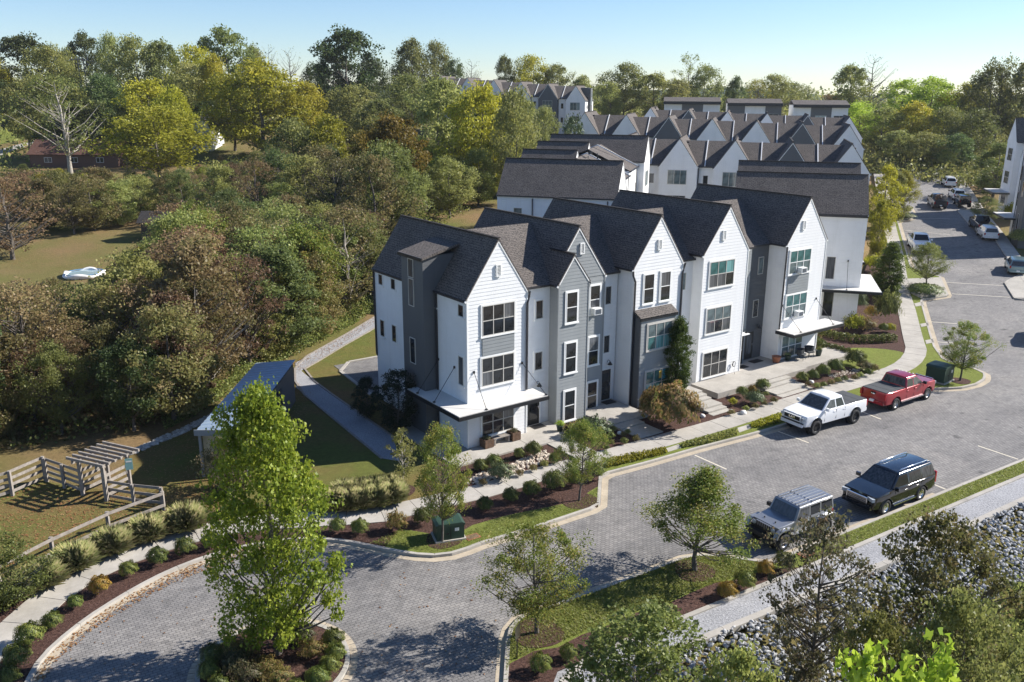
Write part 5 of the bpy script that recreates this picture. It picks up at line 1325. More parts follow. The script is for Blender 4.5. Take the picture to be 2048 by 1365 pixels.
# ------------------------------------------------------------------ the woods on the left
def far(x, top, wpx, y, sp, lab, key=None, bark=None):
    p = fromy(x, y); d = math.hypot(*p); zb = float(ground_z(p[0], p[1])); H = max(4, zat(x, top, p) - zb)
    ks = [('far', i) for i in range(6)]
    return tree(key or ks[FT[0] % 6], p, H, sp, lab, width=wpx / F_PX * d, bark=bark)
FT = [0]
FAR_T = [  # px x, px top, px width, distance, species, words
 (75, 73, 120, 235, 'dark', 'broad dark green tree on the skyline at the far left'), (122, 92, 95, 225, 'green', 'rounded green tree just right of the broad dark one on the left skyline'),
 (197, 68, 74, 245, 'dark', 'dark tree rising above the utility pole on the skyline'), (158, 100, 60, 240, 'green', 'green tree behind the utility pole'),
 (245, 70, 70, 235, 'olive', 'olive tree with an uneven top right of the utility pole'), (292, 74, 100, 228, 'olive', 'wide olive tree with showing limbs on the left skyline'),
 (345, 84, 84, 226, 'olive', 'olive tree next to the wide one with showing limbs'), (402, 92, 92, 218, 'yellow', 'dull yellow tree in the middle of the left skyline'),
 (470, 57, 115, 245, 'green', 'tall green tree with the highest crown left of centre'), (440, 112, 84, 205, 'yellow', 'yellow green tree below the tall green crown'),
 (520, 95, 60, 250, 'olive', 'ragged olive tree on the skyline left of the big dark one'), (640, 128, 60, 245, 'dark', 'dark tree at the left foot of the big dark one'),
 (700, 60, 128, 232, 'dark', 'biggest dark green tree on the skyline'), (752, 118, 70, 236, 'dark', 'dark tree leaning right of the biggest dark one'),
 (672, 100, 80, 236, 'dark', 'dark shoulder tree left of the biggest dark one'), (826, 80, 100, 262, 'olive', 'olive tree with open branches right of the biggest dark one'),
 (872, 84, 84, 268, 'olive', 'second olive tree with open branches right of the biggest dark one'), (905, 120, 52, 255, 'dark', 'small dark pointed tree on the skyline near the hilltop roofs'),
 (1010, 113, 44, 292, 'olive', 'narrow olive tree behind the hilltop roofs'), (1060, 112, 88, 290, 'yellow', 'yellowing tree behind the hilltop roofs'),
 (1112, 130, 74, 286, 'olive', 'brownish olive tree behind the end of the hilltop row'), (1160, 152, 66, 276, 'olive', 'low olive tree right of the hilltop end house'),
 (1245, 127, 104, 252, 'green', 'large green tree behind the flat fronted houses'), (1218, 165, 70, 246, 'green', 'green tree at the right of the hilltop house'),
 (1300, 148, 84, 244, 'green', 'broad green tree above the gabled rows'), (1402, 132, 72, 252, 'olive', 'olive tree above the gap between flat fronted houses'),
 (1350, 160, 70, 240, 'olive', 'dull olive tree above the leftmost flat fronted house'), (1462, 154, 46, 252, 'dark', 'dark blue green tree above the middle flat fronted house'),
 (1535, 150, 92, 272, 'olive', 'thin olive tree above the right flat fronted houses'), (1582, 166, 74, 282, 'olive', 'low olive tree on the horizon left of the blue hills'),
 (1690, 132, 76, 232, 'green', 'green tree left of the leafless tree on the right skyline'), (1652, 190, 60, 240, 'red', 'reddish low tree below the blue hills'),
 (1790, 160, 78, 224, 'bright', 'pale green tree on the mound right of the leafless tree'), (1852, 156, 120, 215, 'bright', 'wide light green tree on the mound at the right'),
 (1922, 166, 100, 208, 'yellow', 'yellow green tree on the mound near the right edge'), (1965, 130, 90, 200, 'olive', 'olive tree with thin leaves near the right edge'),
 (2040, 118, 96, 192, 'olive', 'olive tree cut by the right edge of the photo'), (1710, 205, 90, 195, 'bright', 'light green tree at the end of the far street'),
 (1760, 215, 84, 190, 'green', 'green tree behind the end of the far street'), (1820, 205, 96, 188, 'yellow', 'yellow green bushy tree facing down the far street'),
 (1880, 215, 90, 184, 'green', 'dark green bushy tree on the mound behind the far street'), (1935, 220, 86, 178, 'green', 'bushy tree at the foot of the mound beside the right hand houses'),
 (1795, 262, 60, 176, 'olive', 'low bush at the very end of the far street'), (1850, 265, 80, 172, 'green', 'low dark bush right of the end of the far street'), (1910, 268, 70, 168, 'dark', 'low dark bush near the parked white cars'),
 (530, 122, 190, 182, 'yellow', 'great yellow green tree left of the biggest dark tree'), (615, 165, 118, 185, 'yellow', 'yellow green tree joined to the great one on its right'),
 (470, 150, 110, 190, 'yellow', 'yellow green tree joined to the great one on its left'), (432, 202, 96, 200, 'dark', 'dark green tree in front of the great yellow green tree'),
 (395, 128, 110, 205, 'olive', 'olive tree behind the bright yellow one'), (300, 160, 120, 178, 'yellow', 'yellow crown behind the bright yellow tree'), (355, 175, 90, 170, 'yellow', 'second yellow crown behind the bright yellow tree'),
 (215, 150, 110, 185, 'dark', 'dark tree below the utility pole'), (120, 150, 120, 180, 'green', 'green tree in front of the left skyline'), (60, 160, 80, 190, 'olive', 'olive tree beside the two storey house at the left edge'),
 (10, 118, 66, 225, 'yellow', 'yellow green tree at the left edge of the photo'), (-20, 140, 80, 215, 'dark', 'dark tree cut by the left edge'),
 (180, 200, 120, 178, 'dark', 'dark tree between the two storey house and the brown roof'), (250, 212, 70, 176, 'olive', 'olive bushy tree above the brown roofed house'),
 (700, 172, 112, 190, 'olive', 'olive tree below the biggest dark one'), (760, 200, 90, 180, 'olive', 'olive tree in front of the pale trailer'), (820, 150, 132, 208, 'green', 'green tree left of the hilltop roofs'),
 (880, 158, 150, 150, 'olive', 'large olive tree whose dark limbs show, left of the hilltop roofs'), (960, 170, 150, 142, 'yellow', 'large yellowing tree in front of the hilltop roofs'), (1030, 178, 120, 134, 'olive', 'olive tree in front of the hilltop end house'),
 (1140, 235, 66, 118, 'cedar', 'dark green tree in front of the hilltop end house'), (1195, 240, 60, 150, 'olive', 'yellow bush right of the hilltop end house'),
 (895, 172, 115, 196, 'olive', 'olive crown hiding the walls of the hilltop row, left end'), (950, 180, 105, 196, 'green', 'green crown hiding the walls of the hilltop row, middle'), (1000, 188, 95, 194, 'olive', 'olive crown hiding the walls of the hilltop row, right of the middle'), (1050, 200, 84, 190, 'green', 'green crown at the foot of the dark hilltop house'), (1085, 214, 60, 180, 'olive', 'small olive crown left of the hilltop end house'),
 (790, 232, 130, 122, 'orange', 'orange turning tree in the middle of the woods'), (735, 262, 90, 120, 'orange', 'second, paler orange tree in the woods'),
 (660, 235, 100, 140, 'yellow', 'yellow green tree left of the orange trees'), (590, 240, 120, 140, 'olive', 'olive tree below the great yellow green tree'),
]
for (x, tp, w_, y, sp, lab) in FAR_T:
    FT[0] += 1; far(x, tp, w_, y, sp, lab)
for (x, tp, w_, y, key, sp, lab) in ((1727, 108, 92, 236, 'bare', 'olive', 'leafless grey tree standing against the sky on the right'), (590, 95, 76, 252, 'bare', 'olive', 'nearly leafless tree left of the biggest dark tree'), (945, 118, 70, 282, 'bare', 'olive', 'bare tree above the hilltop roofs'),
                                     (1368, 108, 72, 260, 'airy', 'green', 'airy tall tree sticking out of the skyline at the centre right'), (1985, 112, 96, 196, 'airy', 'olive', 'airy tree with thin leaves on the right skyline'), (550, 88, 60, 256, 'bare', 'olive', 'bare twiggy crown near the great yellow green tree'),
                                     (1510, 158, 60, 262, 'airy', 'yellow', 'pale thin tree above the middle flat fronted house'), (1030, 118, 60, 294, 'airy', 'olive', 'open crowned tree on the skyline behind the hilltop row')):
    far(x, tp, w_, y, sp, lab, key)
px_tree(('far', 2), (330, 372), 212, 205, 'yellow', 'bright yellow green spreading tree in front of the brown roofed house')
px_tree('airy', (142, 352), 152, 165, 'green', 'open branched tree with a pale trunk before the brown roofed house', bark=BARK_P)
px_tree(('thin', 0), (26, 520), 352, 150, 'red', 'reddish half bare tree on the clearing at the left edge')
px_tree(('thin', 1), (150, 470), 372, 90, 'scrub', 'brownish thin tree at the back of the clearing'); px_tree(('mid', 0), (190, 462), 352, 110, 'scrub', 'shaded small tree at the back of the clearing')
px_tree('conifer', (640, 640), 470, 84, 'cedar', 'dark green cedar standing in the woods left of the end townhouse', name='conifer')
# woods filled with trees of mixed kinds, thinned where the photo opens to the clearing
def toplimit(x):
    return float(np.interp(x, [-100, 0, 120, 235, 250, 300, 330, 420, 560, 660, 745, 780, 900, 1000, 1100], [560, 555, 560, 568, 500, 470, 400, 385, 375, 390, 425, 400, 390, 380, 360]))
woods = np.array(W([(-120, 960), (0, 905), (100, 890), (230, 875), (330, 850), (425, 812), (478, 768), (530, 735), (580, 712), (746, 622), (742, 560), (700, 520), (640, 480), (420, 545), (250, 585), (60, 598), (-120, 640)]))
back = np.array(W([(-60, 425), (60, 418), (210, 420), (270, 405), (330, 420), (420, 520), (640, 470), (760, 520), (860, 470), (990, 395), (1060, 320), (1000, 292), (700, 292), (420, 330), (300, 385), (200, 360), (0, 340), (-60, 360)]))
kinds_ = {'scrub': 'brown green scrub tree', 'red': 'reddish thinning tree', 'olive': 'olive tree', 'green': 'green tree', 'dark': 'dark green tree', 'yellow': 'yellow green tree', 'oak': 'turning tree'}
def place_words(sx, q, sp, H, where):
    if 'thicket' in where:
        a = next(w for lim_, w in ((60, 'at the left edge'), (170, 'below the garden pool'), (280, 'above the pergola'), (380, 'above the stone swale'), (470, 'behind the metal shed'), (560, 'left of the dark cedar'), (660, 'around the dark cedar'), (9999, 'beside the gravel walk')) if sx < lim_)
    else:
        a = next(w for lim_, w in ((120, 'behind the clearing'), (260, 'before the brown roofed house'), (360, 'around the garden shed'), (480, 'right of the garden shed'), (620, 'left of the orange trees'), (760, 'below the orange trees'), (880, 'behind the end townhouse'), (9999, 'beside the broad brown roof')) if sx < lim_)
    dpt = np.interp(q[1], [40, 100, 160], [0, 1, 2]); b = 'front row' if q[1] < 52 else 'middle' if q[1] < 66 else 'back row' if q[1] < 84 else 'deep row' if q[1] < 110 else 'far row'
    return f"{'tall' if H > 8.3 else 'medium' if H > 5.5 else 'low'} {kinds_[sp]} {a}, {b} of the woods"
def fill(poly, mind, keys, spw, where, hrange, seed, lim=None):
    r = np.random.default_rng(seed); lo, hi = poly.min(0), poly.max(0); got = []; tries = 0
    while tries < 5000:
        tries += 1; q = lo + (hi - lo) * r.random(2)
        if not inpoly(np.array([q[0]]), np.array([q[1]]), poly)[0]: continue
        if got and min(np.hypot(*(q - g)) for g in got) < mind: continue
        got.append(q)
    for q in got:
        zb = float(ground_z(q[0], q[1])); H = r.uniform(*hrange)
        v = np.array([q[0], q[1], zb + H - CAM_H]); dep = v @ FWD; sx = CX + F_PX * (v @ RIGHT) / dep
        if lim:
            ylim = lim(sx); zt = zat(sx, ylim + r.uniform(0, 26), q); H = min(H, max(1.6, zt - zb))
        px = r.random(); names = list(spw); ps = np.cumsum([spw[n](sx, r) for n in names]); sp = names[int(np.searchsorted(ps / ps[-1], px))]
        key = keys[r.integers(len(keys))]
        if H < 4.2: key = ('scrub', int(r.integers(3)))
        elif (sp == 'red' and r.random() < .8) or (sp == 'scrub' and r.random() < .4): key = ('thin', int(r.integers(2)))
        k_ = 'thicket shrub' if H < 3 else 'tree'
        tree(key, q, H, sp, place_words(sx, q, sp, H, where), width=H * r.uniform(.7, .95) if H > 4 else H * 1.15, group=f'{kinds_[sp]}s {where}', name='shrub' if H < 3 else 'tree', cat='tree', bark=BARK_P if r.random() < .12 else None)
    return got
c_ = lambda v: (lambda x, r: v)
near_sp = {'scrub': c_(3.2), 'red': lambda x, r: 2.3 if x < 540 else .5, 'olive': c_(1.0), 'green': lambda x, r: .6 if x < 420 else 2.6, 'dark': lambda x, r: .2 if x < 420 else .8, 'yellow': c_(.35), 'oak': c_(1.0)}
g_near = fill(woods, 2.15, [('mid', 0), ('mid', 1), ('mid', 2), ('mid', 3), ('thin', 0), ('thin', 1)], near_sp, 'in the thicket left of the townhouses', (3.2, 9.8), 301, toplimit)
back_sp = {'scrub': c_(1.0), 'red': lambda x, r: 2.0 if 380 < x < 640 else .4, 'olive': c_(1.6), 'green': c_(2.6), 'dark': c_(1.1), 'yellow': c_(.9), 'oak': c_(.7)}
g_back = fill(back, 5.2, [('mid', 0), ('mid', 1), ('mid', 2), ('mid', 3)], back_sp, 'in the woods behind the clearing and the townhouses', (5.5, 12.5), 303, lambda x: float(np.interp(x, [-100, 0, 200, 260, 330, 420, 600, 700, 800, 900, 1000, 1060, 1100], [345, 340, 345, 330, 340, 320, 285, 270, 280, 260, 250, 265, 290])))
# brambles, seedlings and leaf litter under the trees, and the far tree belt
def scatter(name, poly, n, leaf, h, species, seed, lift=0.0):
    r = np.random.default_rng(seed); lo, hi = poly.min(0), poly.max(0); pts = []
    while len(pts) < n:
        q = lo + (hi - lo) * r.random((n, 2)); q = q[inpoly(q[:, 0], q[:, 1], poly)]; pts += q.tolist()
    q = np.array(pts[:n]); pat = .5 + .5 * np.sin(q[:, 0] * .9 + seed) * np.sin(q[:, 1] * .8 + seed * .3)
    z = ground_z(q[:, 0], q[:, 1]) + .05 + lift + h * r.random(n) * pat
    return tag(link(name, leaf_mesh(name, np.stack([q[:, 0], q[:, 1], z], 1), leaf * r.uniform(.6, 1.3, n), None, None, 'diamond', seed, .4), None, LF[species]), kind='stuff')
scatter('undergrowth', woods, 34000, .26, 1.9, 'scrub', 401); scatter('undergrowth', woods, 18000, .26, 1.5, 'green', 402)
scatter('undergrowth', back, 34000, .42, 2.2, 'green', 403)
scatter('bank_undergrowth', np.array(W([(1800, 1260), (1960, 1160), (2200, 1050), (2400, 1150), (2200, 1420), (1700, 1420)])), 9000, .2, 1.4, 'green', 410)
ewoods = np.array(W([(330, 862), (432, 816), (482, 772), (540, 738), (588, 716), (748, 627), (744, 600), (640, 640), (560, 680), (440, 760), (320, 830)]))
scatter('undergrowth', ewoods, 22000, .17, 1.8, 'green', 404)
mound = np.array([fromy(1690, 172), fromy(1960, 150), fromy(2060, 150), fromy(2060, 235), fromy(1690, 250)])
scatter('undergrowth', mound, 26000, .6, 4.0, 'green', 405); scatter('undergrowth', mound, 12000, .5, 3.0, 'olive', 406)
belt = np.array([(-260, 215), (-60, 215), (20, 250), (160, 262), (160, 330), (-260, 330)], float)
scatter('far_woods', belt, 40000, 1.1, 9.0, 'olive', 407); scatter('far_woods', np.array([(-300, 170), (-110, 150), (-60, 215), (-260, 300)], float), 16000, .9, 6.0, 'green', 408)
scatter('far_woods', np.array([(-400, 330), (420, 330), (420, 420), (-400, 420)], float), 22000, 1.6, 12.0, 'green', 409)
# ------------------------------------------------------------------ vehicles
def carpaint(name, c, metal=.0, rough=.28):
    n = NT(name); n.col(c).set(Roughness=rough, Metallic=metal); n.p.inputs['Coat Weight'].default_value = .8; n.p.inputs['Coat Roughness'].default_value = .05
    n.p.inputs['Specular IOR Level'].default_value = .5
    return n.m
P_WHITE = carpaint('white_car_paint', (.74, .75, .76)); P_RED = carpaint('red_car_paint', (.30, .004, .016), .25); P_SILVER = carpaint('silver_car_paint', (.24, .25, .27), .5, .36)
P_BLACK = carpaint('black_car_paint', (.003, .004, .006), .0, .15); P_TEAL = carpaint('pale_teal_car_paint', (.18, .28, .31), .5); P_CHAR = carpaint('charcoal_car_paint', (.035, .037, .04), .3)
LAMP = NT('headlamp_lens').col((.42, .45, .47)).set(Roughness=.12).m
RLAMP = NT('tail_lamp_lens').col((.35, .012, .02)).set(Roughness=.15).m
def finish(bm, name, ang=38):
    me = bpy.data.meshes.new(name); bmesh.ops.recalc_face_normals(bm, faces=bm.faces[:]); bm.to_mesh(me); bm.free()
    me.polygons.foreach_set('use_smooth', [True] * len(me.polygons)); me.set_sharp_from_angle(angle=R(ang)); me.update(); return me
def body_mesh(top, W_, zb, axles, ra, taper=.07, tumble=.05, bev=.07):
    """side outline (top runs from the front bumper top to the rear top) with open wheel arches, extruded and shaped"""
    xf, xr = top[0][0], top[-1][0]
    pts = [(xr, zb + .02)]
    for ax in sorted(axles):
        for k in range(9):
            a = math.pi * (1 - k / 8); pts.append((ax + ra * math.cos(a), zb + max(0, (ra * .93) * math.sin(a))))
    pts.append((xf, zb + .04)); pts += top
    bm = bmesh.new(); n = len(pts)
    A = [bm.verts.new((x, -W_ / 2, z)) for x, z in pts]; B = [bm.verts.new((x, W_ / 2, z)) for x, z in pts]
    bm.faces.new(A); bm.faces.new(B[::-1])
    for i in range(n): bm.faces.new((A[i], B[i], B[(i + 1) % n], A[(i + 1) % n]))
    k0 = n - len(top); es = []
    for V in (A, B):
        for i in range(k0 - 1, n):
            e = bm.edges.get((V[i], V[(i + 1) % n]))
            if e: es.append(e)
    bmesh.ops.bevel(bm, geom=es, offset=bev, segments=3, profile=.6, affect='EDGES', clamp_overlap=True)
    L = xf - xr
    for x in np.arange(xr + .3, xf - .1, .3): bmesh.ops.bisect_plane(bm, geom=bm.verts[:] + bm.edges[:] + bm.faces[:], plane_co=(x, 0, 0), plane_no=(1, 0, 0))
    zt = max(z for _, z in top); zm = zb + (zt - zb) * .55
    bmesh.ops.bisect_plane(bm, geom=bm.verts[:] + bm.edges[:] + bm.faces[:], plane_co=(0, 0, zm), plane_no=(0, 0, 1))
    bmesh.ops.bisect_plane(bm, geom=bm.verts[:] + bm.edges[:] + bm.faces[:], plane_co=(0, 0, zb + (zt - zb) * .8), plane_no=(0, 0, 1))
    xc = (xf + xr) / 2
    for v in bm.verts:
        f = abs(v.co.x - xc) / (L / 2); g = max(0, (f - .55) / .45)
        k = 1 - taper * g * g * (1.0 if v.co.x > xc else .6)
        k *= 1 - tumble * max(0, (v.co.z - zm) / (zt - zm)) ** 1.5 - .03 * max(0, (zm - v.co.z) / (zm - zb))
        v.co.y *= k
        if v.co.x > xf - .45: v.co.x -= .16 * (abs(v.co.y) / (W_ / 2)) ** 3
        elif v.co.x < xr + .4: v.co.x += .08 * (abs(v.co.y) / (W_ / 2)) ** 3
        if abs(v.co.y) < W_ / 2 * .5 and v.co.z > zt - .25 : v.co.z += 0
    return finish(bm, 'body')
def vehicle(name, label, cat, loc, heading, paint, s, group=None, detail=True):
    """heading: direction of travel, radians clockwise from +Y. local x forward"""
    p = loc; t = thing(name, label, cat, (p[0], p[1], h1(p[1]) + .008), math.pi / 2 - heading, group)
    sl = math.atan((h1(p[1] + 2) - h1(p[1] - 2)) / 4)
    if abs(sl) > .005: t.rotation_mode = 'XYZ'; t.rotation_euler = (0, -sl * math.cos(heading), t.rotation_euler[2])
    W_, zb, axles, r = s['W'], s['zb'], s['axles'], s['r']
    body = link('body', body_mesh(s['top'], W_, zb, axles, r * 1.2, s.get('taper', .07), s.get('tumble', .05), s.get('bev', .07)), t, paint)
    xf, xr = s['top'][0][0], s['top'][-1][0]
    MB().box(xr + .15, xf - .2, -W_ / 2 + .33, W_ / 2 - .33, zb - .12, zb + .35).build('underbody', BLACK, t)
    for ax in axles:
        for sg in (-1, 1):
            m = MB().lathe([(.001, 0), (r * 1.22, 0)], 20); m.xform(Matrix.Translation((ax, sg * (W_ / 2 - .34), r)) @ Matrix.Rotation(math.pi / 2, 4, 'X')); m.build('wheel_well', BLACK, t)
            m = MB(); q = [(ax + r * 1.21 * math.cos(a), sg * (W_ / 2 * .985), zb + max(0, r * 1.2 * .93 * math.sin(a))) for a in np.linspace(0, math.pi, 11)]
            m.tube(q, .022, 4, True); m.build('arch_trim', s.get('archm', paint), t)
    if detail:
        MB().boxc((xf + .01, 0, zb + .24), (.10, W_ * .56, .11)).build('air_intake', BLACK, t)
        for sg in (-1, 1): MB().boxc((xf - .02, sg * W_ * .36, zb + .20), (.10, .17, .07)).build('fog_light', BLACK, t)
    # cabin
    (rb, rt, ft, fb), z0, z1, wb, wt = s['cab'], s['z0'], s['z1'], s['wb'] / 2, s['wt'] / 2
    bm = bmesh.new()
    V = [bm.verts.new(q) for q in ((rb, -wb, z0), (fb, -wb, z0), (fb, wb, z0), (rb, wb, z0), (rt, -wt, z1), (ft, -wt, z1), (ft, wt, z1), (rt, wt, z1))]
    for f in ((3, 2, 1, 0), (4, 5, 6, 7), (0, 1, 5, 4), (1, 2, 6, 5), (2, 3, 7, 6), (3, 0, 4, 7)): bm.faces.new([V[i] for i in f])
    es = [e for e in bm.edges if min(v.co.z for v in e.verts) > z0 + .01 or abs(e.verts[0].co.z - e.verts[1].co.z) > .1]
    bmesh.ops.bevel(bm, geom=es, offset=s.get('cbev', .07), segments=3, profile=.6, affect='EDGES', clamp_overlap=True)
    bmesh.ops.bisect_plane(bm, geom=bm.verts[:] + bm.edges[:] + bm.faces[:], plane_co=((rb + fb) / 2, 0, 0), plane_no=(1, 0, 0))
    bmesh.ops.bisect_plane(bm, geom=bm.verts[:] + bm.edges[:] + bm.faces[:], plane_co=(0, 0, 0), plane_no=(0, 1, 0))
    for v in bm.verts:
        if v.co.z > z1 - .02: v.co.z += .045 * (1 - (v.co.y / wt) ** 2)
    link('cabin', finish(bm, 'cabin'), t, s.get('roofpaint', paint))
    H = z1 - z0
    def side(x, f, sg): return (x, sg * (wb + (wt - wb) * f + .006), z0 + H * f)
    def xe(f, front): return (fb + (ft - fb) * f) if front else (rb + (rt - rb) * f)
    lo, hi = s.get('win', (.10, .84))
    for sg in (-1, 1):
        cuts = s['cuts']
        for i in range(len(cuts) - 1):
            a, b = cuts[i], cuts[i + 1]; g = .045
            xa = [(xe(f, False) + .10 if a is None else a + g) for f in (lo, hi)]; xb = [(xe(f, True) - .12 if b is None else b - g) for f in (lo, hi)]
            q = [side(xa[0], lo, sg), side(xb[0], lo, sg), side(xb[1], hi, sg), side(xa[1], hi, sg)]
            q2 = [(x, y - sg * .03, z) for x, y, z in q]
            MB().add(q + q2, [(0, 1, 2, 3), (7, 6, 5, 4), (0, 4, 5, 1), (1, 5, 6, 2), (2, 6, 7, 3), (3, 7, 4, 0)]).build('side_window', GL_CAR, t)
    for fr, nm in ((True, 'windshield'), (False, 'rear_window')):
        l2, h2 = (.06, .9) if fr else s.get('rwin', (.15, .86)); sg = 1 if fr else -1
        q = [(xe(f, fr) + sg * .010, y * (wb + (wt - wb) * f - .10), z0 + H * f) for f, y in ((l2, -1), (l2, 1), (h2, 1), (h2, -1))]
        q2 = [(x - sg * .04, y, z - .01) for x, y, z in q]
        MB().add(q + q2, [(0, 1, 2, 3), (7, 6, 5, 4), (0, 4, 5, 1), (1, 5, 6, 2), (2, 6, 7, 3), (3, 7, 4, 0)]).build(nm, GL_CAR, t)
    # wheels
    for ax in axles:
        for sg in (-1, 1):
            yo = s.get('track', W_) / 2 - .02; tw = s.get('tw', .28)
            m = MB().lathe([(r * .60, -tw / 2), (r * .92, -tw / 2), (r, -tw / 2 + .05), (r, tw / 2 - .05), (r * .92, tw / 2), (r * .62, tw / 2), (r * .58, tw / 2 - .05)], 28)
            m.xform(Matrix.Translation((ax, sg * (yo - tw / 2), r)) @ Matrix.Rotation(-sg * math.pi / 2, 4, 'X'))
            w = m.build('wheel', TYRE, t)
            rm = MB(); rm.lathe([(.001, tw / 2 - .06), (r * .14, tw / 2 - .05), (r * .16, tw / 2 - .08)], 12); rm.lathe([(r * .60, tw / 2 - .02), (r * .52, tw / 2 - .02), (r * .50, tw / 2 - .12)], 28)
            ns = s.get('spokes', 6)
            for k in range(ns):
                a = 2 * math.pi * k / ns; rm.boxc((math.cos(a) * r * .33, math.sin(a) * r * .33, tw / 2 - .07), (r * .44, r * .14, .04), a)
            rm.lathe([(.001, tw / 2 - .14), (r * .55, tw / 2 - .14)], 20)
            rm.xform(Matrix.Translation((ax, sg * (yo - tw / 2), r)) @ Matrix.Rotation(-sg * math.pi / 2, 4, 'X')); rm.build('rim', s.get('rim', ALLOY), w)
    # lamps, grille, bumpers, mirrors, handles
    zf = s['lampz']
    for sg in (-1, 1):
        if s.get('round'):
            m = MB().lathe([(.001, .03), (.10, .02), (.11, -.02)], 16); m.xform(Matrix.Translation((xf + .02, sg * s['round'], zf)) @ Matrix.Rotation(math.pi / 2, 4, 'Y')); m.build('headlight', LAMP, t)
        else: MB().boxc((xf - .10, sg * (W_ / 2 - .30), zf), (.16, .40, .17), -sg * R(20)).build('headlight', LAMP, t)
        MB().boxc((xr + .035, sg * (W_ / 2 - .14), s['tailz']), (.10, .15, s.get('tailh', .36))).build('tail_light', RLAMP, t)
        mx = fb - .25
        m = MB().boxc((mx, sg * (wb + .17), z0 + .12), (.12, .22, .18)); m.boxc((mx + .02, sg * (wb + .05), z0 + .06), (.06, .16, .05)); m.build('mirror', s.get('mirror', BLACK), t)
        for hx in s['handles']: MB().boxc((hx, sg * (W_ / 2 * .985 + .005), z0 - .16), (.20, .05, .04)).build('door_handle', s.get('hmat', CHROME), t)
        for dx_ in s.get('seams', ()): MB().box(dx_ - .005, dx_ + .005, sg * W_ / 2 * .985 - .012, sg * W_ / 2 * .985 + .010, zb + .12, z0 - .05).build('door_seam', BLACK, t)
        if s.get('step'): MB().box(axles[0] - .55 if axles[0] > axles[1] else axles[1] - .55, (axles[1] if axles[0] > axles[1] else axles[0]) + .55, sg * (W_ / 2 - .02) - .07, sg * (W_ / 2 - .02) + .07, zb - .06, zb - .01).build('side_step', s.get('stepm', BLACK), t)
    if detail:
        g0, g1, gw = s['grille']
        gr = MB().boxc((xf - .005, 0, (g0 + g1) / 2), (.06, gw, g1 - g0)).build('grille', s.get('gmat', BLACK), t)
        k = s.get('gslots')
        if k:
            m = MB()
            for i in range(k): m.boxc((xf + .026, (i - (k - 1) / 2) * gw / k, (g0 + g1) / 2), (.02, gw / k * .5, (g1 - g0) * .86))
            m.build('grille_slot', BLACK, gr)
        else:
            m = MB()
            for i in range(1, 5): m.boxc((xf + .03, 0, g0 + (g1 - g0) * i / 5), (.02, gw * .94, .018))
            m.build('grille_bar', s.get('bmat', CHROME), gr)
            f = MB(); f.boxc((xf + .02, 0, g1), (.06, gw + .06, .045)); f.boxc((xf + .02, 0, g0), (.06, gw + .06, .045)); f.boxc((xf + .02, -gw / 2 - .01, (g0 + g1) / 2), (.06, .045, g1 - g0)); f.boxc((xf + .02, gw / 2 + .01, (g0 + g1) / 2), (.06, .045, g1 - g0)); f.build('grille_frame', s.get('fmat', CHROME), gr)
    m = MB().boxc((xf - .0, 0, zb + .10), (.14, W_ * .80, .20)); m.build('front_bumper', s.get('bump', paint), t)
    MB().boxc((xr - .02, 0, zb + .10), (.14, W_ * .86, .20)).build('rear_bumper', s.get('bump', paint), t)
    MB().boxc((xr - .03 if not s.get('bed') else xr - .04, 0, zb + s.get('plz', .17)), (.14, .32, .15)).build('licence_plate', TRIM_W, t)
    if s.get('bed'):
        b0, b1 = s['bed']; zt = s['bedz']; w2 = W_ / 2 - .12
        c = MB().box(b0, b1, -w2, w2, zt - .03, zt + .03).build('bed_cover', s['cover'], t)
        m = MB()
        for i in range(1, 3): m.box(b0 + (b1 - b0) * i / 3 - .012, b0 + (b1 - b0) * i / 3 + .012, -w2, w2, zt + .03, zt + .036)
        m.build('cover_seam', BLACK, c)
        MB().boxc((xr - .012, 0, zt - .13), (.04, .34, .06)).build('tailgate_handle', BLACK, t)
    if s.get('rails'):
        for sg in (-1, 1):
            y = sg * (wt - .14); MB().tube([(rt + .15, y, z1 + .04), (rt + .22, y, z1 + .10), (ft - .35, y, z1 + .10), (ft - .25, y, z1 + .04)], .028, 6).build('roof_rail', CHROME, t)
    return t
RAM = dict(W=2.02, zb=.62, axles=(1.94, -1.74), r=.46, tw=.33, track=2.10, top=[(2.98, 1.02), (2.90, 1.30), (1.38, 1.42), (-.62, 1.42), (-2.90, 1.42)], cab=(-.72, -.52, .58, 1.42), z0=1.40, z1=2.06, wb=1.90, wt=1.52,
           cuts=(None, .16, None), lampz=1.12, tailz=1.18, handles=(.32, -.58), seams=(.16, 1.22, -.66), grille=(.95, 1.24, 1.22), bed=(-2.82, -.80), bedz=1.43, cover=FABRIC, rim=BLACK, bmat=BLACK, fmat=TRIM_W, mirror=P_WHITE, hmat=P_WHITE, spokes=8, bump=P_WHITE)
F15 = dict(RAM, zb=.52, r=.42, tw=.29, track=2.03, top=[(2.95, .98), (2.90, 1.24), (1.42, 1.33), (-.6, 1.33), (-2.95, 1.33)], z0=1.31, z1=1.97, lampz=1.06, tailz=1.06, bedz=1.34, rim=ALLOY, mirror=BLACK, hmat=P_RED, bump=P_RED, step=True, stepm=ALLOY, fmat=CHROME, bmat=CHROME, spokes=7)
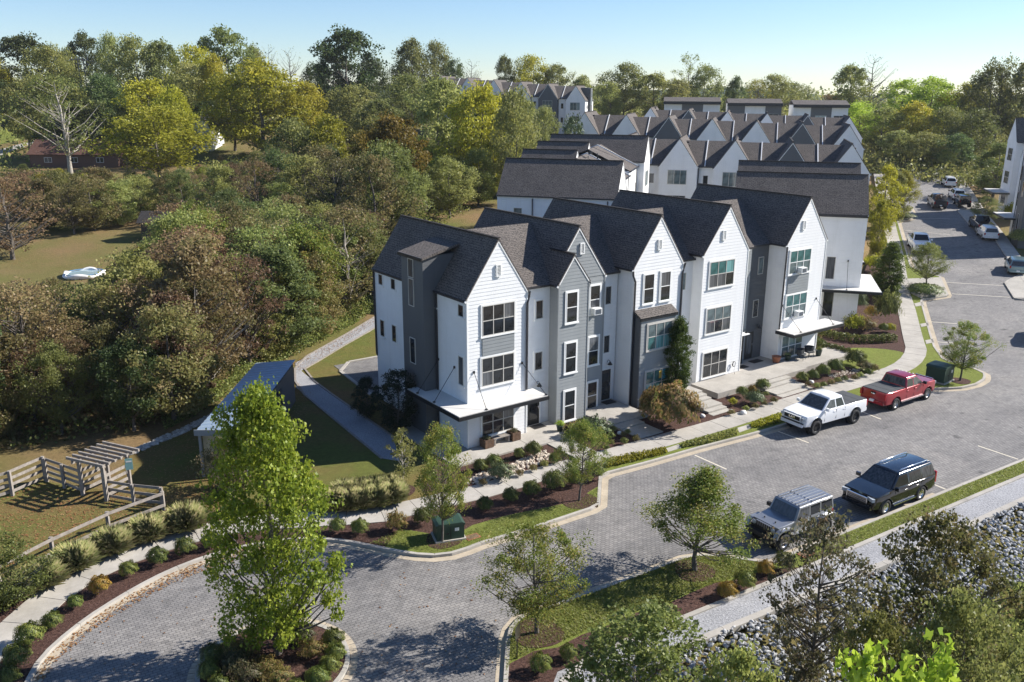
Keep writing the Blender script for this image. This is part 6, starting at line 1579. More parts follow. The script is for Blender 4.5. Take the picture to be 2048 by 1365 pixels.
YUK = dict(W=2.02, zb=.45, axles=(1.62, -1.33), r=.41, tw=.28, top=[(2.62, .86), (2.54, 1.12), (1.25, 1.24), (-2.56, 1.20)], cab=(-2.54, -2.30, .48, 1.32), z0=1.19, z1=1.86, wb=1.90, wt=1.46, cuts=(None, -1.30, -.20, None), lampz=.98, tailz=1.05, tailh=.6, handles=(.14, -.85),
           seams=(-.2, 1.0, -1.2), grille=(.62, 1.02, 1.10), gmat=GUTTER, rim=CHROME, rails=True, step=True, stepm=CHROME, mirror=P_BLACK, spokes=7, rwin=(.12, .8), bump=P_BLACK, cbev=.09)
JEEP = dict(W=1.62, zb=.62, axles=(1.42, -1.53), r=.41, tw=.28, track=1.90, top=[(1.86, .80), (1.84, 1.14), (.62, 1.24), (-2.10, 1.22)], cab=(-2.08, -2.00, .36, .66), z0=1.2, z1=1.80, wb=1.60, wt=1.46, cuts=(None, -1.12, -.36, None), lampz=.98, tailz=1.0, tailh=.22, handles=(-.18, -.95), seams=(-.36, .45, -1.1),
            grille=(.80, 1.14, .86), gmat=P_SILVER, gslots=7, round=.56, step=True, stepm=P_SILVER, hmat=P_SILVER, spokes=5, tumble=.02, taper=.09, bump=BLACK, win=(.08, .88), cbev=.05)
CAR = dict(W=1.85, zb=.36, axles=(1.42, -1.34), r=.34, tw=.22, top=[(2.28, .66), (2.15, .86), (1.05, 1.0), (-2.22, 1.02)], cab=(-2.2, -1.75, .25, 1.20), z0=.98, z1=1.62, wb=1.72, wt=1.30, cuts=(None, -.45, None), lampz=.78, tailz=.92, tailh=.28, handles=(.0, -.9), seams=(-.4,), grille=(.5, .72, .9), mirror=BLACK, spokes=5, rwin=(.12, .82), cbev=.10, bmat=BLACK, fmat=BLACK)
U57 = R(57.0)
def axle_mid(a, b, offs, hd, side):
    """ground point below the vehicle's middle from two tyre contacts on its visible side"""
    A, B = at(*a), at(*b); m = (A + B) / 2
    fx = np.array([math.sin(hd), math.cos(hd)]); rt = np.array([fx[1], -fx[0]])
    return m - rt * side - fx * offs
hd = U57 + math.pi
v = vehicle('pickup_truck', 'lifted white crew cab pickup with black wheels parked at the kerb below the steps', 'pickup truck', axle_mid((1630.5, 870.6), (1709.6, 847.8), .10, hd, -1.0), hd + R(1.0), P_WHITE, RAM)
def lettering(parent, txt, size, mat, m):
    cu = bpy.data.curves.new('lettering', 'FONT'); cu.body = txt; cu.size = size; cu.align_x = 'CENTER'; cu.align_y = 'CENTER'; cu.extrude = .006; cu.materials.append(mat)
    tmp = bpy.data.objects.new('lettering_source', cu); COL.objects.link(tmp); bpy.context.view_layer.update()
    me = bpy.data.meshes.new_from_object(tmp.evaluated_get(bpy.context.evaluated_depsgraph_get())); bpy.data.objects.remove(tmp); bpy.data.curves.remove(cu)
    o = link('lettering', me, parent, mat); o.matrix_local = m; return o
MF = lambda x, z, sg: Matrix.Translation((x, 0, z)) @ Matrix.Rotation(sg * math.pi / 2, 4, 'Z') @ Matrix.Rotation(math.pi / 2, 4, 'X')
lettering(v, 'RAM', .24, CHROME, MF(3.03, 1.09, 1))
MB().box(.62, 1.0, -.30, .30, 1.405, 1.425)
hd = U57
v = vehicle('pickup_truck', 'red crew cab pickup with grey bed cover parked behind the white one', 'pickup truck', axle_mid((1791, 822), (1853, 800), .10, hd, 1.0), hd - R(1.5), P_RED, F15)
m = MB().lathe([(.001, .012), (.09, .012), (.10, 0)], 20); m.xform(Matrix.Translation((-2.965, 0, 1.14)) @ Matrix.Rotation(-math.pi / 2, 4, 'Y') @ Matrix.Diagonal((.6, 1.5, 1, 1))); m.build('emblem', CHROME, v)
for k in range(5): MB().boxc((.60, (k - 2) * .26, 2.0), (.08, .07, .04)).build('roof_marker_light', TRIM_W, v) if k in (0, 1, 2, 3, 4) else None
hd = U57 + math.pi
v = vehicle('off_road_car', 'silver boxy off-roader with ribbed roof parked at the lower kerb', 'off-roader', axle_mid((1569, 1103.6), (1650.5, 1068.4), -.05, hd, -.92), hd, P_SILVER, JEEP)
for k in range(7):                                # stamped ribs of the hardtop
    y = (k - 3) * .20
    MB().box(-1.9, -.62, y - .04, y + .04, 1.835, 1.862).build('roof_rib', P_SILVER, v); MB().box(-.48, .26, y - .04, y + .04, 1.835, 1.862).build('roof_rib', P_SILVER, v)
for ax in (1.42, -1.53):
    for sg in (-1, 1):
        pts = [(ax - .66, sg * .86, .72), (ax - .50, sg * .86, .98), (ax - .30, sg * .86, 1.05), (ax + .30, sg * .86, 1.05), (ax + .50, sg * .86, .96), (ax + .62, sg * .86, .74)]
        m = MB()
        for a, b in zip(pts[:-1], pts[1:]): m.beam(a, b, .24, .06)
        m.build('fender_flare', P_SILVER, v)
m = MB().lathe([(.1, -.13), (.38, -.13), (.41, -.08), (.41, .08), (.38, .13), (.1, .13)], 24); m.xform(Matrix.Translation((-2.28, 0, 1.02)) @ Matrix.Rotation(math.pi / 2, 4, 'Y')); m.build('spare_wheel', TYRE, v)
MB().boxc((2.02, 0, .66), (.22, 1.66, .20)).build('winch_bumper', BLACK, v)
for y in (-.32, .32): MB().boxc((1.45, y, 1.2), (.05, .05, .05)).build('bonnet_latch', BLACK, v)
v = vehicle('suv', 'glossy black full size SUV with chrome roof rails at the lower kerb', 'SUV', axle_mid((1777, 1028.9), (1845, 1000), -.10, hd, -.98), hd, P_BLACK, YUK)
F15H = R(15.0)
def vat(px, py): return at(px, py)
SUVS = dict(CAR, top=[(2.2, .74), (2.1, .95), (1.05, 1.06), (-2.2, 1.08)], z0=1.05, z1=1.68, axles=(1.36, -1.36), r=.36, zb=.40, rails=True, bump=P_WHITE)
vehicle('pickup_truck', 'white pickup facing the camera at the left kerb behind the young tree', 'pickup truck', vat(1836, 500), F15H + math.pi, P_WHITE, dict(RAM, zb=.5, r=.42, track=2.02, rim=ALLOY))
v = vehicle('pickup_truck', 'dark pickup driving up the far street with wooden furniture in its bed', 'pickup truck', vat(1873, 414), F15H, P_CHAR, dict(F15, hmat=BLACK, bump=BLACK, bedz=1.0, cover=BLACK))
cg = thing('furniture_load', 'pile of wooden furniture standing in the bed of the dark pickup', 'furniture', (v.location.x - .45, v.location.y - 1.7, h1(v.location.y) + 1.05), -F15H)
for k in range(7): MB().boxc((random.uniform(-.6, .6), random.uniform(-.6, .5), random.uniform(.25, .9)), (random.uniform(.3, .9), random.uniform(.05, .5), random.uniform(.3, .8)), random.uniform(0, 3), random.uniform(-.5, .5)).build('board', WOOD_D if k % 2 else WOOD, cg)
vehicle('suv', 'white SUV farthest up the right side of the far street', 'SUV', vat(1896, 372), F15H, P_WHITE, dict(SUVS, hmat=P_WHITE))
vehicle('suv', 'white SUV parked ahead of the black off-roader', 'SUV', vat(1912, 398), F15H, P_WHITE, SUVS)
v = vehicle('off_road_car', 'black off-roader with a spare wheel on its tailgate', 'off-roader', vat(1923, 412), F15H, P_BLACK, dict(JEEP, gmat=P_BLACK, hmat=BLACK, stepm=BLACK, bump=BLACK, W=1.75))
m = MB().lathe([(.1, -.13), (.38, -.13), (.41, -.08), (.41, .08), (.38, .13), (.1, .13)], 20); m.xform(Matrix.Translation((-2.28, 0, 1.1)) @ Matrix.Rotation(math.pi / 2, 4, 'Y')); m.build('spare_wheel', TYRE, v)
vehicle('pickup_truck', 'black pickup with empty bed parked behind the white SUV on the right', 'pickup truck', vat(1960, 460), F15H, P_BLACK, dict(F15, hmat=BLACK, bump=BLACK, cover=BLACK, bedz=1.1, step=False))
vehicle('suv', 'white SUV nearest on the right side of the far street', 'SUV', vat(1973, 476), F15H, P_WHITE, dict(SUVS, rails=False))
vehicle('car', 'pale teal hatchback cut off at the right edge of the photo', 'car', vat(2030, 543), F15H + R(8), P_TEAL, dict(CAR, hmat=P_TEAL, bump=P_TEAL))
vehicle('suv', 'car parked just outside the right edge whose shadow falls on the street', 'SUV', vat(2085, 680), F15H + R(8), P_CHAR, SUVS)

# ------------------------------------------------------------------ green cabinets, pots, benches, chairs
def cabinet(px, w, d, h, label, rz, sticker):
    p = at(*px); t = thing('utility_cabinet', label, 'utility cabinet', (p[0], p[1], .1), rz)
    MB().box(-w / 2 - .08, w / 2 + .08, -d / 2 - .08, d / 2 + .08, -.05, .10).build('plinth', CONC, t)
    MB().box(-w / 2, w / 2, -d / 2, d / 2, .10, h * .84).build('cabinet_body', GREENBOX, t)
    MB().prism_y([(-w / 2 - .04, h * .84), (w / 2 + .04, h * .84), (w / 2 + .04, h * .93), (w / 2 - .1, h), (-w / 2 + .1, h), (-w / 2 - .04, h * .93)], -d / 2 - .04, d / 2 + .04).build('lid', GREENBOX, t)
    m = MB(); m.box(-.012, .012, -d / 2 - .012, -d / 2, .14, h * .82); m.build('door_seam', BLACK, t)
    MB().box(w / 2 - .45, w / 2 - .25, -d / 2 - .015, -d / 2 - .001, h * .55, h * .72).build('label_plate', TRIM_W, t)
    if sticker: MB().box(w / 2 + .001, w / 2 + .012, -.15, .12, h * .35, h * .6).build('warning_label', plain('orange_label', (.6, .16, .06), .5), t)
    MB().box(-.2, -.08, -d / 2 - .03, -d / 2 - .001, h * .42, h * .5).build('latch', BLACK, t)
cabinet((897, 1078), 1.3, .9, .92, 'dark green utility cabinet half hidden behind the young oak', R(18), False)
cabinet((1877, 764), 1.45, 1.35, 1.25, 'green utility cabinet on the lawn point behind the red pickup', R(40), True)
def uvthing(name, label, cat, u, v, z, rz=0.0, group=None):
    p = row_xy(u, v); return thing(name, label, cat, (p[0], p[1], z), ROWA + rz, group)
for u, lab in ((1.05, 'square wooden planter left of the bench under the canopy'), (3.0, 'square wooden planter right of the bench under the canopy')):
    t = uvthing('planter_box', lab, 'planter', u, -.42, .2)
    for k in range(4):
        for s_ in range(2): MB().box(-.30, .30, -.30 if s_ else .27, -.27 if s_ else .30, .02 + k * .13, .14 + k * .13).build('plank', WOOD_D, t); MB().box(-.30 if s_ else .27, -.27 if s_ else .30, -.27, .27, .02 + k * .13, .14 + k * .13).build('plank', WOOD_D, t)
    MB().box(-.26, .26, -.26, .26, .02, .46).build('soil', SOIL, t)
    link('plant', BUSH['small'], t, LF['purple'], (0, 0, .42)).scale = (.26, .26, .3)
t = uvthing('bench', 'grey wooden bench between the two planters under the canopy', 'bench', 2.03, -.42, .2)
for k in range(3): MB().box(-.6, .6, -.18 + k * .125, -.07 + k * .125, .40, .44).build('seat_slat', WOOD, t)
for s_ in (-.5, .5): MB().box(s_ - .05, s_ + .05, -.17, .17, 0, .40).build('leg', WOOD, t)
def pot(u, v, z, r, h, mat, plant, label, psz=.3):
    t = uvthing('plant_pot', label, 'plant pot', u, v, z)
    MB().lathe([(.001, 0), (r * .68, 0), (r, h * .9), (r * 1.05, h), (r * .92, h), (r * .88, h * .85), (.001, h * .85)], 18).build('pot', mat, t)
    if plant: link('plant', BUSH['small'], t, LF[plant], (0, 0, h * .8)).scale = (psz, psz, psz * 1.3)
pot(6.05, -1.0, .21, .22, .36, POTD, 'bright', 'dark pot with lime green leaves on the grey townhouse patio'); pot(6.6, -1.6, .21, .27, .42, POTG, None, 'empty pale grey pot on the patio edge')
pot(27.65, -.25, .5, .34, .48, TERRA, None, 'large terracotta pot beside the entrance mat'); pot(28.75, -.45, .5, .24, .4, POTD, 'cedar', 'dark green pot beside the two porch chairs', .26); pot(31.75, -1.05, .5, .26, .46, POTD, 'green', 'tall dark green planter right of the porch chairs', .26)
for u, v, rz, lab in ((29.8, -.9, .3, 'grey porch chair with slim legs, left one of two under the canopy'), (30.9, -.8, -.2, 'dark cushioned porch chair, right one of two under the canopy')):
    t = uvthing('porch_chair', lab, 'chair', u, v, .5, rz)
    MB().boxc((0, 0, .42), (.58, .56, .10)).build('seat', FABRIC, t)
    m = MB().lathe([(.34, .42), (.38, .60), (.40, .82), (.36, .82), (.33, .46)], 20); m.v = [(x, max(y, -.10), z) for x, y, z in m.v]; m.build('backrest', FABRIC, t)
    for a in (-1, 1):
        for b in (-1, 1): MB().tube([(a * .2, b * .18, .40), (a * .27, b * .25, 0)], .018).build('leg', LAMPM, t)
for (u, v, z, w_, lab) in ((5.4, .35, .212, .9, 'dark door mat in front of the first townhouse door'), (11.75, .9, .302, .9, 'dark door mat in front of the second townhouse door'), (24.6, .45, .502, .9, 'brown door mat at the left of the two grey entrance doors'), (26.6, .8, .502, 1.1, 'dark patterned mat at the right of the two grey entrance doors')):
    t = uvthing('door_mat', lab, 'door mat', u, v, z); MB().box(-w_ / 2, w_ / 2, -.3, .3, 0, .02).build('mat_pile', RUBBERMAT, t); MB().box(-w_ / 2 + .08, w_ / 2 - .08, -.22, .22, .02, .024).build('mat_centre', BLACK, t)
t = uvthing('hose_reel', 'coiled hose on a wall hook beside the steps house window', 'hose', 22.9, -.1, .5)
for k in range(3): MB().tube([(.16 * math.cos(a) * (1 - .1 * k), -.04 - .02 * k, .7 + .2 * math.sin(a)) for a in np.linspace(0, 6.28, 14)], .014, 5).build('hose_loop', TRIM_B, t)
MB().tube([(.1, -.05, .55), (.0, -.1, .2), (-.15, -.3, .02)], .014, 5).build('hose_end', TRIM_B, t)
for k, (px, r_, lab) in enumerate((((1486, 832), .22, 'pale boulder at the sidewalk edge between the wider flights of steps'), ((1622, 770), .20, 'white round stone under the first clipped ball by the steps'), ((1239, 872), .16, 'white stone among tiny plants left of the first steps'), ((1405, 838), .18, 'white stone at the foot of the orange hydrangea'), ((1684, 763), .15, 'white stone in the bed by the red pickup'), ((1462, 827), .14, 'small pale stone left of the pale boulder'))):
    p = at(*px); bm = bmesh.new(); bmesh.ops.create_icosphere(bm, subdivisions=2, radius=r_)
    for v_ in bm.verts: v_.co *= 1 + .12 * math.sin(v_.co.x * 17 + k) * math.cos(v_.co.y * 13 + k * 2); v_.co.z *= .8
    me = bpy.data.meshes.new('boulder'); bm.to_mesh(me); bm.free(); me.polygons.foreach_set('use_smooth', [True] * len(me.polygons))
    tag(link('boulder', me, None, STONE_W, (p[0], p[1], .1 + r_ * .5)), lab, 'boulder')
# covers in the lawn, sign, drain
for px, lab in (((945, 1079), 'rusty square valve cover set in the lawn beside the green cabinet'), ((1611, 1113), 'tan square valve cover in the lawn behind the silver off-roader')):
    p = at(*px); t = thing('valve_cover', lab, 'valve cover', (p[0], p[1], .11), R(33)); MB().box(-.35, .35, -.22, .22, 0, .03).build('frame', TERRA, t); MB().box(-.29, .29, -.17, .17, .03, .04).build('lid', SOIL, t)
p = at(1034, 1322); t = thing('road_sign', 'small sign on a thin post seen edge on at the bottom of the lawn', 'sign', (p[0], p[1], .1), R(66))
MB().tube([(0, 0, 0), (0, 0, 1.35)], .025).build('post', GUTTER, t); MB().boxc((0, -.03, 1.15), (.40, .015, .55)).build('sign_plate', ALLOY, t)
# ------------------------------------------------------------------ metal shed
A3, B3, C3 = at(449, 857, 2.9), at(516, 727, 2.7), at(588, 727, 2.7)
ex = (C3 - B3); wS = float(np.linalg.norm(ex)); ex = ex / wS; ey = np.array([-ex[1], ex[0]]); 
if ey @ (B3 - A3) < 0: ey = -ey
lS = float((B3 - A3) @ ey); O3 = B3 - ey * lS
t = thing('metal_shed', 'long low shed with blue grey corrugated metal roof beside the gravel walk', 'shed', (O3[0], O3[1], .07), math.atan2(ex[1], ex[0]))
MB().box(.12, wS - .12, .3, lS - .15, 0, 2.55).build('wall', plain('cream_shed_wall', (.50, .44, .30), .7), t)
MB().box(wS - .13, wS - .04, .3, lS - .1, 0, 2.6).build('side_panel', W_DARK, t)
m = MB(); nr = 24
for k in range(nr):
    y0 = -.1 + (lS + .2) * k / nr; y1 = -.1 + (lS + .2) * (k + 1) / nr; ym = y0 + (y1 - y0) * .2
    m.add([(-.15, y0, 2.62), (wS + .12, y0, 2.86), (wS + .12, ym, 2.90), (-.15, ym, 2.66), (-.15, y1, 2.62), (wS + .12, y1, 2.86)], [(0, 1, 2, 3), (3, 2, 5, 4)])
rf = m.build('metal_roof', METAL, t); MB().box(-.16, wS + .13, -.14, -.09, 2.45, 2.78).build('fascia', W_GREY, rf)
for x in (.06, wS - .06): MB().box(x - .07, x + .07, .0, .14, 0, 2.62).build('post', W_GREY, t)
for y in (lS * .3, lS * .62): MB().box(wS - .05, wS - .01, y, y + 1.0, 0.1, 2.15).build('door', DOORM, t)
# ------------------------------------------------------------------ paddock fence and pergola gate
def fence(label, pts, h=1.15, rails=4, step=2.3, name='fence', z=.06):
    P = resample(pts, step); a0 = P[0]; t = thing(name, label, 'fence', (a0[0], a0[1], z))
    for p in P: q = p - a0; MB().box(q[0] - .07, q[0] + .07, q[1] - .07, q[1] + .07, -.2, h + .1).build('post', WOOD, t)
    for p, q in zip(P[:-1], P[1:]):
        a, b = p - a0, q - a0; nrm = np.array([-(b - a)[1], (b - a)[0]]); nrm = nrm / np.linalg.norm(nrm) * .09
        for k in range(rails): zz = .22 + k * (h - .22) / (rails - 1) + random.uniform(-.015, .015); MB().beam((a[0] + nrm[0], a[1] + nrm[1], zz), (b[0] + nrm[0], b[1] + nrm[1], zz + random.uniform(-.02, .02)), .035, .15).build('rail', WOOD, t)
    return t
fence('weathered four rail fence running from the left edge to the corner post', W([(-60, 1020), (25, 995), (92, 964)]), 1.3)
fence('weathered rail fence in the shade from the corner post to the pergola gate', W([(95, 966), (166, 993)]), 1.25)
fence('weathered rail fence from the pergola gate to its corner by the grasses', W([(216, 1003), (270, 1012), (326, 1018)]), 1.0, 3)
fence('low weathered fence following the ornamental grasses down to the left edge', W([(328, 1020), (240, 1052), (145, 1098), (62, 1136), (-10, 1178)]), .85, 2, name='fence')
PG = [at(167, 993), at(214, 1005), at(262, 980), at(219, 968)]
t = thing('pergola', 'small weathered timber pergola over the paddock gate with slatted roof', 'pergola', (PG[0][0], PG[0][1], .06))
Q = [p - PG[0] for p in PG]
for q in Q: MB().box(q[0] - .08, q[0] + .08, q[1] - .08, q[1] + .08, -.1, 1.95).build('post', WOOD, t)
d1 = (Q[1] - Q[0]) / np.linalg.norm(Q[1] - Q[0]); d2 = (Q[3] - Q[0]) / np.linalg.norm(Q[3] - Q[0]); l2 = np.linalg.norm(Q[3] - Q[0])
for q in (Q[0], Q[1]): e = q + d2 * (l2 + .4); s0 = q - d2 * .4; MB().beam((s0[0], s0[1], 1.98), (e[0], e[1], 1.98), .07, .18).build('beam', WOOD, t)
for k in range(7):
    s0 = Q[0] - d1 * .45 + d2 * (-.3 + k * (l2 + .6) / 6); e = s0 + d1 * (np.linalg.norm(Q[1] - Q[0]) + .9); MB().beam((s0[0], s0[1], 2.12), (e[0], e[1], 2.12), .09, .14).build('slat', WOOD, t)
for k in range(4):
    a, b = Q[1], Q[2]; MB().beam((a[0], a[1], .3 + k * .35), (b[0], b[1], .3 + k * .35), .04, .16).build('side_rail', WOOD, t)
    a, b = Q[0], Q[3]; MB().beam((a[0], a[1], .3 + k * .35), (b[0], b[1], .3 + k * .35), .04, .16).build('side_rail', WOOD, t)
q = Q[2] + np.array([.12, -.12]); s_ = thing('notice_board', 'small pale teal notice fixed to the pergola post', 'sign', (PG[0][0] + q[0], PG[0][1] + q[1], 1.2), R(20)); MB().box(-.18, .18, -.02, .0, 0, .62).build('sign_plate', plain('teal_notice', (.22, .42, .42), .5), s_); MB().box(-.14, .14, -.026, -.02, .42, .50).build('notice_paper', TRIM_W, s_)
# ------------------------------------------------------------------ pool, sheds and houses on the left
p = at(169, 552); zp = h1(p[1]); t = thing('garden_pool', 'round white above ground pool with a blue rim on the clearing', 'pool', (p[0], p[1], zp))
m = MB().lathe([(1.95, 0), (2.1, .25), (2.0, .42), (1.75, .38), (1.7, .2)], 40); m.v = [(x * (1 + .05 * math.sin(5 * math.atan2(y, x))), y * (1 + .06 * math.cos(3 * math.atan2(y, x))), z * (1 + .35 * math.sin(4 * math.atan2(y, x) + 1))) for x, y, z in m.v]; m.build('pool_wall', TRIM_W, t); MB().lathe([(.001, .3), (1.8, .3)], 28).build('pool_water', NT('pool_water').col((.30, .40, .42)).set(Roughness=.08).m, t); MB().lathe([(1.9, .36), (1.96, .42), (1.84, .42), (1.8, .36)], 28).build('pool_rim', plain('blue_vinyl', (.10, .22, .36), .4), t)
def simple_house(label, pxl, pxr, pybase, hw, hr, wallm, roofm, depth=7, cat='house', ang=None, name='house', nwin=3, gable_end=False, group=None):
    a, b = at(pxl, pybase), at(pxr, pybase); L = float(np.linalg.norm(b - a)); c = (a + b) / 2; zb = float(ground_z(c[0], c[1]))
    ang = math.atan2((b - a)[1], (b - a)[0]) if ang is None else ang
    h = thing(name, label, cat, (a[0], a[1], zb), ang, group)
    if gable_end:
        gable_wall(h, 0, L, 0, depth, -1, hw, hr, wallm); gable_roof(h, 0, L, 0, depth, hw, hr, roofm, .3, .3)
    else:
        w = MB().prism_y([(0, -1), (1, -1), (1, 0), (0, 0)], 0, 1); w = MB(); w.box(0, L, 0, depth, -1, hw)
        w.add([(0, 0, hw), (0, depth, hw), (0, depth / 2, hr), (L, 0, hw), (L, depth, hw), (L, depth / 2, hr)], [(0, 1, 2), (3, 5, 4)]); w.build('wall', wallm, h)
        r = RB(); s_ = (hr - hw) / (depth / 2)
        r.slab((-.4, -.4, hw - .4 * s_ + .1), (L + .4, -.4, hw - .4 * s_ + .1), (L + .4, depth / 2, hr + .1), (-.4, depth / 2, hr + .1)); r.slab((L + .4, depth + .4, hw - .4 * s_ + .1), (-.4, depth + .4, hw - .4 * s_ + .1), (-.4, depth / 2, hr + .1), (L + .4, depth / 2, hr + .1)); r.build('roof', roofm, h)
    for k in range(nwin): window(h, 'front', L * (k + .7) / (nwin + .4), -.01, hw * .38, min(1.4, L / nwin * .4), hw * .36, 2, 1, TRIM_W, GL_DARK, None, simple=True)
    return h
BRICKW = plain('red_brick_wall', (.13, .075, .058), .85, var=.2, scale=8)
h = simple_house('long low brick house with a brown shingle roof behind the pale trunked tree', 62, 238, 336, 2.6, 5.0, BRICKW, ROOF_R, 8, nwin=3)
h = simple_house('white gabled house with dark windows right of the bright yellow tree', 385, 425, 303, 5.0, 7.4, W_WHITE, ROOF, 9, gable_end=True, nwin=2)
h = simple_house('pale house with a grey roof above the long brown roof', 200, 262, 285, 2.8, 4.8, W_WHITE, ROOF, 8, nwin=3)
h = simple_house('two storey house with a white upper wall at the left edge of the photo', -40, 44, 252, 6.0, 8.4, W_WHITE, ROOF_R, 9, nwin=4); boxobj('lower_wall', B_DARK, h, -.02, 12.5, -.06, 0, -1, 2.9)
m = MB().lathe([(.001, 0), (.25, .03), (.42, .12)], 14); m.xform(Matrix.Translation((9, -1.5, 2.1)) @ Matrix.Rotation(R(60), 4, 'X')); m.build('satellite_dish', TRIM_W, h); MB().tube([(9, -1.5, 0), (9, -1.5, 2.1)], .05).build('dish_post', GUTTER, h)
simple_house('small house with a red brown roof among the skyline trees on the left', 230, 256, 236, 3.0, 5.6, W_WHITE, ROOF_R, 7, nwin=2)
simple_house('pale low house seen through the trees under the great yellow green tree', 572, 612, 262, 2.6, 4.2, W_WHITE, ROOF, 7, nwin=2)
simple_house('white house in the trees below the biggest dark tree', 742, 795, 243, 3.0, 4.6, W_WHITE, ROOF, 7, nwin=3)
simple_house('small dark wooden garden shed with a grey roof behind the clearing', 285, 341, 484, 2.5, 3.5, SHEDW, ROOF_D, 3.2, 'shed', name='garden_shed', nwin=0)
px_sheet('concrete_drive', [(0, 300), (72, 280), (110, 272), (60, 290), (0, 312)], .06, CONC2); px_sheet('meadow_bank', [(0, 254), (70, 252), (70, 275), (0, 290)], .07, LAWN); px_sheet('concrete_drive', [(612, 262), (668, 264), (668, 271), (612, 269)], .3, CONC2)
# utility pole
p = fromy(178, 232); zb = float(ground_z(p[0], p[1])); zt = zat(178, 116, p)
t = thing('utility_pole', 'wooden utility pole with crossarms standing above the trees on the left', 'utility pole', (p[0], p[1], zb))
MB().tube([(0, 0, 0), (0, 0, zt - zb)], [.2, .13], 8).build('pole', WOOD, t); MB().tube([(1.4, .2, 0), (1.4, .2, zt - zb - .5)], [.2, .13], 8).build('pole', WOOD, t)
for dz in (.4, 1.6): MB().boxc((.6, -.12, zt - zb - dz), (4.4, .16, .22)).build('crossarm', WOOD, t)
for k in range(5): MB().tube([(-1.4 + k, -.12, zt - zb - .3), (-1.4 + k, -.12, zt - zb + .05)], .06).build('insulator', TRIM_W, t)
for dx_, dy_, dz in ((-75, -30, -6), (80, 10, -3), (82, 0, -9)):
    tag(MB().tube([(p[0] + dx_ * f, p[1] + dy_ * f, zt - .4 + dz * f - 3.2 * 4 * f * (1 - f) * .6) for f in np.linspace(0, 1, 14)], .045, 4, cap=False).build('power_line', WOOD), {-75: 'power line from the pole to the left edge', 80: 'upper power line from the pole to the right', 82: 'lower power line from the pole to the right'}[dx_], 'power line')
# porch railings and an air conditioner by the far street row
for k in range(2):
    p = np.array([31.4, 78.0]) + nb * (3.4 + 6.6 * k) + np.array([math.cos(AB - math.pi / 2), math.sin(AB - math.pi / 2)]) * 1.8
    t = thing('porch_railing', f'black metal porch railing at the {ordw[k + 1]} house of the far street row', 'railing', (p[0], p[1], h1(p[1]) + .1), AB)
    MB().box(0, 3.2, -.02, .02, .92, .97).build('top_rail', TRIM_B, t)
    for j in range(13): MB().box(j * .26, j * .26 + .03, -.012, .012, 0, .92).build('baluster', TRIM_B, t)
# ------------------------------------------------------------------ stones
def stone_meshes(n, seed):
    out = []
    for k in range(n):
        r = np.random.default_rng(seed + k); bm = bmesh.new(); bmesh.ops.create_icosphere(bm, subdivisions=1, radius=1)
        for v_ in bm.verts: v_.co *= r.uniform(.68, 1.2)
        sc = (r.uniform(.8, 1.25), r.uniform(.6, .95), r.uniform(.5, .8))
        for v_ in bm.verts: v_.co.x *= sc[0]; v_.co.y *= sc[1]; v_.co.z *= sc[2]
        me = bpy.data.meshes.new('stone'); bm.to_mesh(me); bm.free(); me.materials.append(STONE_G); out.append(me)
    return out
def stone_mat(name, lo, hi):
    n = NT(name); oi = n.node('ShaderNodeObjectInfo'); v_ = n.coord()
    at_ = n.node('ShaderNodeAttribute'); at_.attribute_name = 'tint'
    ad = n.node('ShaderNodeMath', operation='ADD'); n.l(oi.outputs['Random'], ad.inputs[0]); n.l(at_.outputs['Fac'], ad.inputs[1])
    fr = n.node('ShaderNodeMath', operation='FRACT'); n.l(ad.outputs[0], fr.inputs[0])
    c = n.mix(.35, n.ramp(fr.outputs[0], [(0, lo), (1, hi)]), n.ramp(n.noise(5, 4, .7, v_), [(.3, (.45, .45, .45)), (.7, (1.2, 1.2, 1.2))]), 'MULTIPLY')
    n.col(c).set(Roughness=.85); n.p.inputs['Specular IOR Level'].default_value = .25; return n.m
SG = stone_mat('riprap_stone', (.26, .262, .265), (.46, .46, .46)); ST = stone_mat('river_stone', (.36, .29, .22), (.66, .58, .48))
SM = stone_meshes(10, 500)
def stones_stuff(name, pts, sizes, mat, seed, parent=None):
    r = np.random.default_rng(seed); base = []
    for me in SM: co = np.zeros(len(me.vertices) * 3, np.float32); me.vertices.foreach_get('co', co); f = np.zeros(len(me.polygons) * 3, np.int32); me.polygons.foreach_get('vertices', f); base.append((co.reshape(-1, 3), f.reshape(-1, 3)))
    V = []; Fc = []; n = 0; T = []
    for q, s_ in zip(pts, sizes):
        co, f = base[r.integers(len(base))]; M = np.array(Matrix.Rotation(r.random() * 6.28, 3, 'Z') @ Matrix.Rotation(r.normal() * .6, 3, 'X')); V.append(co @ M.T * s_ + q); Fc.append(f + n); n += len(co); T += [r.random()] * len(f)
    me = bpy.data.meshes.new(name); me.from_pydata(np.concatenate(V).tolist(), [], np.concatenate(Fc).tolist()); a_ = me.attributes.new('tint', 'FLOAT', 'FACE'); a_.data.foreach_set('value', np.array(T, np.float32))
    return tag(link(name, me, parent, mat), kind='stuff')
RPX = np.array(W([(1190, 1345), (1300, 1330), (1473, 1257), (1610, 1201), (1779, 1131), (2048, 1007), (2250, 912), (2250, 1030), (2060, 1110), (1900, 1200), (1800, 1290), (1560, 1400), (1250, 1400)]))
r = np.random.default_rng(77); lo, hi = RPX.min(0), RPX.max(0); pts = lo + (hi - lo) * r.random((30000, 2)); pts = pts[inpoly(pts[:, 0], pts[:, 1], RPX)]
riprap = tag(empty('riprap_bank'), kind='structure')
keep = pts[:9500]; z = ground_z(keep[:, 0], keep[:, 1]) + .02 + .12 * r.random(len(keep)); sz = r.uniform(.06, .145, len(keep))
o_ = np.argsort(-sz / np.hypot(keep[:, 0], keep[:, 1]))
vis = [i for i in o_][:300]; rest = [i for i in o_][300:]
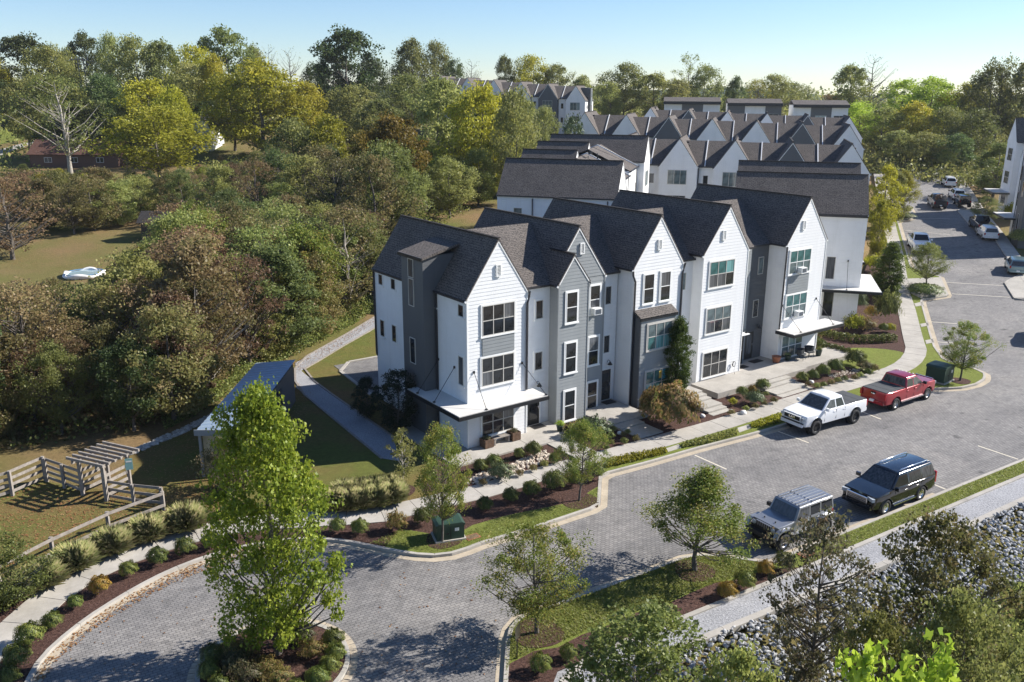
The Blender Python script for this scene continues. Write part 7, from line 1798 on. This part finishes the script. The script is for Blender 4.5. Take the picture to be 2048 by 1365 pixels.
for i in vis:
    o = link('stone', SM[i % 10], riprap, SG, (keep[i, 0], keep[i, 1], z[i] + .05)); o.scale = (sz[i],) * 3; o.rotation_euler = (r.normal() * .5, r.normal() * .5, r.random() * 6.28)
stones_stuff('stones', [np.array([keep[i, 0], keep[i, 1], z[i]]) for i in rest], sz[rest], SG, 78, riprap)
p = at(1790, 1262); zz = float(ground_z(*p)); t = thing('drain_headwall', 'pale concrete drain outlet half buried in the riprap behind the dark tree', 'drain outlet', (p[0], p[1], zz - .2), R(50)); MB().box(-.6, .6, 0, .18, 0, .9).build('headwall', CONC, t); MB().box(-.6, -.45, -.9, 0, 0, .6).build('wing_wall', CONC, t); MB().box(.45, .6, -.9, 0, 0, .6).build('wing_wall', CONC, t); MB().box(-.45, .45, -1.1, 0, 0, .12).build('apron', CONC, t)
def stone_strip(name, px, n, smin, smax, mat, seed, zl=.09):
    P = np.array(W(px)); r = np.random.default_rng(seed); lo, hi = P.min(0), P.max(0); q = lo + (hi - lo) * r.random((n * 12, 2)); q = q[inpoly(q[:, 0], q[:, 1], P)][:n]
    return stones_stuff(name, [np.array([a[0], a[1], zl + .02]) for a in q], r.uniform(smin, smax, len(q)), mat, seed)
stone_strip('river_stones', [(928, 972), (958, 950), (1010, 938), (1080, 905), (1095, 905), (1100, 925), (1060, 940), (1010, 958), (960, 972)], 420, .06, .14, ST, 81, .1)
stone_strip('river_stones', [(1655, 752), (1705, 742), (1730, 738), (1728, 746), (1700, 752), (1660, 760)], 130, .05, .11, ST, 82, .1)
stone_strip('swale_stones', [(256, 908), (300, 887), (360, 862), (440, 822), (456, 812), (466, 820), (440, 832), (370, 868), (300, 897), (262, 914)], 520, .08, .17, stone_mat('pale_swale_stone', (.34, .31, .27), (.62, .58, .52)), 83, .07)
# ------------------------------------------------------------------ fallen leaves
def litter(px, n, seed, cols, lift):
    P = np.array(W(px)); r = np.random.default_rng(seed); lo, hi = P.min(0), P.max(0); q = lo + (hi - lo) * r.random((n * 10, 2)); q = q[inpoly(q[:, 0], q[:, 1], P)][:n]
    z = np.interp(q[:, 1], HY, HZ) + lift + .015 * r.random(len(q)); N = np.tile([0, 0, 1.0], (len(q), 1))
    return tag(link('fallen_leaves', leaf_mesh('fallen_leaves', np.stack([q[:, 0], q[:, 1], z], 1), .11 * r.uniform(.5, 1.2, len(q)), N, None, 'diamond', seed, .8), None, cols), kind='stuff')
LIT = leafmat('dead_leaves', [(.16, .075, .03), (.26, .13, .05), (.33, .22, .10)], .01, .1, .05)
kin = [tuple(p) for p in NK1[1:9]]
litter(kin + [(x + 14, y + 16) for x, y in reversed(kin)], 1100, 601, LIT, .012)
litter([(-60, 1020), (90, 970), (230, 990), (330, 1010), (200, 1075), (40, 1140), (-60, 1190)], 2600, 602, LIT, .08)
litter([(262, 912), (440, 832), (560, 742), (640, 800), (450, 1040), (330, 1012)], 3200, 603, LIT, .08)
litter([(70, 1350), (330, 1165), (470, 1110), (900, 1125), (1010, 1245), (1000, 1365)], 160, 604, LIT, .012)
litter([(0, 470), (110, 470), (235, 490), (235, 555), (100, 560), (0, 520)], 2600, 605, LIT, .09)
litter([(560, 742), (752, 632), (760, 640), (600, 745)], 900, 606, LIT, .1)
# ------------------------------------------------------------------ air
hz = MB().box(-1000, 1000, -62, 597, -36, 41)
hzm = bpy.data.materials.new('haze_air'); hzm.use_nodes = True; hn = hzm.node_tree.nodes; hn.remove(hn['Principled BSDF'])
pv = hn.new('ShaderNodeVolumePrincipled'); pv.inputs['Color'].default_value = (.88, .93, 1, 1); pv.inputs['Density'].default_value = .00010; pv.inputs['Anisotropy'].default_value = .2
hzm.node_tree.links.new(pv.outputs[0], hn['Material Output'].inputs['Volume'])
tag(hz.build('haze', hzm), kind='stuff')
